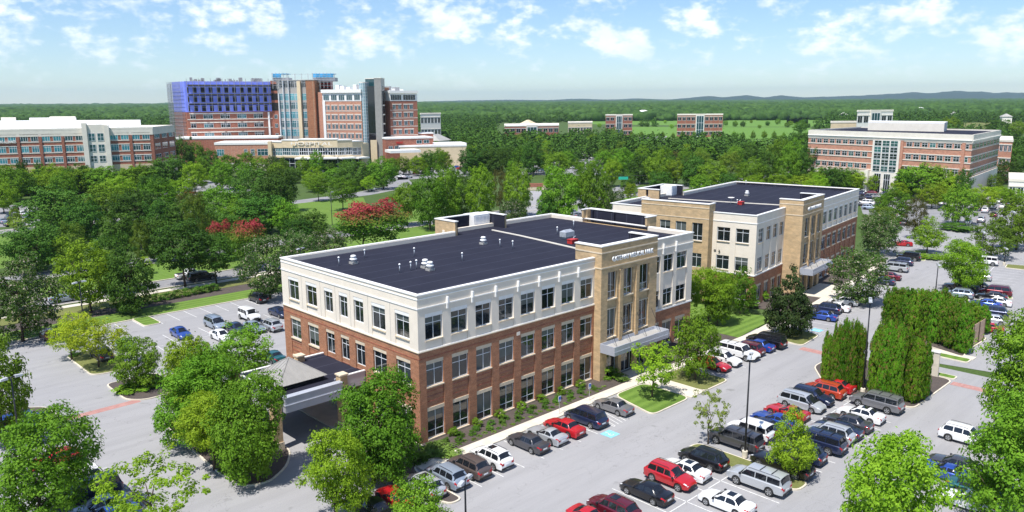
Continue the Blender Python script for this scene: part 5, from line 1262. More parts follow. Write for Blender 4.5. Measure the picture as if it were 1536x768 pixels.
def tree(kind, px, yb, yt, wpx, label, group=None, name=None, cat='tree', loc=None, h=None, w=None, z=0.):
    """a tree seen with its foot at px,yb, its top at yt and a crown wpx wide"""
    global NTREE
    NTREE += 1
    if loc is None and -60 < px < 262 and 240 < yb < 300:      # keep clear of the office fronts
        yb = max(yb, 156 + F * HC / (292 + 26 * (px + 90) / 327) + 5)
    if loc is None and 1200 < px < 1462 and 245 < yb < 310: yb = max(yb, 149 + F * HC / (312 - 50 * (px - 1208) / 241) + 4)
    if loc is None:
        g = G(px, yb, z); base = (float(g[0]), float(g[1]), z)
    else: base = loc
    dep = proj(base)[2]
    if h is None: h = max(1.5, z_at(px, yt, base) - z)
    if w is None: w = max(1.2, wpx / F * dep)
    ns = SPEC[kind][2]; cm, tm = proto(kind, NTREE % ns)
    nm = name or dict(magnolia='magnolia_tree', redcrape='crape_myrtle', whitecrape='crape_myrtle', cedar='arborvitae').get(kind, 'tree')
    t = thing(nm, label, cat, base, rng.uniform(0, 6.28), group)
    cr = link('crown', cm, t); cr.scale = (w, w, h); tr = link('trunk', tm, t); ws = min(w, h * .9); tr.scale = (ws, ws, h * .97)
    return t
T_ = tree
# near trees
near = [
 ('big', 62, 800, 621, 155, 'big round tree filling the lower left corner over the parked cars'), ('mid', 8, 668, 512, 92, 'tree cut by the left edge beside the lamp post'), ('sparse', 236, 835, 690, 150, 'sparse open tree with bare twigs at the lower edge, left of the drive'),
 ('yellow', 148, 552, 468, 82, 'yellow-green tree on the small kerbed island, right crown of two'), ('yellow', 108, 541, 470, 60, 'yellow-green tree partly behind the other on the small kerbed island'), ('mid', 208, 583, 505, 68, 'small round tree alone on the low shrub island'),
 ('big', 300, 672, 545, 125, 'big leafy tree at the kerb left of the covered drive'), ('big', 364, 722, 560, 124, 'big leafy tree closest to the covered drive pillar'), ('big', 388, 726, 602, 58, 'leafy tree touching the front pillar of the covered drive'), ('bigbright', 322, 705, 588, 110, 'light green tree lowest in the island group at the rounded kerb'), ('bigbright', 280, 628, 498, 92, 'light green tree, upper left of the island group'),
 ('mid', 370, 568, 491, 82, 'darker tree rising behind the island group near the brick corner'), ('mid', 322, 640, 520, 92, 'middle tree of the dense island group'), ('big', 560, 725, 562, 140, 'big bright tree between the covered drive and the brick corner'), ('bigbright', 505, 790, 640, 112, 'light yellow-green tree at the lower edge left of the parked row'),
 ('mid', 590, 722, 610, 70, 'darker tree tucked against the brick corner'), ('big', 640, 860, 730, 118, 'leafy tree top at the lower edge before the silver cars'), ('young', 978, 597, 513, 70, 'bright young tree in the middle of the small square lawn'), ('mid', 1043, 571, 468, 66, 'darker tree on the second lawn beside the red car'),
 ('bigbright', 1062, 488, 400, 70, 'light green tree against the right end of the near building'), ('mid', 1076, 489, 415, 46, 'slim tree with trunk on the striped lawn, left one'), ('mid', 1110, 472, 402, 44, 'slim tree with trunk on the striped lawn, right one before the white corner'),
 ('magnolia', 1182, 505, 399, 72, 'dark glossy cone-shaped magnolia at the end of the black cars'), ('whitecrape', 1285, 456, 372, 86, 'round tree with whitish flowers before the far entrance'), ('pale', 1062, 666, 583, 56, 'thin pale sapling on the narrow grass strip'),
 ('brightcone', 1185, 718, 602, 74, 'bright layered tree on the parking strip between the cars'), ('bigbright', 1350, 880, 634, 172, 'large light green tree at the lower right'), ('big', 1505, 790, 575, 165, 'large tree at the right edge, lower one'), ('big', 1530, 690, 470, 150, 'large tree at the right edge, upper one'),
 ('pale', 1513, 560, 462, 46, 'loose pale green tree near the right edge beside the gate'), ('bigbright', 1432, 440, 356, 78, 'bright green tree over the dark pickup in the right lot'), ('olive', 1487, 388, 334, 60, 'olive round tree with a red post beside it, right lot'),
 ('mid', 1524, 375, 298, 72, 'big round tree cut by the right edge beyond the lot'), ('brightcone', 1390, 380, 320, 50, 'bright pyramid tree beside the far drive'), ('rust', 1371, 358, 293, 38, 'dark reddish conical tree behind the red car'), ('whitecrape', 1317, 382, 315, 62, 'grey-green round tree at the corner of the far building'),
 ('mid', 1437, 337, 278, 52, 'mid green flat-topped tree over the upper right lot, with the trunk showing'), ('mid', 1338, 335, 282, 52, 'green tree on the island left of the dark reddish tree'), ('bright', 1397, 312, 276, 46, 'yellow-green tree before the pink brick building, in the lot middle'), ('bright', 1472, 315, 278, 44, 'yellow-green tree beside the right corner of the pink brick building'),
 ('bright', 1415, 294, 268, 42, 'light tree touching the pale ground floor of the pink brick building'), ('olive', 1318, 345, 310, 44, 'low loose tree by the far corner of the far building'), ('olive', 1545, 360, 300, 40, 'loose tree at the very right edge'), ('bright', 1499, 302, 280, 40, 'small light tree below the white store roof'), ('bright', 1520, 306, 282, 34, 'small light tree right below the white store roof'),
 ('mid', 1379, 290, 246, 76, 'wide tree standing before the pink brick ground floor'), ('dark', 1250, 282, 250, 26, 'dark tree close to the left part of the pink brick front'), ('dark', 1268, 281, 252, 24, 'second dark tree along the left part of the pink brick front'), ('bright', 1289, 283, 256, 26, 'small tree left of the glass entrance'), ('bright', 1309, 283, 262, 18, 'tiny tree in front of the white entrance columns'), ('dark', 1238, 280, 248, 26, 'dark tree at the left corner of the pink brick front'),
 ('rust', 1535, 520, 490, 40, 'reddish shrubby tree cut by the right edge')]
for k in near: T_(*k)
midl = [  # left half, front to back
 ('whitecrape', 34, 512, 385, 112, 'large crape myrtle with pale flowers at the left edge'), ('bright', 137, 470, 358, 86, 'bright leafy tree at the hedge left of the boulevard gap'), ('dark', 198, 470, 372, 76, 'dark tree right of the bright one beside the hedge'), ('dark', 15, 470, 420, 60, 'dark tree under the pale-flowering one at the left'),
 ('darkhigh', 278, 430, 330, 88, 'dark tree whose trunk stands beside the passing black car'), ('darkhigh', 325, 425, 350, 60, 'dark tree overhanging the boulevard right of the passing cars'), ('whitecrape', 405, 448, 352, 88, 'pale-flowering crape myrtle beside the near roof corner'), ('whitecrape', 452, 420, 345, 62, 'pale-flowering crape myrtle behind the near roof edge, left one'), ('whitecrape', 492, 400, 343, 60, 'pale-flowering crape myrtle behind the near roof edge, right one'),
 ('redcrape', 545, 380, 300, 122, 'wide crape myrtle crowned with crimson flowers behind the roof'), ('redcrape', 372, 404, 326, 74, 'crape myrtle with crimson top among dark trees, right of two'), ('redcrape', 330, 392, 330, 40, 'small crape myrtle with a little crimson, left of two'), ('dark', 470, 365, 313, 52, 'dark tree between the two crimson-topped trees'),
 ('dark', 55, 408, 335, 88, 'wide dark tree before the left lawn'), ('darkcone', 75, 385, 312, 66, 'tall dark tree behind the wide one at the left'), ('olive', 112, 405, 333, 44, 'yellowish narrow tree left of the bright leafy one'), ('dark', 170, 440, 345, 60, 'dark tree between the bright tree and the yellowish one'), ('olive', 215, 395, 332, 30, 'thin brownish tree on the median'), ('young', 220, 411, 384, 20, 'tiny young tree with trunk on the boulevard median'), ('young', 254, 378, 337, 18, 'small light cone tree among the dark median trees'), ('young', 194, 372, 344, 16, 'small light green tree peeking between dark crowns'),
 ('olive', 300, 388, 290, 42, 'tall loose reddish-green tree left of the crimson pair'), ('dark', 240, 392, 322, 48, 'dark tree left of the small cone tree'), ('olive', 25, 345, 312, 20, 'brownish sapling beside the far left road'), ('pale', 33, 352, 325, 34, 'pale shrubby tree at the edge of the left lawn'),
 ('darkhigh', 413, 335, 262, 58, 'tall dark tree left of the open road before the hospital'), ('midhigh', 478, 302, 262, 36, 'round tree with trunk standing beside the hospital road'), ('midhigh', 515, 316, 267, 48, 'full green tree right of the hospital road gap'), ('bright', 553, 288, 264, 22, 'small light tree on the hospital lawn'), ('midhigh', 611, 339, 275, 46, 'dark green tree with trunk above the boulevard, behind the crimson crape'),
 ('mid', 645, 345, 256, 52, 'tall tree just left of the tan rear bay'), ('mid', 672, 340, 250, 46, 'tall tree behind the left end of the tan rear bay'), ('dark', 692, 330, 254, 44, 'dark tree above the tan rear bay'), ('bright', 722, 340, 246, 48, 'tall light green tree above the white air handler'), ('rust', 750, 320, 250, 32, 'brownish tree right of the tall light one'), ('mid', 777, 325, 246, 42, 'full tree left of the pale monument sign'),
 ('whitecrape', 769, 342, 299, 44, 'low pale-flowering tree over the near roof peak'), ('mid', 838, 338, 250, 62, 'broad tree right of the pale monument sign'), ('dark', 820, 340, 290, 34, 'reddish dark low tree beside the broad one'), ('mid', 888, 335, 243, 48, 'tall tree left of the street sign'), ('whitecrape', 912, 335, 274, 30, 'pale-flowering tree below the green street sign'), ('mid', 865, 300, 262, 28, 'small tree by the blue banner pole'),
 ('whitecrape', 925, 312, 285, 24, 'low shrubby tree left of the far white wall'), ('young', 946, 305, 274, 22, 'small light tree behind the far tan bay')]
for k in midl: T_(*k)
# rows beyond: every crown one can tell apart
def _x(): pass
def rowtrees(rows, where, group):
    if 'dense wood' in where: rows = [(a, x, yb, yt - (yb - yt) * .0, w * 1.1) for a, x, yb, yt, w in rows]
    rows = sorted(rows, key=lambda r: r[1])
    for i, (kind, x, yb, yt, w) in enumerate(rows):
        adj = dict(darkhigh='dark', midhigh='green', mid='green', dark='dark green', bright='light green', olive='olive', rust='brownish', yellow='yellow', brightcone='light conical', darkcone='dark conical', maple='conical', pale='pale', young='small bright')[kind]
        T_(kind, x, yb, yt, w, '%s tree %s, number %d from the left' % (adj, where, i + 1), group)
rowtrees([('mid', 20, 302, 249, 56), ('dark', 62, 297, 262, 40), ('bright', 6, 320, 272, 42), ('bright', 86, 298, 247, 50), ('mid', 97, 305, 258, 36), ('dark', 37, 262, 238, 18), ('dark', 63, 262, 240, 14), ('dark', 123, 272, 246, 32), ('mid', 160, 290, 250, 56), ('bright', 178, 305, 264, 54), ('mid', 218, 280, 249, 42), ('dark', 255, 274, 233, 58),
   ('bright', 293, 290, 243, 40), ('mid', 305, 275, 236, 24), ('mid', 334, 285, 240, 38), ('dark', 384, 318, 248, 62), ('dark', 424, 318, 251, 48), ('mid', 213, 256, 245, 16), ('dark', 232, 290, 262, 40), ('bright', 270, 305, 268, 36), ('mid', 105, 285, 252, 40), ('dark', 140, 282, 252, 36), ('mid', 190, 285, 254, 40), ('dark', 206, 276, 252, 30), ('dark', 75, 282, 250, 34), ('mid', 0, 284, 250, 34), ('dark', 240, 262, 240, 26)] + [(('mid', 'dark', 'bright')[k % 3], 4 + 25 * k, 279, 249 + (k * 5) % 4, 44) for k in range(10) if k != 7], 'before the left office building', 'trees before the left office building')
rowtrees([('dark', 88, 348, 280, 84), ('mid', 160, 338, 276, 62), ('dark', 205, 345, 283, 56), ('mid', 240, 330, 268, 52), ('dark', 243, 352, 296, 44), ('rust', 290, 342, 285, 46), ('mid', 332, 345, 280, 60), ('dark', 395, 350, 290, 66), ('mid', 362, 350, 300, 50), ('dark', 130, 360, 300, 56), ('dark', 310, 362, 305, 50), ('dark', 275, 352, 300, 40), ('mid', 430, 352, 300, 44), ('dark', 180, 375, 315, 52), ('dark', 450, 372, 325, 44), ('dark', 345, 372, 318, 44), ('mid', 105, 345, 296, 40)], 'in the dense wood beyond the boulevard', 'trees in the dense wood beyond the boulevard')
rowtrees([('mid', 372, 262, 228, 26), ('mid', 366, 272, 244, 22), ('dark', 408, 264, 232, 20), ('mid', 427, 262, 238, 16), ('mid', 476, 262, 226, 22), ('dark', 495, 258, 236, 22), ('olive', 425, 268, 236, 14), ('mid', 455, 266, 236, 20), ('dark', 535, 284, 238, 50), ('mid', 575, 284, 236, 44), ('bright', 470, 288, 250, 32), ('dark', 562, 275, 240, 30), ('mid', 588, 262, 238, 24), ('mid', 605, 262, 235, 28), ('bright', 627, 264, 234, 30), ('dark', 640, 262, 226, 22), ('mid', 658, 262, 224, 24), ('yellow', 661, 250, 221, 14),
   ('mid', 677, 248, 222, 18), ('dark', 710, 262, 218, 50), ('dark', 742, 262, 220, 44), ('mid', 690, 238, 210, 26), ('mid', 520, 270, 240, 26), ('dark', 448, 256, 240, 12), ('dark', 276, 266, 204, 38), ('mid', 298, 262, 214, 32), ('dark', 318, 262, 222, 28), ('mid', 345, 266, 232, 36), ('dark', 350, 250, 218, 22), ('mid', 390, 262, 234, 26), ('mid', 415, 270, 244, 26), ('dark', 440, 275, 250, 28), ('mid', 500, 278, 252, 30), ('olive', 548, 262, 246, 20)], 'in front of the hospital', 'trees in front of the hospital')
rowtrees([('dark', 800, 262, 216, 38), ('mid', 835, 264, 228, 42), ('mid', 879, 274, 240, 30), ('dark', 850, 250, 222, 30), ('mid', 905, 262, 226, 32), ('bright', 918, 280, 236, 30), ('mid', 935, 264, 222, 34), ('dark', 958, 276, 230, 36), ('mid', 985, 280, 226, 38), ('bright', 1010, 278, 238, 38), ('dark', 1040, 280, 232, 40), ('mid', 1068, 284, 240, 42), ('olive', 1095, 280, 228, 38), ('mid', 1125, 284, 236, 40), ('dark', 1150, 282, 222, 38), ('mid', 1180, 284, 228, 40), ('dark', 1205, 280, 216, 34), ('bright', 1165, 290, 260, 34), ('bright', 1130, 288, 262, 34), ('bright', 1200, 290, 262, 36), ('bright', 1228, 288, 262, 28), ('mid', 1050, 290, 262, 34), ('dark', 990, 290, 256, 36), ('rust', 1030, 276, 236, 22), ('dark', 942, 290, 258, 26), ('mid', 820, 240, 214, 26), ('dark', 1092, 292, 258, 30)],
   'in the belt behind the far medical building', 'trees in the belt behind the far medical building')
# park-like middle distance: individual trees, their places drawn at random between the lots
BAD = [(846, 905, 228, 252), (790, 822, 250, 258), (955, 1000, 205, 232), (1075, 1100, 218, 232), (660, 695, 246, 258)]
FIELDS = [[(868, 176), (1036, 176), (1030, 184), (1010, 188), (868, 186)], [(1090, 176), (1245, 178), (1245, 190), (1085, 190)], [(935, 190), (1215, 191), (1222, 205), (1165, 209), (1000, 207), (940, 199)], [(1120, 209), (1172, 212), (1160, 238), (1112, 228)], [(1440, 184), (1536, 184), (1560, 198), (1445, 197)], [(1500, 205), (1560, 207), (1560, 222), (1505, 220)], [(1180, 178), (1212, 178), (1212, 186), (1180, 184)], [(700, 176), (760, 176), (760, 182), (700, 182)]]
def inpoly(x, y, P_):
    c = False
    for i in range(len(P_)):
        x1, y1 = P_[i]; x2, y2 = P_[i - 1]
        if (y1 > y) != (y2 > y) and x < (x2 - x1) * (y - y1) / (y2 - y1) + x1: c = not c
    return c
def blocked(x, y): return any(inpoly(x, y, f_) for f_ in FIELDS)
taken = []; pts = []
tr_ = random.Random(5)
tries = 0
while len(pts) < 105 and tries < 20000:
    tries += 1; x = tr_.uniform(645, 1235); y = tr_.uniform(203, 262)
    if x > 925 and y < 224: continue
    if blocked(x, y) or any(a < x < b and c < y < d for a, b, c, d in BAD): continue
    if 757 < x < 890 and y < 209: continue
    g = G(x, y)
    if any((g[0] - q[0]) ** 2 + (g[1] - q[1]) ** 2 < 13 ** 2 for q in taken): continue
    taken.append(g); pts.append((x, y))
pts.sort(key=lambda p: (round(p[1] / 12), p[0]))
for i, (x, y) in enumerate(pts):
    kind = tr_.choice(['mid', 'mid', 'mid', 'dark', 'dark', 'bright', 'maple', 'olive', 'mid', 'darkcone'] + (['rust'] if tr_.random() < .3 else []))
    g = G(x, y); h = tr_.uniform(7, 11.)
    T_(kind, x, y, 0, 0, '%s park tree before the fields, number %d counted from the back left' % (dict(mid='green', dark='dark green', bright='light green', maple='conical', olive='olive', darkcone='dark conical', rust='brownish')[kind], i + 1), 'trees in the wide green park before the fields', loc=(float(g[0]), float(g[1]), 0.), h=h, w=h * tr_.uniform(.75, 1.0))
for i in range(26):
    x = 905 + i * 13 + tr_.uniform(-6, 6); y = tr_.uniform(185, 194); g = G(x, y); h = tr_.uniform(4.5, 8)
    T_(tr_.choice(['mid', 'dark', 'bright']), x, y, 0, 0, 'little tree before the far brick blocks, number %d from the left' % (i + 1), 'little trees before the far brick office blocks', loc=(float(g[0]), float(g[1]), 0.), h=h, w=h)
# young trees along the near edge of the field
for i in range(20):
    x = 918 + i * 15.2 + tr_.uniform(-2, 2); y = 206 + i * .12 + tr_.uniform(-.5, 1.)
    g = G(x, y); h = tr_.uniform(5.5, 8)
    T_('maple', x, y, 0, 0, 'conical tree in the row along the field edge, number %d from the left' % (i + 1), 'row of conical trees along the field edge', loc=(float(g[0]), float(g[1]), 0.), h=h, w=h * .7)
rowtrees([('mid', 1226, 284, 252, 30), ('dark', 1258, 284, 250, 30), ('mid', 1278, 285, 253, 28), ('dark', 1360, 292, 250, 40), ('mid', 1408, 292, 250, 44), ('bright', 1428, 296, 262, 34), ('dark', 1443, 284, 252, 24), ('bright', 1345, 300, 272, 30)], 'along the front of the pink brick building', 'trees along the front of the pink brick building')
rowtrees([('mid', 1190, 262, 208, 34), ('dark', 1200, 232, 196, 30), ('mid', 1168, 250, 205, 32), ('bright', 1218, 300, 268, 30)], 'just left of the pink brick building', 'trees left of the pink brick building')
rowtrees([('mid', 1500, 258, 214, 40), ('dark', 1522, 262, 218, 40), ('mid', 1490, 268, 232, 34), ('dark', 1505, 276, 240, 36), ('mid', 1430, 200, 175, 22), ('bright', 1420, 205, 176, 20), ('dark', 1494, 204, 178, 34), ('mid', 1524, 208, 182, 24), ('olive', 1488, 290, 262, 30), ('dark', 1400, 200, 178, 24), ('mid', 1200, 200, 180, 20)], 'right of the pink brick building', 'trees right of the pink brick building')
# tall hedges of arborvitae
hz = [(1238, 578, 498), (1250, 582, 488), (1262, 584, 484), (1275, 588, 482), (1266, 572, 478), (1281, 580, 486), (1256, 572, 490), (1287, 586, 490)]
for i, (x, yb, yt) in enumerate(hz): T_('cedar', x, yb, yt, 17, 'narrow tan-tinged evergreen in the left clipped clump, %s from the left' % ORD[[q[0] for q in sorted(hz)].index(x)], 'evergreens of the left clump', cat='evergreen')
hz = [(1311, 596, 490), (1325, 600, 486), (1340, 606, 492), (1355, 602, 500), (1370, 606, 508), (1381, 600, 508), (1318, 580, 486), (1333, 584, 484), (1364, 590, 506), (1348, 592, 502)]
for i, (x, yb, yt) in enumerate(hz): T_('cedar', x, yb, yt, 23, 'dense evergreen in the middle clump right of the lamp, %s from the left' % ORD[[q[0] for q in sorted(hz)].index(x)], 'evergreens of the middle clump', cat='evergreen')
hz = [(1334, 492, 432), (1346, 496, 434), (1360, 502, 434), (1374, 506, 436), (1388, 510, 438), (1402, 515, 440), (1416, 520, 446), (1430, 525, 452), (1444, 530, 458), (1352, 480, 432), (1382, 492, 434), (1412, 500, 434), (1440, 508, 448), (1456, 503, 452), (1470, 500, 458), (1396, 498, 436), (1426, 512, 445)]
for i, (x, yb, yt) in enumerate(hz): T_('cedar', x, yb, yt, 25, 'dense evergreen in the long back hedge, %s from its left end' % ORD[[q[0] for q in sorted(hz)].index(x)], 'evergreens of the long back hedge', cat='evergreen')
# small round shrubs
def shrub_mesh(seed, m_): return crown_mesh('shrub', 'round', seed, m_, 26, 46, .055, .17)
SH = {k: [shrub_mesh(40 + i, k) for i in range(2)] for k in ('shrub_green', 'shrub_lime', 'leaf_mid')}
def shrub(x, y, w, h, m_, label, group, z=.1, name='shrub'):
    o = link(name, SH[m_][rng.randrange(2)], None, (x, y, z - .12), rng.uniform(0, 6)); o.scale = (w, w, h)
    return tag(o, label, 'shrub', group)
k = 0
for i in range(8):
    x = 3.65 + 3.31 * i
    if i < 7: shrub(x, -.65, 1.15, 1.0, 'leaf_mid', 'dark round shrub against the brick wall, %s from the brick corner' % ORD[i], 'dark shrubs along the brick wall')
for i in range(22):
    x = 2.0 + 1.05 * i; y = -1.35 - (i % 2) * .62 - (.3 if i % 4 == 1 else 0)
    shrub(x, y, .85, .62, 'shrub_green', 'small clipped shrub in the mulch bed, number %d from the brick corner' % (i + 1), 'small clipped shrubs in the mulch bed')
for i in range(26):
    x = 2.6 + .92 * i; shrub(x, -2.75 + .25 * math.sin(i * 2.1), .6, .28, 'shrub_lime' if i % 3 else 'shrub_green', 'tiny yellowish perennial near the sidewalk, number %d from the brick corner' % (i + 1), 'tiny perennials beside the sidewalk', name='perennial_plant')
for i, (px, py, w, h, m_, lab) in enumerate([(1000 - 86, 568, 2.6, 1.6, 'leaf_mid', 'round green shrub at the foot of the tan tower'), (933, 572, 1.8, .9, 'shrub_lime', 'yellow-green low shrub right of the tower shrub'), (655, 680, 3.2, .9, 'shrub_lime', 'bright spreading shrub patch at the brick corner, left'), (672, 683, 2.6, .8, 'shrub_lime', 'bright spreading shrub patch at the brick corner, right'),
     (628, 695, 1.8, 1.2, 'shrub_green', 'shrub under the tree at the sidewalk start'), (1128, 462, 2.2, 1.6, 'shrub_green', 'light shrub at the far brick wall, left'), (1143, 452, 2.4, 1.8, 'leaf_mid', 'shrub at the far brick wall, right'), (985, 545, 1.6, 1.2, 'shrub_green', 'shrub at the base of the right wing'),
     (195, 588, 3.4, .9, 'leaf_mid', 'low juniper on the shrub island, left'), (214, 584, 3.6, .9, 'leaf_mid', 'low juniper on the shrub island, middle'), (230, 575, 3.0, .9, 'leaf_mid', 'low juniper on the shrub island, right'), (112, 535, 1.4, .8, 'shrub_green', 'small shrub on the kerbed island with the yellow tree'),
     (340, 708, 1.5, .8, 'shrub_lime', 'tiny lime shrub near the rounded kerb'), (1440, 345, 10, 1.6, 'shrub_green', 'long low shrub bank below the flat-topped tree'), (1290, 408, 3, 2, 'leaf_mid', 'shrub beside the far entrance canopy'), (1360, 385, 4, 1.2, 'leaf_mid', 'low shrub bank at the end of the far row'), (1395, 388, 5, 1.0, 'leaf_mid', 'low shrub bank beside the far drive')]):
    g = G(px, py); shrub(g[0], g[1], w, h, m_, lab, None)
for i in range(9):
    x = -.5 + 1.75 * i; shrub(x, 78.4 + i * .12, 1.9, 1.5, 'shrub_green', 'clipped hedge block beyond the rear lot, %s from the left' % ORD[i], 'clipped hedge blocks beyond the rear lot', name='hedge_block')
# ---------------------------------------------------------------- ground, roads, kerbs
b = MB(); R_ = 19000; b.poly([(-R_, -R_), (R_, -R_), (R_, R_), (-R_, R_)], -.03); structure('ground', b, 'ground_green')
def inset(P_, d):
    n = len(P_); ar = sum(P_[i][0] * P_[(i + 1) % n][1] - P_[(i + 1) % n][0] * P_[i][1] for i in range(n)); sg = 1 if ar > 0 else -1; out = []
    for i in range(n):
        p0, p1, p2 = (Vector(P_[(i + k) % n][:2]) for k in (-1, 0, 1))
        a = (p1 - p0).normalized(); c = (p2 - p1).normalized(); n1 = Vector((-a.y, a.x)) * sg; n2 = Vector((-c.y, c.x)) * sg
        m_ = (n1 + n2); m_ = m_ / max(m_.dot(n1), .35); out.append(tuple(p1 + m_ * d))
    return out
def rounded(P_, r):
    out = []; n = len(P_)
    for i in range(n):
        p0, p1, p2 = (Vector(P_[(i + k) % n][:2]) for k in (-1, 0, 1))
        r1 = min(r, (p0 - p1).length * .45, (p2 - p1).length * .45); a = p1 + (p0 - p1).normalized() * r1; c = p1 + (p2 - p1).normalized() * r1
        for k in range(6): t = k / 5; out.append(tuple(a * (1 - t) ** 2 + p1 * 2 * t * (1 - t) + c * t * t))
    return out
kerbs = MB()
def island(name, P_, m_, r=1.2, top=.15):
    q = rounded(P_, r); kerbs.prism(q, -.02, .13)
    i_ = MB(); i_.prism(inset(q, .17), -.02, top); return structure(name, i_, m_)
def slab(name, P_, m_, top=.14):
    i_ = MB(); i_.prism(P_, -.02, top); return structure(name, i_, m_)
def sheet(name, P_, m_, z):
    i_ = MB(); i_.poly(P_, z); return structure(name, i_, m_)
sheet('parking_lot', [(-75, -120), (62, -120), (62, -9), (60, 10), (60, 69.5), (-75, 69.5)], 'asphalt', 0.)
def BW(*ps): return [tuple(Bw(u, v))[:2] for u, v in ps]
sheet('parking_lot', BW((-13.5, -7.3), (56, -7.3), (64, -2), (112, -2), (118, -125), (-8, -118)), 'asphalt', .004)
def PX(*ps): return [tuple(G(x, y)[:2]) for x, y in ps]
sheet('parking_lot', PX((1283, 284), (1345, 280), (1362, 298), (1536, 294), (1580, 352), (1440, 350), (1336, 344), (1294, 320)), 'road_asphalt', .002)
sheet('drive', PX((1335, 362), (1352, 344), (1385, 352), (1540, 372), (1540, 383), (1400, 392), (1372, 380)), 'asphalt', .008)
for P_ in (((780, 262), (910, 264), (905, 228), (850, 226), (790, 250)), ((596, 270), (705, 264), (695, 244), (600, 250)), ((330, 292), (380, 286), (300, 268), (110, 262), (115, 274), (240, 292)), ((-20, 342), (62, 337), (56, 309), (-20, 306)), ((945, 236), (1005, 234), (1000, 204), (955, 206)), ((1070, 234), (1102, 232), (1098, 216), (1072, 216))):
    sheet('parking_lot', PX(*P_), 'road_asphalt', .0)
sheet('road', [(-220, 89.5), (500, 87.0), (500, 93.6), (-220, 96.1)], 'road_asphalt', .0); sheet('road', [(-220, 115), (500, 112), (500, 119), (-220, 121.8)], 'road_asphalt', .0)
sheet('road', [(-160, 181), (40, 185), (90, 184), (120, 187), (150, 200), (175, 240), (168, 244), (142, 208), (116, 196), (88, 192), (40, 192.5), (-160, 189)], 'road_asphalt', .0)
sheet('road', PX((788, 326), (818, 326), (812, 286), (795, 286)), 'asphalt', .004); sheet('road', PX((864, 338), (884, 338), (878, 283), (870, 283)), 'asphalt', .004); sheet('road', PX((922, 292), (962, 276), (956, 267), (918, 283)), 'road_asphalt', .004)
sheet('lawn', [(-220, 97), (500, 94.5), (500, 111.4), (-220, 114.2)], 'lawn', -.01); sheet('lawn', PX((-60, 410), (24, 400), (30, 356), (-60, 352)), 'lawn', -.008)
sheet('lawn', PX((420, 345), (560, 330), (545, 296), (430, 305)), 'lawn', -.008); sheet('lawn', PX((600, 352), (660, 350), (655, 300), (600, 300)), 'lawn', -.006)
for i, f_ in enumerate(FIELDS): sheet('field', PX(*f_), 'field_green' if i != 4 else 'lawn_dry', -.01)
sheet('lawn', PX((1390, 360), (1560, 366), (1560, 372), (1395, 372)), 'lawn', -.004)
k2 = MB()
for y0, y1, x0, x1 in ((96.2, 96.5, -220, 400), (114.4, 114.7, -220, 400), (122, 122.3, -220, 400), (89.0, 89.3, -220, 400), (190, 190.4, -160, 60)):
    sl = 2.5 / 720; k2.add([(x0, y0, -.02), (x1, y0 - (x1 - x0) * sl, -.02), (x1, y1 - (x1 - x0) * sl, -.02), (x0, y1, -.02), (x0, y0, .12), (x1, y0 - (x1 - x0) * sl, .12), (x1, y1 - (x1 - x0) * sl, .12), (x0, y1, .12)], [(4, 5, 6, 7), (0, 1, 5, 4), (2, 3, 7, 6)])
structure('road_kerb', k2, 'kerb_concrete')
slab('footpath', [(-120, 86.0), (300, 84.6), (300, 86.4), (-120, 87.8)], 'concrete', .03)
slab('lawn', [(-75, 69.75), (60, 69.75), (60, 75.6), (-75, 75.6)], 'lawn', .10); slab('mulch_bed', [(-30, 75.6), (45, 75.6), (45, 80.5), (-30, 79.9)], 'mulch', .10); slab('lawn', [(-75, 80.6), (45, 80.6), (45, 84.9), (-75, 85.6)], 'lawn_dry', .06)
kerbs.box(-75, -4.3, 69.5, 69.75, -.02, .13); kerbs.box(-1.6, 60, 69.5, 69.75, -.02, .13)
island('lawn', [(-4.3, 64.3), (-1.6, 64.3), (-1.6, 70.2), (-4.3, 70.2)], 'lawn', .8)
island('lawn', [(22.6, -11.9), (30, -11.9), (30, -5.1), (24.3, -5.1)], 'lawn'); island('lawn', [(32.8, -11.9), (38.5, -11.9), (38.4, -5.1), (32.8, -5.1)], 'lawn_dry')
island('lawn', [(58.4, -5.6), (65.0, -6.4), (64.5, -11.2), (57.7, -11.8)], 'lawn_dry')
slab('lawn', [(54.9, -3.4), (67.6, -2.2), (68.4, 2.6), (66, 33), (51.0, 33), (51.0, 2.4), (54.9, 1.2)], 'lawn', .12)
slab('footpath', [(-3.4, -5.0), (57.9, -5.0), (57.9, -3.5), (-3.4, -3.5)], 'concrete'); slab('footpath', [(30.02, -11.95), (32.78, -11.95), (32.78, -5.001), (30.02, -5.001)], 'concrete')
slab('footpath', [(57.92, -5.0), (66.3, -5.9), (70.4, -3.9), (69.6, -2.3), (57.92, -3.5)], 'concrete'); slab('footpath', BW((.0, -8.4), (52, -8.4), (52, -6.9), (.0, -6.9)), 'concrete', .141)
slab('footpath', [(30.0, -3.49), (35.8, -3.49), (35.8, -1.1), (30.0, -1.1)], 'concrete', .139); slab('footpath', BW((13.5, -6.89), (24.5, -6.89), (24.5, -3.1), (13.5, -3.1)), 'concrete', .138)
slab('mulch_bed', [(.0, -3.49), (29.98, -3.49), (29.98, -.02), (.0, -.02)], 'mulch', .12); slab('mulch_bed', [(37.9, -3.49), (54.8, -3.49), (54.8, 1.1), (51.0, 1.95), (37.9, 1.95)], 'mulch', .12)
slab('mulch_bed', BW((.2, -6.89), (13.4, -6.89), (13.4, -.05), (.2, -.05)), 'mulch', .12); slab('mulch_bed', BW((24.6, -6.89), (52, -6.89), (52, -2.1), (24.6, -2.1)), 'mulch', .12)
island('mulch_bed', [(-16.6, 24.6), (-17.3, 9), (-17.0, 4.2), (-14.8, 3.2), (-12.0, 5.0), (-9.95, 8.0), (-9.95, 18.7), (-12, 24.6)], 'mulch', 1.4)
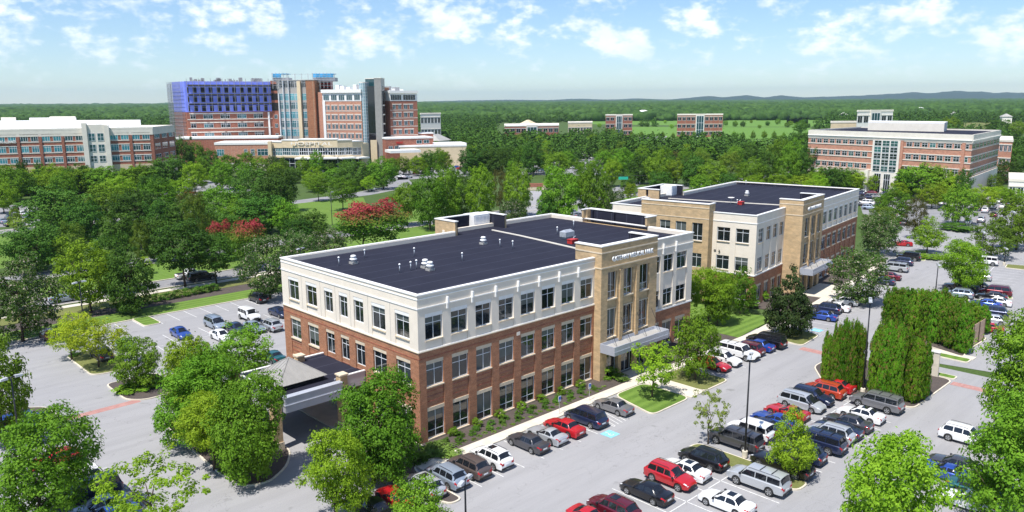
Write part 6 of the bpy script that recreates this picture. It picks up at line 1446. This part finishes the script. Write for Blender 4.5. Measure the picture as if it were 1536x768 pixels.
island('mulch_bed', [(-5.0, 7.9), (-6.6, 0), (-6.6, -8), (-5.6, -11.4), (-4.2, -11.4), (-4.1, -5.1), (-3.45, -3.4), (-.05, -3.4), (-.05, 7.9)], 'mulch', .9, .135)
slab('footpath', [(-4.2, 8.0), (-.05, 8.0), (-.05, 20), (-4.2, 20)], 'concrete', .13)
island('lawn', [(-17.3, 57.2), (-17.3, 46.0), (-15.6, 45.3), (-12.2, 45.5), (-12.2, 57.2)], 'lawn_dry'); island('mulch_bed', [(-17.1, 41.2), (-17.1, 33.9), (-15.4, 32.2), (-12.0, 32.4), (-10.8, 41.0)], 'mulch')
island('mulch_bed', [(-26.4, 39.8), (-24.1, 37.9), (-24.0, 33.2), (-31, 33.2), (-31, 39.8)], 'mulch')
island('lawn', [(17.5, -31.1), (20.1, -31.1), (20.1, -19.2), (17.5, -19.2)], 'lawn_dry', 1.1)
island('mulch_bed', [(44.7, -31.2), (57.6, -31.2), (57.9, -24), (57.9, -16.8), (50.5, -16.8), (44.7, -21)], 'mulch', 1.2)
island('mulch_bed', PX((1322, 498), (1446, 537), (1450, 528), (1482, 508), (1400, 486), (1350, 466)), 'mulch', 1.)
island('lawn', [(66.0, -30.3), (67.9, -30.3), (67.9, -24.6), (66.2, -24.6)], 'lawn', .6)
island('lawn', [(57.95, -31.2), (59.4, -31.2), (59.4, -26.5), (57.95, -26.5)], 'lawn', .5)
slab('footpath', [(67.92, -30.4), (69.3, -30.4), (69.3, -22), (67.92, -22)], 'concrete', .1)
island('lawn', BW((34.2, -13.8), (36.6, -13.8), (36.6, -8.45), (34.2, -8.45)), 'lawn', .8); island('mulch_bed', BW((13.6, -14.2), (18.6, -14.2), (20.5, -8.45), (13.2, -8.45)), 'mulch', 1.)
island('lawn', PX((1405, 452), (1455, 452), (1450, 443), (1410, 443)), 'lawn', .5); island('lawn', PX((1507, 402), (1560, 408), (1560, 401), (1510, 397)), 'lawn_dry', .4); island('lawn', PX((1366, 390), (1388, 392), (1392, 376), (1372, 376)), 'lawn', .4); island('lawn', PX((1512, 449), (1520, 449), (1517, 445), (1510, 445)), 'lawn', .2)
structure('kerb', kerbs, 'kerb_concrete')
sheet('paver_band', [(56.1, -16.7), (57.6, -16.7), (57.6, -12.0), (56.1, -12.0)], 'red_pavers', .009); sheet('paver_band', [(56.0, -39), (57.4, -39), (57.4, -31.3), (56.0, -31.3)], 'red_pavers', .009); sheet('paver_band', [(-24.0, 32.0), (-15.9, 32.2), (-15.9, 33.4), (-24.0, 33.2)], 'red_pavers', .009)
mk = MB()
def ln(x0, y0, x1, y1, w=.11, z=.012):
    d = Vector((x1 - x0, y1 - y0)).normalized(); n = Vector((-d.y, d.x)) * w / 2
    mk.add([(x0 + n.x, y0 + n.y, z), (x0 - n.x, y0 - n.y, z), (x1 - n.x, y1 - n.y, z), (x1 + n.x, y1 + n.y, z)], [(0, 1, 2, 3)])
x = 1.3
xs_f = [-4.2 + 2.7 * k for k in range(10)]
for x in xs_f: ln(x, -10.8, x, -5.1)
for k in range(8): ln(38.7 + 2.72 * k, -10.8, 38.7 + 2.72 * k, -5.1)
for k in range(-8, 18):
    x = 6.55 + 2.71 * k
    if not 17 < x < 20.5 and x < 45: ln(x, -30.9, x, -19.2)
ln(-15, -25.2, 17.3, -25.2); ln(20.3, -25.2, 44.5, -25.2)
for k in range(-4, 20): ln(-1.6 + 2.68 * k, 64.0, -1.6 + 2.68 * k, 69.4) if k >= 0 else ln(-4.4 + 2.68 * (k + 1), 64.0, -4.4 + 2.68 * (k + 1), 69.4)
for k in range(0, 10): ln(-12 + 2.68 * k, 47.2, -12 + 2.68 * k, 57.8)
ln(-12, 52.5, 12.5, 52.5)
for k in range(-12, 8): ln(-30, 11.6 + 2.72 * k, -24.3, 11.6 + 2.72 * k)
def lnB(u0, v0, u1, v1): a = Bw(u0, v0); c = Bw(u1, v1); ln(a.x, a.y, c.x, c.y, .12, .016)
for k in range(16):
    u = -5.4 + 2.72 * k
    if not 12.5 < u < 19 and not 33 < u < 37: lnB(u, -14.2, u, -8.5)
for k in range(14): lnB(40 + 2.72 * k, -32, 40 + 2.72 * k, -21)
for k in range(26): lnB(46 + 2.72 * k, -48, 46 + 2.72 * k, -37)
lnB(44, -26.5, 78, -26.5)
for k in range(12): ln(4 + 2.71 * k, -49, 4 + 2.71 * k, -43)
for k in range(7): ln(17.6 + .62 * k, -10.7, 19.0 + .62 * k, -5.3, .1) if k < 5 else None
for k in range(6): lnB(-9.5 + .62 * k, -14.1, -8.0 + .62 * k, -8.6)
for k in range(60): pass
structure('road_markings', mk, 'marking_white')
bl = MB(); g = G(915, 651); gx, gy = g[0], g[1]
bl.add([(gx - .75, gy - .75, .014), (gx + .75, gy - .75, .014), (gx + .75, gy + .75, .014), (gx - .75, gy + .75, .014)], [(0, 1, 2, 3)])
g2_ = Bw(-6.6, -12.6); bl.add([(g2_.x + a, g2_.y + c, .02) for a, c in ((-.75, -.75), (.75, -.75), (.75, .75), (-.75, .75))], [(0, 1, 2, 3)])
structure('painted_bay_marking', bl, 'marking_blue')
wb = MB()
for cx, cy, z in ((gx, gy, .018), (g2_.x, g2_.y, .024)):
    R0 = [(cx + .3 * math.cos(t), cy - .15 + .3 * math.sin(t)) for t in [2 * math.pi * k / 14 for k in range(15)]]; R1 = [(cx + .2 * math.cos(t), cy - .15 + .2 * math.sin(t)) for t in [2 * math.pi * k / 14 for k in range(15)]]
    for k in range(10): wb.add([(*R0[k + 3], z), (*R0[(k + 4) % 15], z), (*R1[(k + 4) % 15], z), (*R1[k + 3], z)], [(0, 1, 2, 3)])
    wb.add([(cx - .06, cy - .1, z), (cx + .06, cy - .1, z), (cx + .06, cy + .4, z), (cx - .06, cy + .4, z)], [(0, 1, 2, 3)]); wb.add([(cx + .1 * math.cos(t), cy + .52 + .1 * math.sin(t), z) for t in [math.pi * k / 4 for k in range(8)]], [tuple(range(8))])
structure('wheelchair_marking', wb, 'marking_white')

# ---------------------------------------------------------------- street furniture
def lamp(base, h, rz, label, heads=2, group='parking lot lamps', foot=True):
    t = thing('street_lamp', label, 'lamp post', base, rz, group); b = MB(); b.tube([(0, 0, .5 if foot else 0), (0, 0, h - .12)], [.10, .065], 8); b.build('pole', 'pole_dark', t, True)
    if foot: b = MB(); b.lathe([(.28, 0), (.28, .62), (.24, .66)], n=12); b.build('base', 'kerb_concrete', t)
    for s in ((1, -1) if heads == 2 else (1,)):
        b = MB(); b.box(s * .06, s * .35, -.04, .04, h - .22, h - .12); o = b.build('arm', 'pole_dark', t); b = MB(); b.add([(s * x, y, z) for x, y, z in ((.35, -.2, h - .28), (1.05, -.2, h - .28), (1.05, .2, h - .28), (.35, .2, h - .28), (.35, -.16, h - .06), (1.0, -.16, h - .12), (1.0, .16, h - .12), (.35, .16, h - .06))], [(0, 1, 2, 3), (4, 5, 6, 7), (0, 1, 5, 4), (1, 2, 6, 5), (2, 3, 7, 6), (3, 0, 4, 7)]); b.build('lamp_head', 'lamp_head', o)
    return t
for px, yb, yt, rz, lab, z in [(1117, 685, 530, .4, 'tall dark lamp post standing on the grass strip between the car rows', .15), (1294, 590, 447, .4, 'tall lamp post between the two clipped evergreen clumps', .15), (699, 800, 716, .4, 'lamp post cut by the lower edge before the silver cars', 0), (33, 690, 563, .3, 'lamp post among the left trees', 0),
      (128, 505, 421, .3, 'lamp post in the trees behind the yellow tree', .1), (1403, 441, 395, .5, 'lamp post left of the bright tree in the right lot', 0), (1468, 412, 346, .5, 'lamp post right of the bright tree, by the olive tree', 0), (1512, 385, 316, .5, 'lamp post in front of the big right tree', 0),
      (1506, 398, 371, .5, 'short lamp post on a pale base by the empty bays', 0), (909, 335, 296, .5, 'lamp post behind the near roof right of its dark screen', 0), (454, 430, 371, .4, 'lamp post in the flowering trees behind the roof corner', 0), (499, 350, 287, .4, 'dark pole rising before the wide crimson-topped tree', 0), (22, 352, 318, .3, 'thin pole at the far left lot', 0), (145, 360, 328, .3, 'thin pole by the far left road', 0)]:
    g = G(px, yb, z); lamp((g[0], g[1], z - .02), z_at(px, yt, (g[0], g[1], 0)) - z, rz, lab, heads=1 if 'pole' in lab.split()[1:3] else 2)
def sign(px, yb, w, h, hh, m_, label, z=.1, rz=0, name='sign_post'):
    g = G(px, yb, z); t = thing(name, label, 'sign', (g[0], g[1], z), rz); b = MB(); b.tube([(0, 0, 0), (0, 0, hh)], [.03, .03], 6); b.build('pole', 'galvanised', t)
    b = MB(); b.box(-w / 2, w / 2, -.06, -.03, hh - h, hh); o = b.build('board', m_, t); return t, o
for px, yb, lab in ((839, 621, 'small blue and white disabled bay sign in the mulch, left one'), (884, 601, 'small blue and white disabled bay sign in the mulch, right one')):
    t, o = sign(px, yb, .42, .62, 2.1, 'frame_white', lab); b = MB(); b.box(-.15, .15, -.075, -.061, 1.72, 2.04); b.build('symbol', 'sign_blue', o)
t, o = sign(1207, 425, .7, 1.0, 2.4, 'frame_white', 'white sign under the far entrance canopy', rz=BR)
# green street name sign and traffic signals on mast arms
g = G(936, 292); t = thing('traffic_signal', 'traffic signal mast with green street name sign right of centre', 'traffic signal', (g[0], g[1], 0), 0); hh = z_at(936, 264, (g[0], g[1], 0))
b = MB(); b.tube([(7, -5, 0), (7, -5, hh)], [.14, .1], 7); b.tube([(7, -5, hh), (-6, 4, hh)], [.09, .06], 6); b.build('mast', 'pole_dark', t)
b = MB(); b.box(-2.2, 1.4, -.1, .0, hh - 1.3, hh - .2); o = b.build('street_sign', 'sign_green', t); o.rotation_euler = (0, 0, -.6)
b = MB(); [b.box(x - .2, x + .2, -.2, .2, hh - 1.2, hh - .1) for x in (3.,)]; b.build('signal_head', 'pole_dark', t)
g = G(820, 300); t = thing('traffic_signal', 'dark mast arm with signal above the pale monument sign', 'traffic signal', (g[0], g[1], 0), 0); hh = z_at(820, 258, (g[0], g[1], 0))
b = MB(); b.tube([(0, 0, 0), (0, 0, hh)], [.14, .1], 7); b.tube([(0, 0, hh - .4), (-5.5, 5.5, hh - .4)], [.1, .07], 6); b.build('mast', 'pole_dark', t); b = MB(); b.box(-3.6, -3.2, 3.2, 3.6, hh - 1.6, hh - .4); b.build('signal_head', 'pole_dark', t)
g = G(804, 285); t = thing('monument_sign', 'low pale monument sign with red brick middle at the end of the side road', 'sign', (g[0], g[1], 0), -.75)
b = MB(); b.box(-4.5, 4.5, -.5, .5, 0, 1.2); b.box(-4.4, -2.8, -.45, .45, 1.2, 2.0); b.box(2.8, 4.4, -.45, .45, 1.2, 2.0); b.build('wall', 'stone', t); b = MB(); b.box(-2.78, 2.78, -.55, .45, 1.2, 2.6); b.build('panel', 'brick_far', t)
g = G(865, 300); t = thing('banner_pole', 'light blue banner on a pole left of the tall tree', 'banner', (g[0], g[1], 0), -.7); hh = z_at(865, 268, (g[0], g[1], 0))
b = MB(); b.tube([(0, 0, 0), (0, 0, hh)], [.1, .1], 6); b.build('pole', 'frame_white', t); b = MB(); b.box(.1, 1.0, -.03, .03, hh - 5, hh - 1.); b.build('banner', 'glass_teal', t)
g = G(1461, 392); t = thing('flag_banner', 'dark red post beside the olive tree', 'post', (g[0], g[1], 0), 0); b = MB(); b.tube([(0, 0, 0), (0, 0, 3.2)], [.07, .07], 6); b.build('pole', 'pole_dark', t); b = MB(); b.box(-.35, .35, -.25, .25, .2, 2.6); b.build('board', 'red_paint', t)
# utility cabinet, dumpster gate, low walls at the evergreens
g = G(1345, 528); hh = z_at(1345, 500, (g[0], g[1], 0)); t = thing('utility_cabinet', 'tall grey-green utility tank standing between the evergreen clumps', 'utility tank', (g[0], g[1], 0), 0)
b = MB(); b.lathe([(1.15, 0), (1.15, hh - .6), (1.0, hh - .15), (.45, hh)], n=8); b.build('body', 'utility_green', t); b = MB(); b.box(-.4, .4, -1.22, -1.14, .3, hh - 1.0); b.build('door', 'galvanised', t)
g = G(1457, 520); h2 = G(1473, 512); t = thing('dumpster_gate', 'wooden gate panels of the bin enclosure at the end of the long hedge', 'gate', (0, 0, 0))
f = frame((g[0], g[1]), (h2[0] + 1.2, h2[1] + .2)); zt = z_at(1457, 487, (g[0], g[1], 0)); zt = min(zt, 4.)
for k in range(2):
    b = MB(); a = f.L / 2 * k; e = a + f.L / 2 - .06
    for j in range(4): b.box(a, e, 0, .06, .15 + j * (zt - .2) / 4, .12 + (j + 1) * (zt - .2) / 4, fr=f)
    o = b.build('gate_leaf', 'wood_gate', t); b = MB(); b.box(a + .02, a + .12, .062, .12, .1, zt - .05, fr=f); b.box(e - .12, e - .02, .062, .12, .1, zt - .05, fr=f); b.build('post', 'bark', o)
t = thing('enclosure_wall', 'pale wall between the clipped evergreens and the drive', 'wall', (0, 0, 0)); b = MB(); b.box(57.3, 57.55, -29.5, -22.0, 0, 3.2); b.build('wall', 'concrete', t); b = MB(); b.box(57.22, 57.63, -29.55, -21.95, 3.2, 3.32); b.build('cap', 'cap_white', t)
for i in range(4):
    t = thing('wheel_stop', 'concrete wheel stop at the head of the bay, number %d before the shaded pickup' % (i + 1), 'wheel stop', (23.2 + 2.71 * i, -25.9, .0), 0, 'wheel stops in the double row'); b = MB(); b.add([(-.9, -.09, 0), (.9, -.09, 0), (.9, .09, 0), (-.9, .09, 0), (-.88, -.05, .13), (.88, -.05, .13), (.88, .05, .13), (-.88, .05, .13)], [(4, 5, 6, 7), (0, 1, 5, 4), (1, 2, 6, 5), (2, 3, 7, 6), (3, 0, 4, 7)]); b.build('block', 'kerb_concrete', t)
g = G(1056, 292) if False else None
# ---------------------------------------------------------------- far woodland and hills
mt, nt, bb = newmat('woodland'); v = coords(nt, 'World'); n1 = noise(nt, v, .03, 6, .7); n2 = noise(nt, v, .5, 4, .7)
c = ramp(nt, n1, [(.3, (.030, .085, .010)), (.55, (.055, .135, .018)), (.75, (.10, .185, .03))]); c = mixc(nt, .5, c, ramp(nt, n2, [(.35, (.02, .055, .008)), (.7, (.11, .20, .03))])); nt.links.new(c, bb.inputs['Base Color']); bb.inputs['Roughness'].default_value = .8; bb.inputs['Specular IOR Level'].default_value = .1
def far_wood(name, a, b_, c_):
    mt, nt, bb = newmat(name); v = coords(nt, 'World'); n1 = noise(nt, v, .006, 6, .7); n2 = noise(nt, v, .07, 5, .75)
    c = ramp(nt, n1, [(.3, a), (.5, b_), (.72, c_)]); c = mixc(nt, .6, c, ramp(nt, n2, [(.35, tuple(q * .5 for q in a)), (.68, tuple(q * 1.15 for q in c_))])); nt.links.new(c, bb.inputs['Base Color']); bb.inputs['Roughness'].default_value = .9; bb.inputs['Specular IOR Level'].default_value = .05
far_wood('forest_cover', (.016, .046, .014), (.034, .084, .020), (.08, .15, .032)); far_wood('hill_cover', (.006, .016, .012), (.010, .024, .016), (.02, .035, .02))
def fast_mesh(name, V, Fc, m_):
    me = bpy.data.meshes.new(name); nf, k = Fc.shape; me.vertices.add(len(V)); me.vertices.foreach_set('co', V.astype(np.float32).reshape(-1)); me.loops.add(nf * k); me.loops.foreach_set('vertex_index', Fc.reshape(-1).astype(np.int32))
    me.polygons.add(nf); me.polygons.foreach_set('loop_start', np.arange(0, nf * k, k, dtype=np.int32)); me.update(calc_edges=True); me.materials.append(mat(m_)); return link(name, me)
R2 = np.random.RandomState(3)
fwd = RM[:2, 2] / np.linalg.norm(RM[:2, 2]); rgt = np.array([fwd[1], -fwd[0]])
cand = []
d = 455.
while d < 1500:
    st = 9 + (d - 455) * .012; half = d * .74
    for u in np.arange(-half, half, st * 1.05):
        dd = d + R2.uniform(-.5, .5) * st; uu = u + R2.uniform(-.5, .5) * st; p = CAM[:2] + fwd * dd + rgt * uu; x, y, _ = proj((p[0], p[1], 0))
        if blocked(x, y) or (x < 700 and dd < 520) or (x > 1190 and dd < 480): continue
        if 740 < x < 905 and 185 < y < 216 or 1000 < x < 1100 and 178 < y < 204 or 895 < x < 960 and 180 < y < 204: continue
        if 925 < x < 1225 and 190 < y < 224: continue
        if x > 860 and 186 < y < 216 and R2.rand() < .62: continue
        if x < 270 and dd < 470: continue
        if R2.rand() < (.16 if x > 700 and d < 900 else .04): continue
        cand.append((p[0], p[1], dd))
    d += st
cr0 = crown_mesh('woodland_crown', 'round', 77, 'woodland', 34, 9, .075, .16); cv = np.zeros(len(cr0.vertices) * 3); cr0.vertices.foreach_get('co', cv); cv = cv.reshape(-1, 3)
K = len(cand); Vs = np.empty((K, len(cv), 3)); an = R2.uniform(0, 6.28, K); hs_ = R2.uniform(7, 12, K) * np.array([1 + (c[2] - 455) / 4000 for c in cand]); ws_ = hs_ * R2.uniform(.85, 1.2, K)
for i, (x, y, dd) in enumerate(cand):
    ca_, sa = math.cos(an[i]), math.sin(an[i]); Vs[i, :, 0] = x + (cv[:, 0] * ca_ - cv[:, 1] * sa) * ws_[i]; Vs[i, :, 1] = y + (cv[:, 0] * sa + cv[:, 1] * ca_) * ws_[i]; Vs[i, :, 2] = cv[:, 2] * hs_[i]
bpy.data.meshes.remove(cr0)
nv = K * len(cv); o = fast_mesh('woodland', Vs.reshape(-1, 3), np.arange(nv).reshape(-1, 4), 'woodland'); tag(o, 'broad green woodland stretching from the fields toward the horizon', 'woodland', None, 'stuff')
bm = bmesh.new(); bmesh.ops.create_icosphere(bm, subdivisions=2, radius=.5); iv = np.array([v.co[:] for v in bm.verts]); iff = np.array([[v.index for v in f.verts] for f in bm.faces]); bm.free()
cand = []; d = 1350.
while d < 9500:
    s = max(14., d * .011); half = d * .74
    for u in np.arange(-half, half, s * .8):
        dd = d + R2.uniform(-.5, .5) * s; uu = u + R2.uniform(-.5, .5) * s; q_ = CAM[:2] + fwd * dd + rgt * uu
        if d < 5200 and mnoise.noise(Vector((q_[0] / 420, q_[1] / 420, 2.))) + .5 * mnoise.noise(Vector((q_[0] / 130, q_[1] / 130, 7.))) > .26: continue
        cand.append((*(CAM[:2] + fwd * dd + rgt * uu), s * R2.uniform(.7, 1.3), R2.uniform(.75, 1.1)))
    d += s * 1.7
K = len(cand); C_ = np.array(cand); V = np.empty((K, len(iv), 3)); jit = 1 + R2.uniform(-.22, .22, (K, len(iv)))
V[:, :, 0] = C_[:, 0, None] + iv[:, 0] * jit * C_[:, 2, None] * 1.25; V[:, :, 1] = C_[:, 1, None] + iv[:, 1] * jit * C_[:, 2, None] * 1.25; hz_ = np.minimum(C_[:, 2], 20 + C_[:, 2] * .18) * C_[:, 3]
V[:, :, 2] = (iv[:, 2] * jit + .35) * hz_[:, None]
Fc = (iff[None] + (np.arange(K) * len(iv))[:, None, None]).reshape(-1, 3); o = fast_mesh('forest', V.reshape(-1, 3), Fc, 'forest_cover'); tag(o, 'far forest filling the land up to the horizon', 'forest', None, 'stuff')
def ridge(px0, px1, dep, prof, name='hills', wd=2200):
    n = 160; V = []; 
    for j, (off, k) in enumerate(((-1, 0), (-.6, .35), (-.3, .75), (0, 1.), (.4, .6), (1, 0))):
        for i in range(n + 1):
            px = px0 + (px1 - px0) * i / n; yt = np.interp(px, [p[0] for p in prof], [p[1] for p in prof]); base = at_depth(px, dep)
            h = max(2, z_at(px, yt, base)) * (1 + .10 * mnoise.noise(Vector((px * .05, off, dep))) + .05 * mnoise.noise(Vector((px * .21, off * 2, 3)))); q = at_depth(px, dep + off * wd)
            V.append((q.x, q.y, h * k - 1.5 * (k == 0)))
    Fq = [(j * (n + 1) + i, j * (n + 1) + i + 1, (j + 1) * (n + 1) + i + 1, (j + 1) * (n + 1) + i) for j in range(5) for i in range(n)]
    me = bpy.data.meshes.new(name); me.from_pydata(V, [], Fq); me.materials.append(mat('hill_cover')); me.polygons.foreach_set('use_smooth', [True] * len(Fq)); tag(link(name, me), None, None, kind='structure')
ridge(980, 1700, 13800, [(980, 151), (1030, 147), (1060, 144), (1085, 146), (1118, 142.5), (1145, 146), (1172, 143), (1205, 146), (1240, 145), (1290, 143), (1335, 141), (1365, 138.5), (1400, 139.5), (1432, 136), (1462, 137.5), (1500, 139), (1560, 139), (1700, 144)])
ridge(560, 1100, 15200, [(560, 153), (620, 152.5), (700, 150.6), (760, 149.5), (820, 150.2), (870, 147.8), (910, 149.5), (955, 147.6), (1010, 149.5), (1060, 148), (1100, 150)])
ridge(-200, 400, 11500, [(-200, 158), (0, 156), (120, 155.5), (200, 155.0), (300, 156.5), (400, 156)])
# ---------------------------------------------------------------- haze, sky, sun
hz = MB(); hz.box(-19500, 19500, -19500, 19500, -1.2, 330); mt = bpy.data.materials.new('haze_air'); mt.use_nodes = True; nt = mt.node_tree; nt.nodes.clear(); out = nt.nodes.new('ShaderNodeOutputMaterial'); pv = nt.nodes.new('ShaderNodeVolumePrincipled')
pv.inputs['Color'].default_value = (.70, .86, 1, 1); pv.inputs['Density'].default_value = 4.4e-5; pv.inputs['Anisotropy'].default_value = .35; nt.links.new(pv.outputs[0], out.inputs['Volume']); MATS['haze_air'] = mt
o = hz.build('haze', 'haze_air'); tag(o, 'thin blue haze over the distant land', 'haze', None, 'stuff')
SE, saz = math.radians(63), (0.985, 0.172)
w = bpy.data.worlds.new('World'); S.world = w; w.use_nodes = True; nt = w.node_tree; bg = nt.nodes['Background']
sky = N(nt, 'ShaderNodeTexSky', sky_type='NISHITA'); sky.sun_disc = False; sky.sun_elevation = SE; sky.sun_rotation = math.atan2(-saz[0], -saz[1]) % (2 * math.pi); sky.air_density = 1.0; sky.dust_density = .0; sky.ozone_density = 1.6; sky.altitude = 0
tc = N(nt, 'ShaderNodeTexCoord'); mp = N(nt, 'ShaderNodeMapping'); a = math.atan2(RM[0, 2], RM[1, 2]); mp.inputs['Rotation'].default_value = (0, 0, a); nt.links.new(tc.outputs['Generated'], mp.inputs[0])
sp = N(nt, 'ShaderNodeSeparateXYZ'); nt.links.new(mp.outputs[0], sp.inputs[0])
def M2(op, x, y): 
    n_ = N(nt, 'ShaderNodeMath', operation=op)
    for i, q in enumerate((x, y)):
        if isinstance(q, (int, float)): n_.inputs[i].default_value = q
        elif q is not None: nt.links.new(q, n_.inputs[i])
    return n_.outputs[0]
az = M2('ARCTAN2', sp.outputs[0], sp.outputs[1]); el = sp.outputs[2]
cb = N(nt, 'ShaderNodeCombineXYZ'); nt.links.new(az, cb.inputs[0]); nt.links.new(M2('MULTIPLY', el, 1.7), cb.inputs[1])
big = noise(nt, cb.outputs[0], 15., 3, .55); det = noise(nt, cb.outputs[0], 48., 9, .58)
s_ = M2('ADD', M2('MULTIPLY', big, .7), M2('MULTIPLY', det, .55)); 
mr = N(nt, 'ShaderNodeMapRange', interpolation_type='SMOOTHSTEP'); mr.inputs['From Min'].default_value = .63; mr.inputs['From Max'].default_value = .86; nt.links.new(s_, mr.inputs[0])
# specific cumulus banks where the photo has them: azimuth, elevation (radians), half widths
acc = None
for ax_, ey, wx, wy, k in [(-.50, .125, .13, .05, .10), (-.10, .118, .13, .035, .09), (.115, .075, .035, .017, .20), (.16, .062, .03, .018, .14), (.235, .095, .04, .016, .18), (-.33, .100, .05, .022, .16), (-.62, .11, .05, .05, .14), (.47, .082, .07, .022, .12), (.55, .055, .06, .018, .13), (.38, .06, .05, .018, .12), (-.06, .085, .05, .02, .12), (-.2, .07, .04, .02, .08), (.60, .13, .08, .03, .1), (.02, .08, .03, .015, .12)]:
    q = M2('ADD', M2('POWER', M2('DIVIDE', M2('SUBTRACT', az, ax_), wx), 2), M2('POWER', M2('DIVIDE', M2('SUBTRACT', el, ey), wy), 2)); g_ = M2('MULTIPLY', M2('EXPONENT', M2('MULTIPLY', q, -1), None), k); acc = g_ if acc is None else M2('ADD', acc, g_)
nt.links.new(M2('ADD', s_, acc), mr.inputs[0])
hf = N(nt, 'ShaderNodeMapRange'); hf.inputs['From Min'].default_value = .0; hf.inputs['From Max'].default_value = .07; hf.inputs['To Min'].default_value = .0; hf.inputs['To Max'].default_value = 1.; nt.links.new(el, hf.inputs[0])
fac = M2('MULTIPLY', M2('MULTIPLY', mr.outputs[0], hf.outputs[0]), .92)
sh = noise(nt, cb.outputs[0], 9., 4, .6); ccol = ramp(nt, sh, [(.35, (7.6, 8.3, 9.4)), (.6, (9.6, 9.9, 10.2))])
skyt = mixc(nt, 1., sky.outputs[0], (.77, .90, 1.10), 'MULTIPLY')
nt.links.new(mixc(nt, fac, skyt, ccol), bg.inputs[0]); bg.inputs[1].default_value = .097
sd = bpy.data.lights.new('sun', 'SUN'); so = bpy.data.objects.new('sun', sd); COL.objects.link(so); sd.energy = 4.7; sd.angle = math.radians(.53); sd.color = (1, .955, .89)
so.rotation_euler = Vector((saz[0] * math.cos(SE), saz[1] * math.cos(SE), -math.sin(SE))).to_track_quat('-Z', 'Y').to_euler(); so.location = (-60, -60, 120)
S.view_settings.view_transform = 'Standard'; S.view_settings.look = 'None'; S.view_settings.exposure = .5; S.view_settings.gamma = 1; S.view_settings.use_curve_mapping = False
S.render.engine = 'CYCLES'; cy = S.cycles; cy.max_bounces = 6; cy.diffuse_bounces = 3; cy.glossy_bounces = 3; cy.transmission_bounces = 3; cy.transparent_max_bounces = 8; cy.volume_bounces = 2; cy.use_denoising = True; cy.sample_clamp_indirect = 6
cd.clip_end = 80000
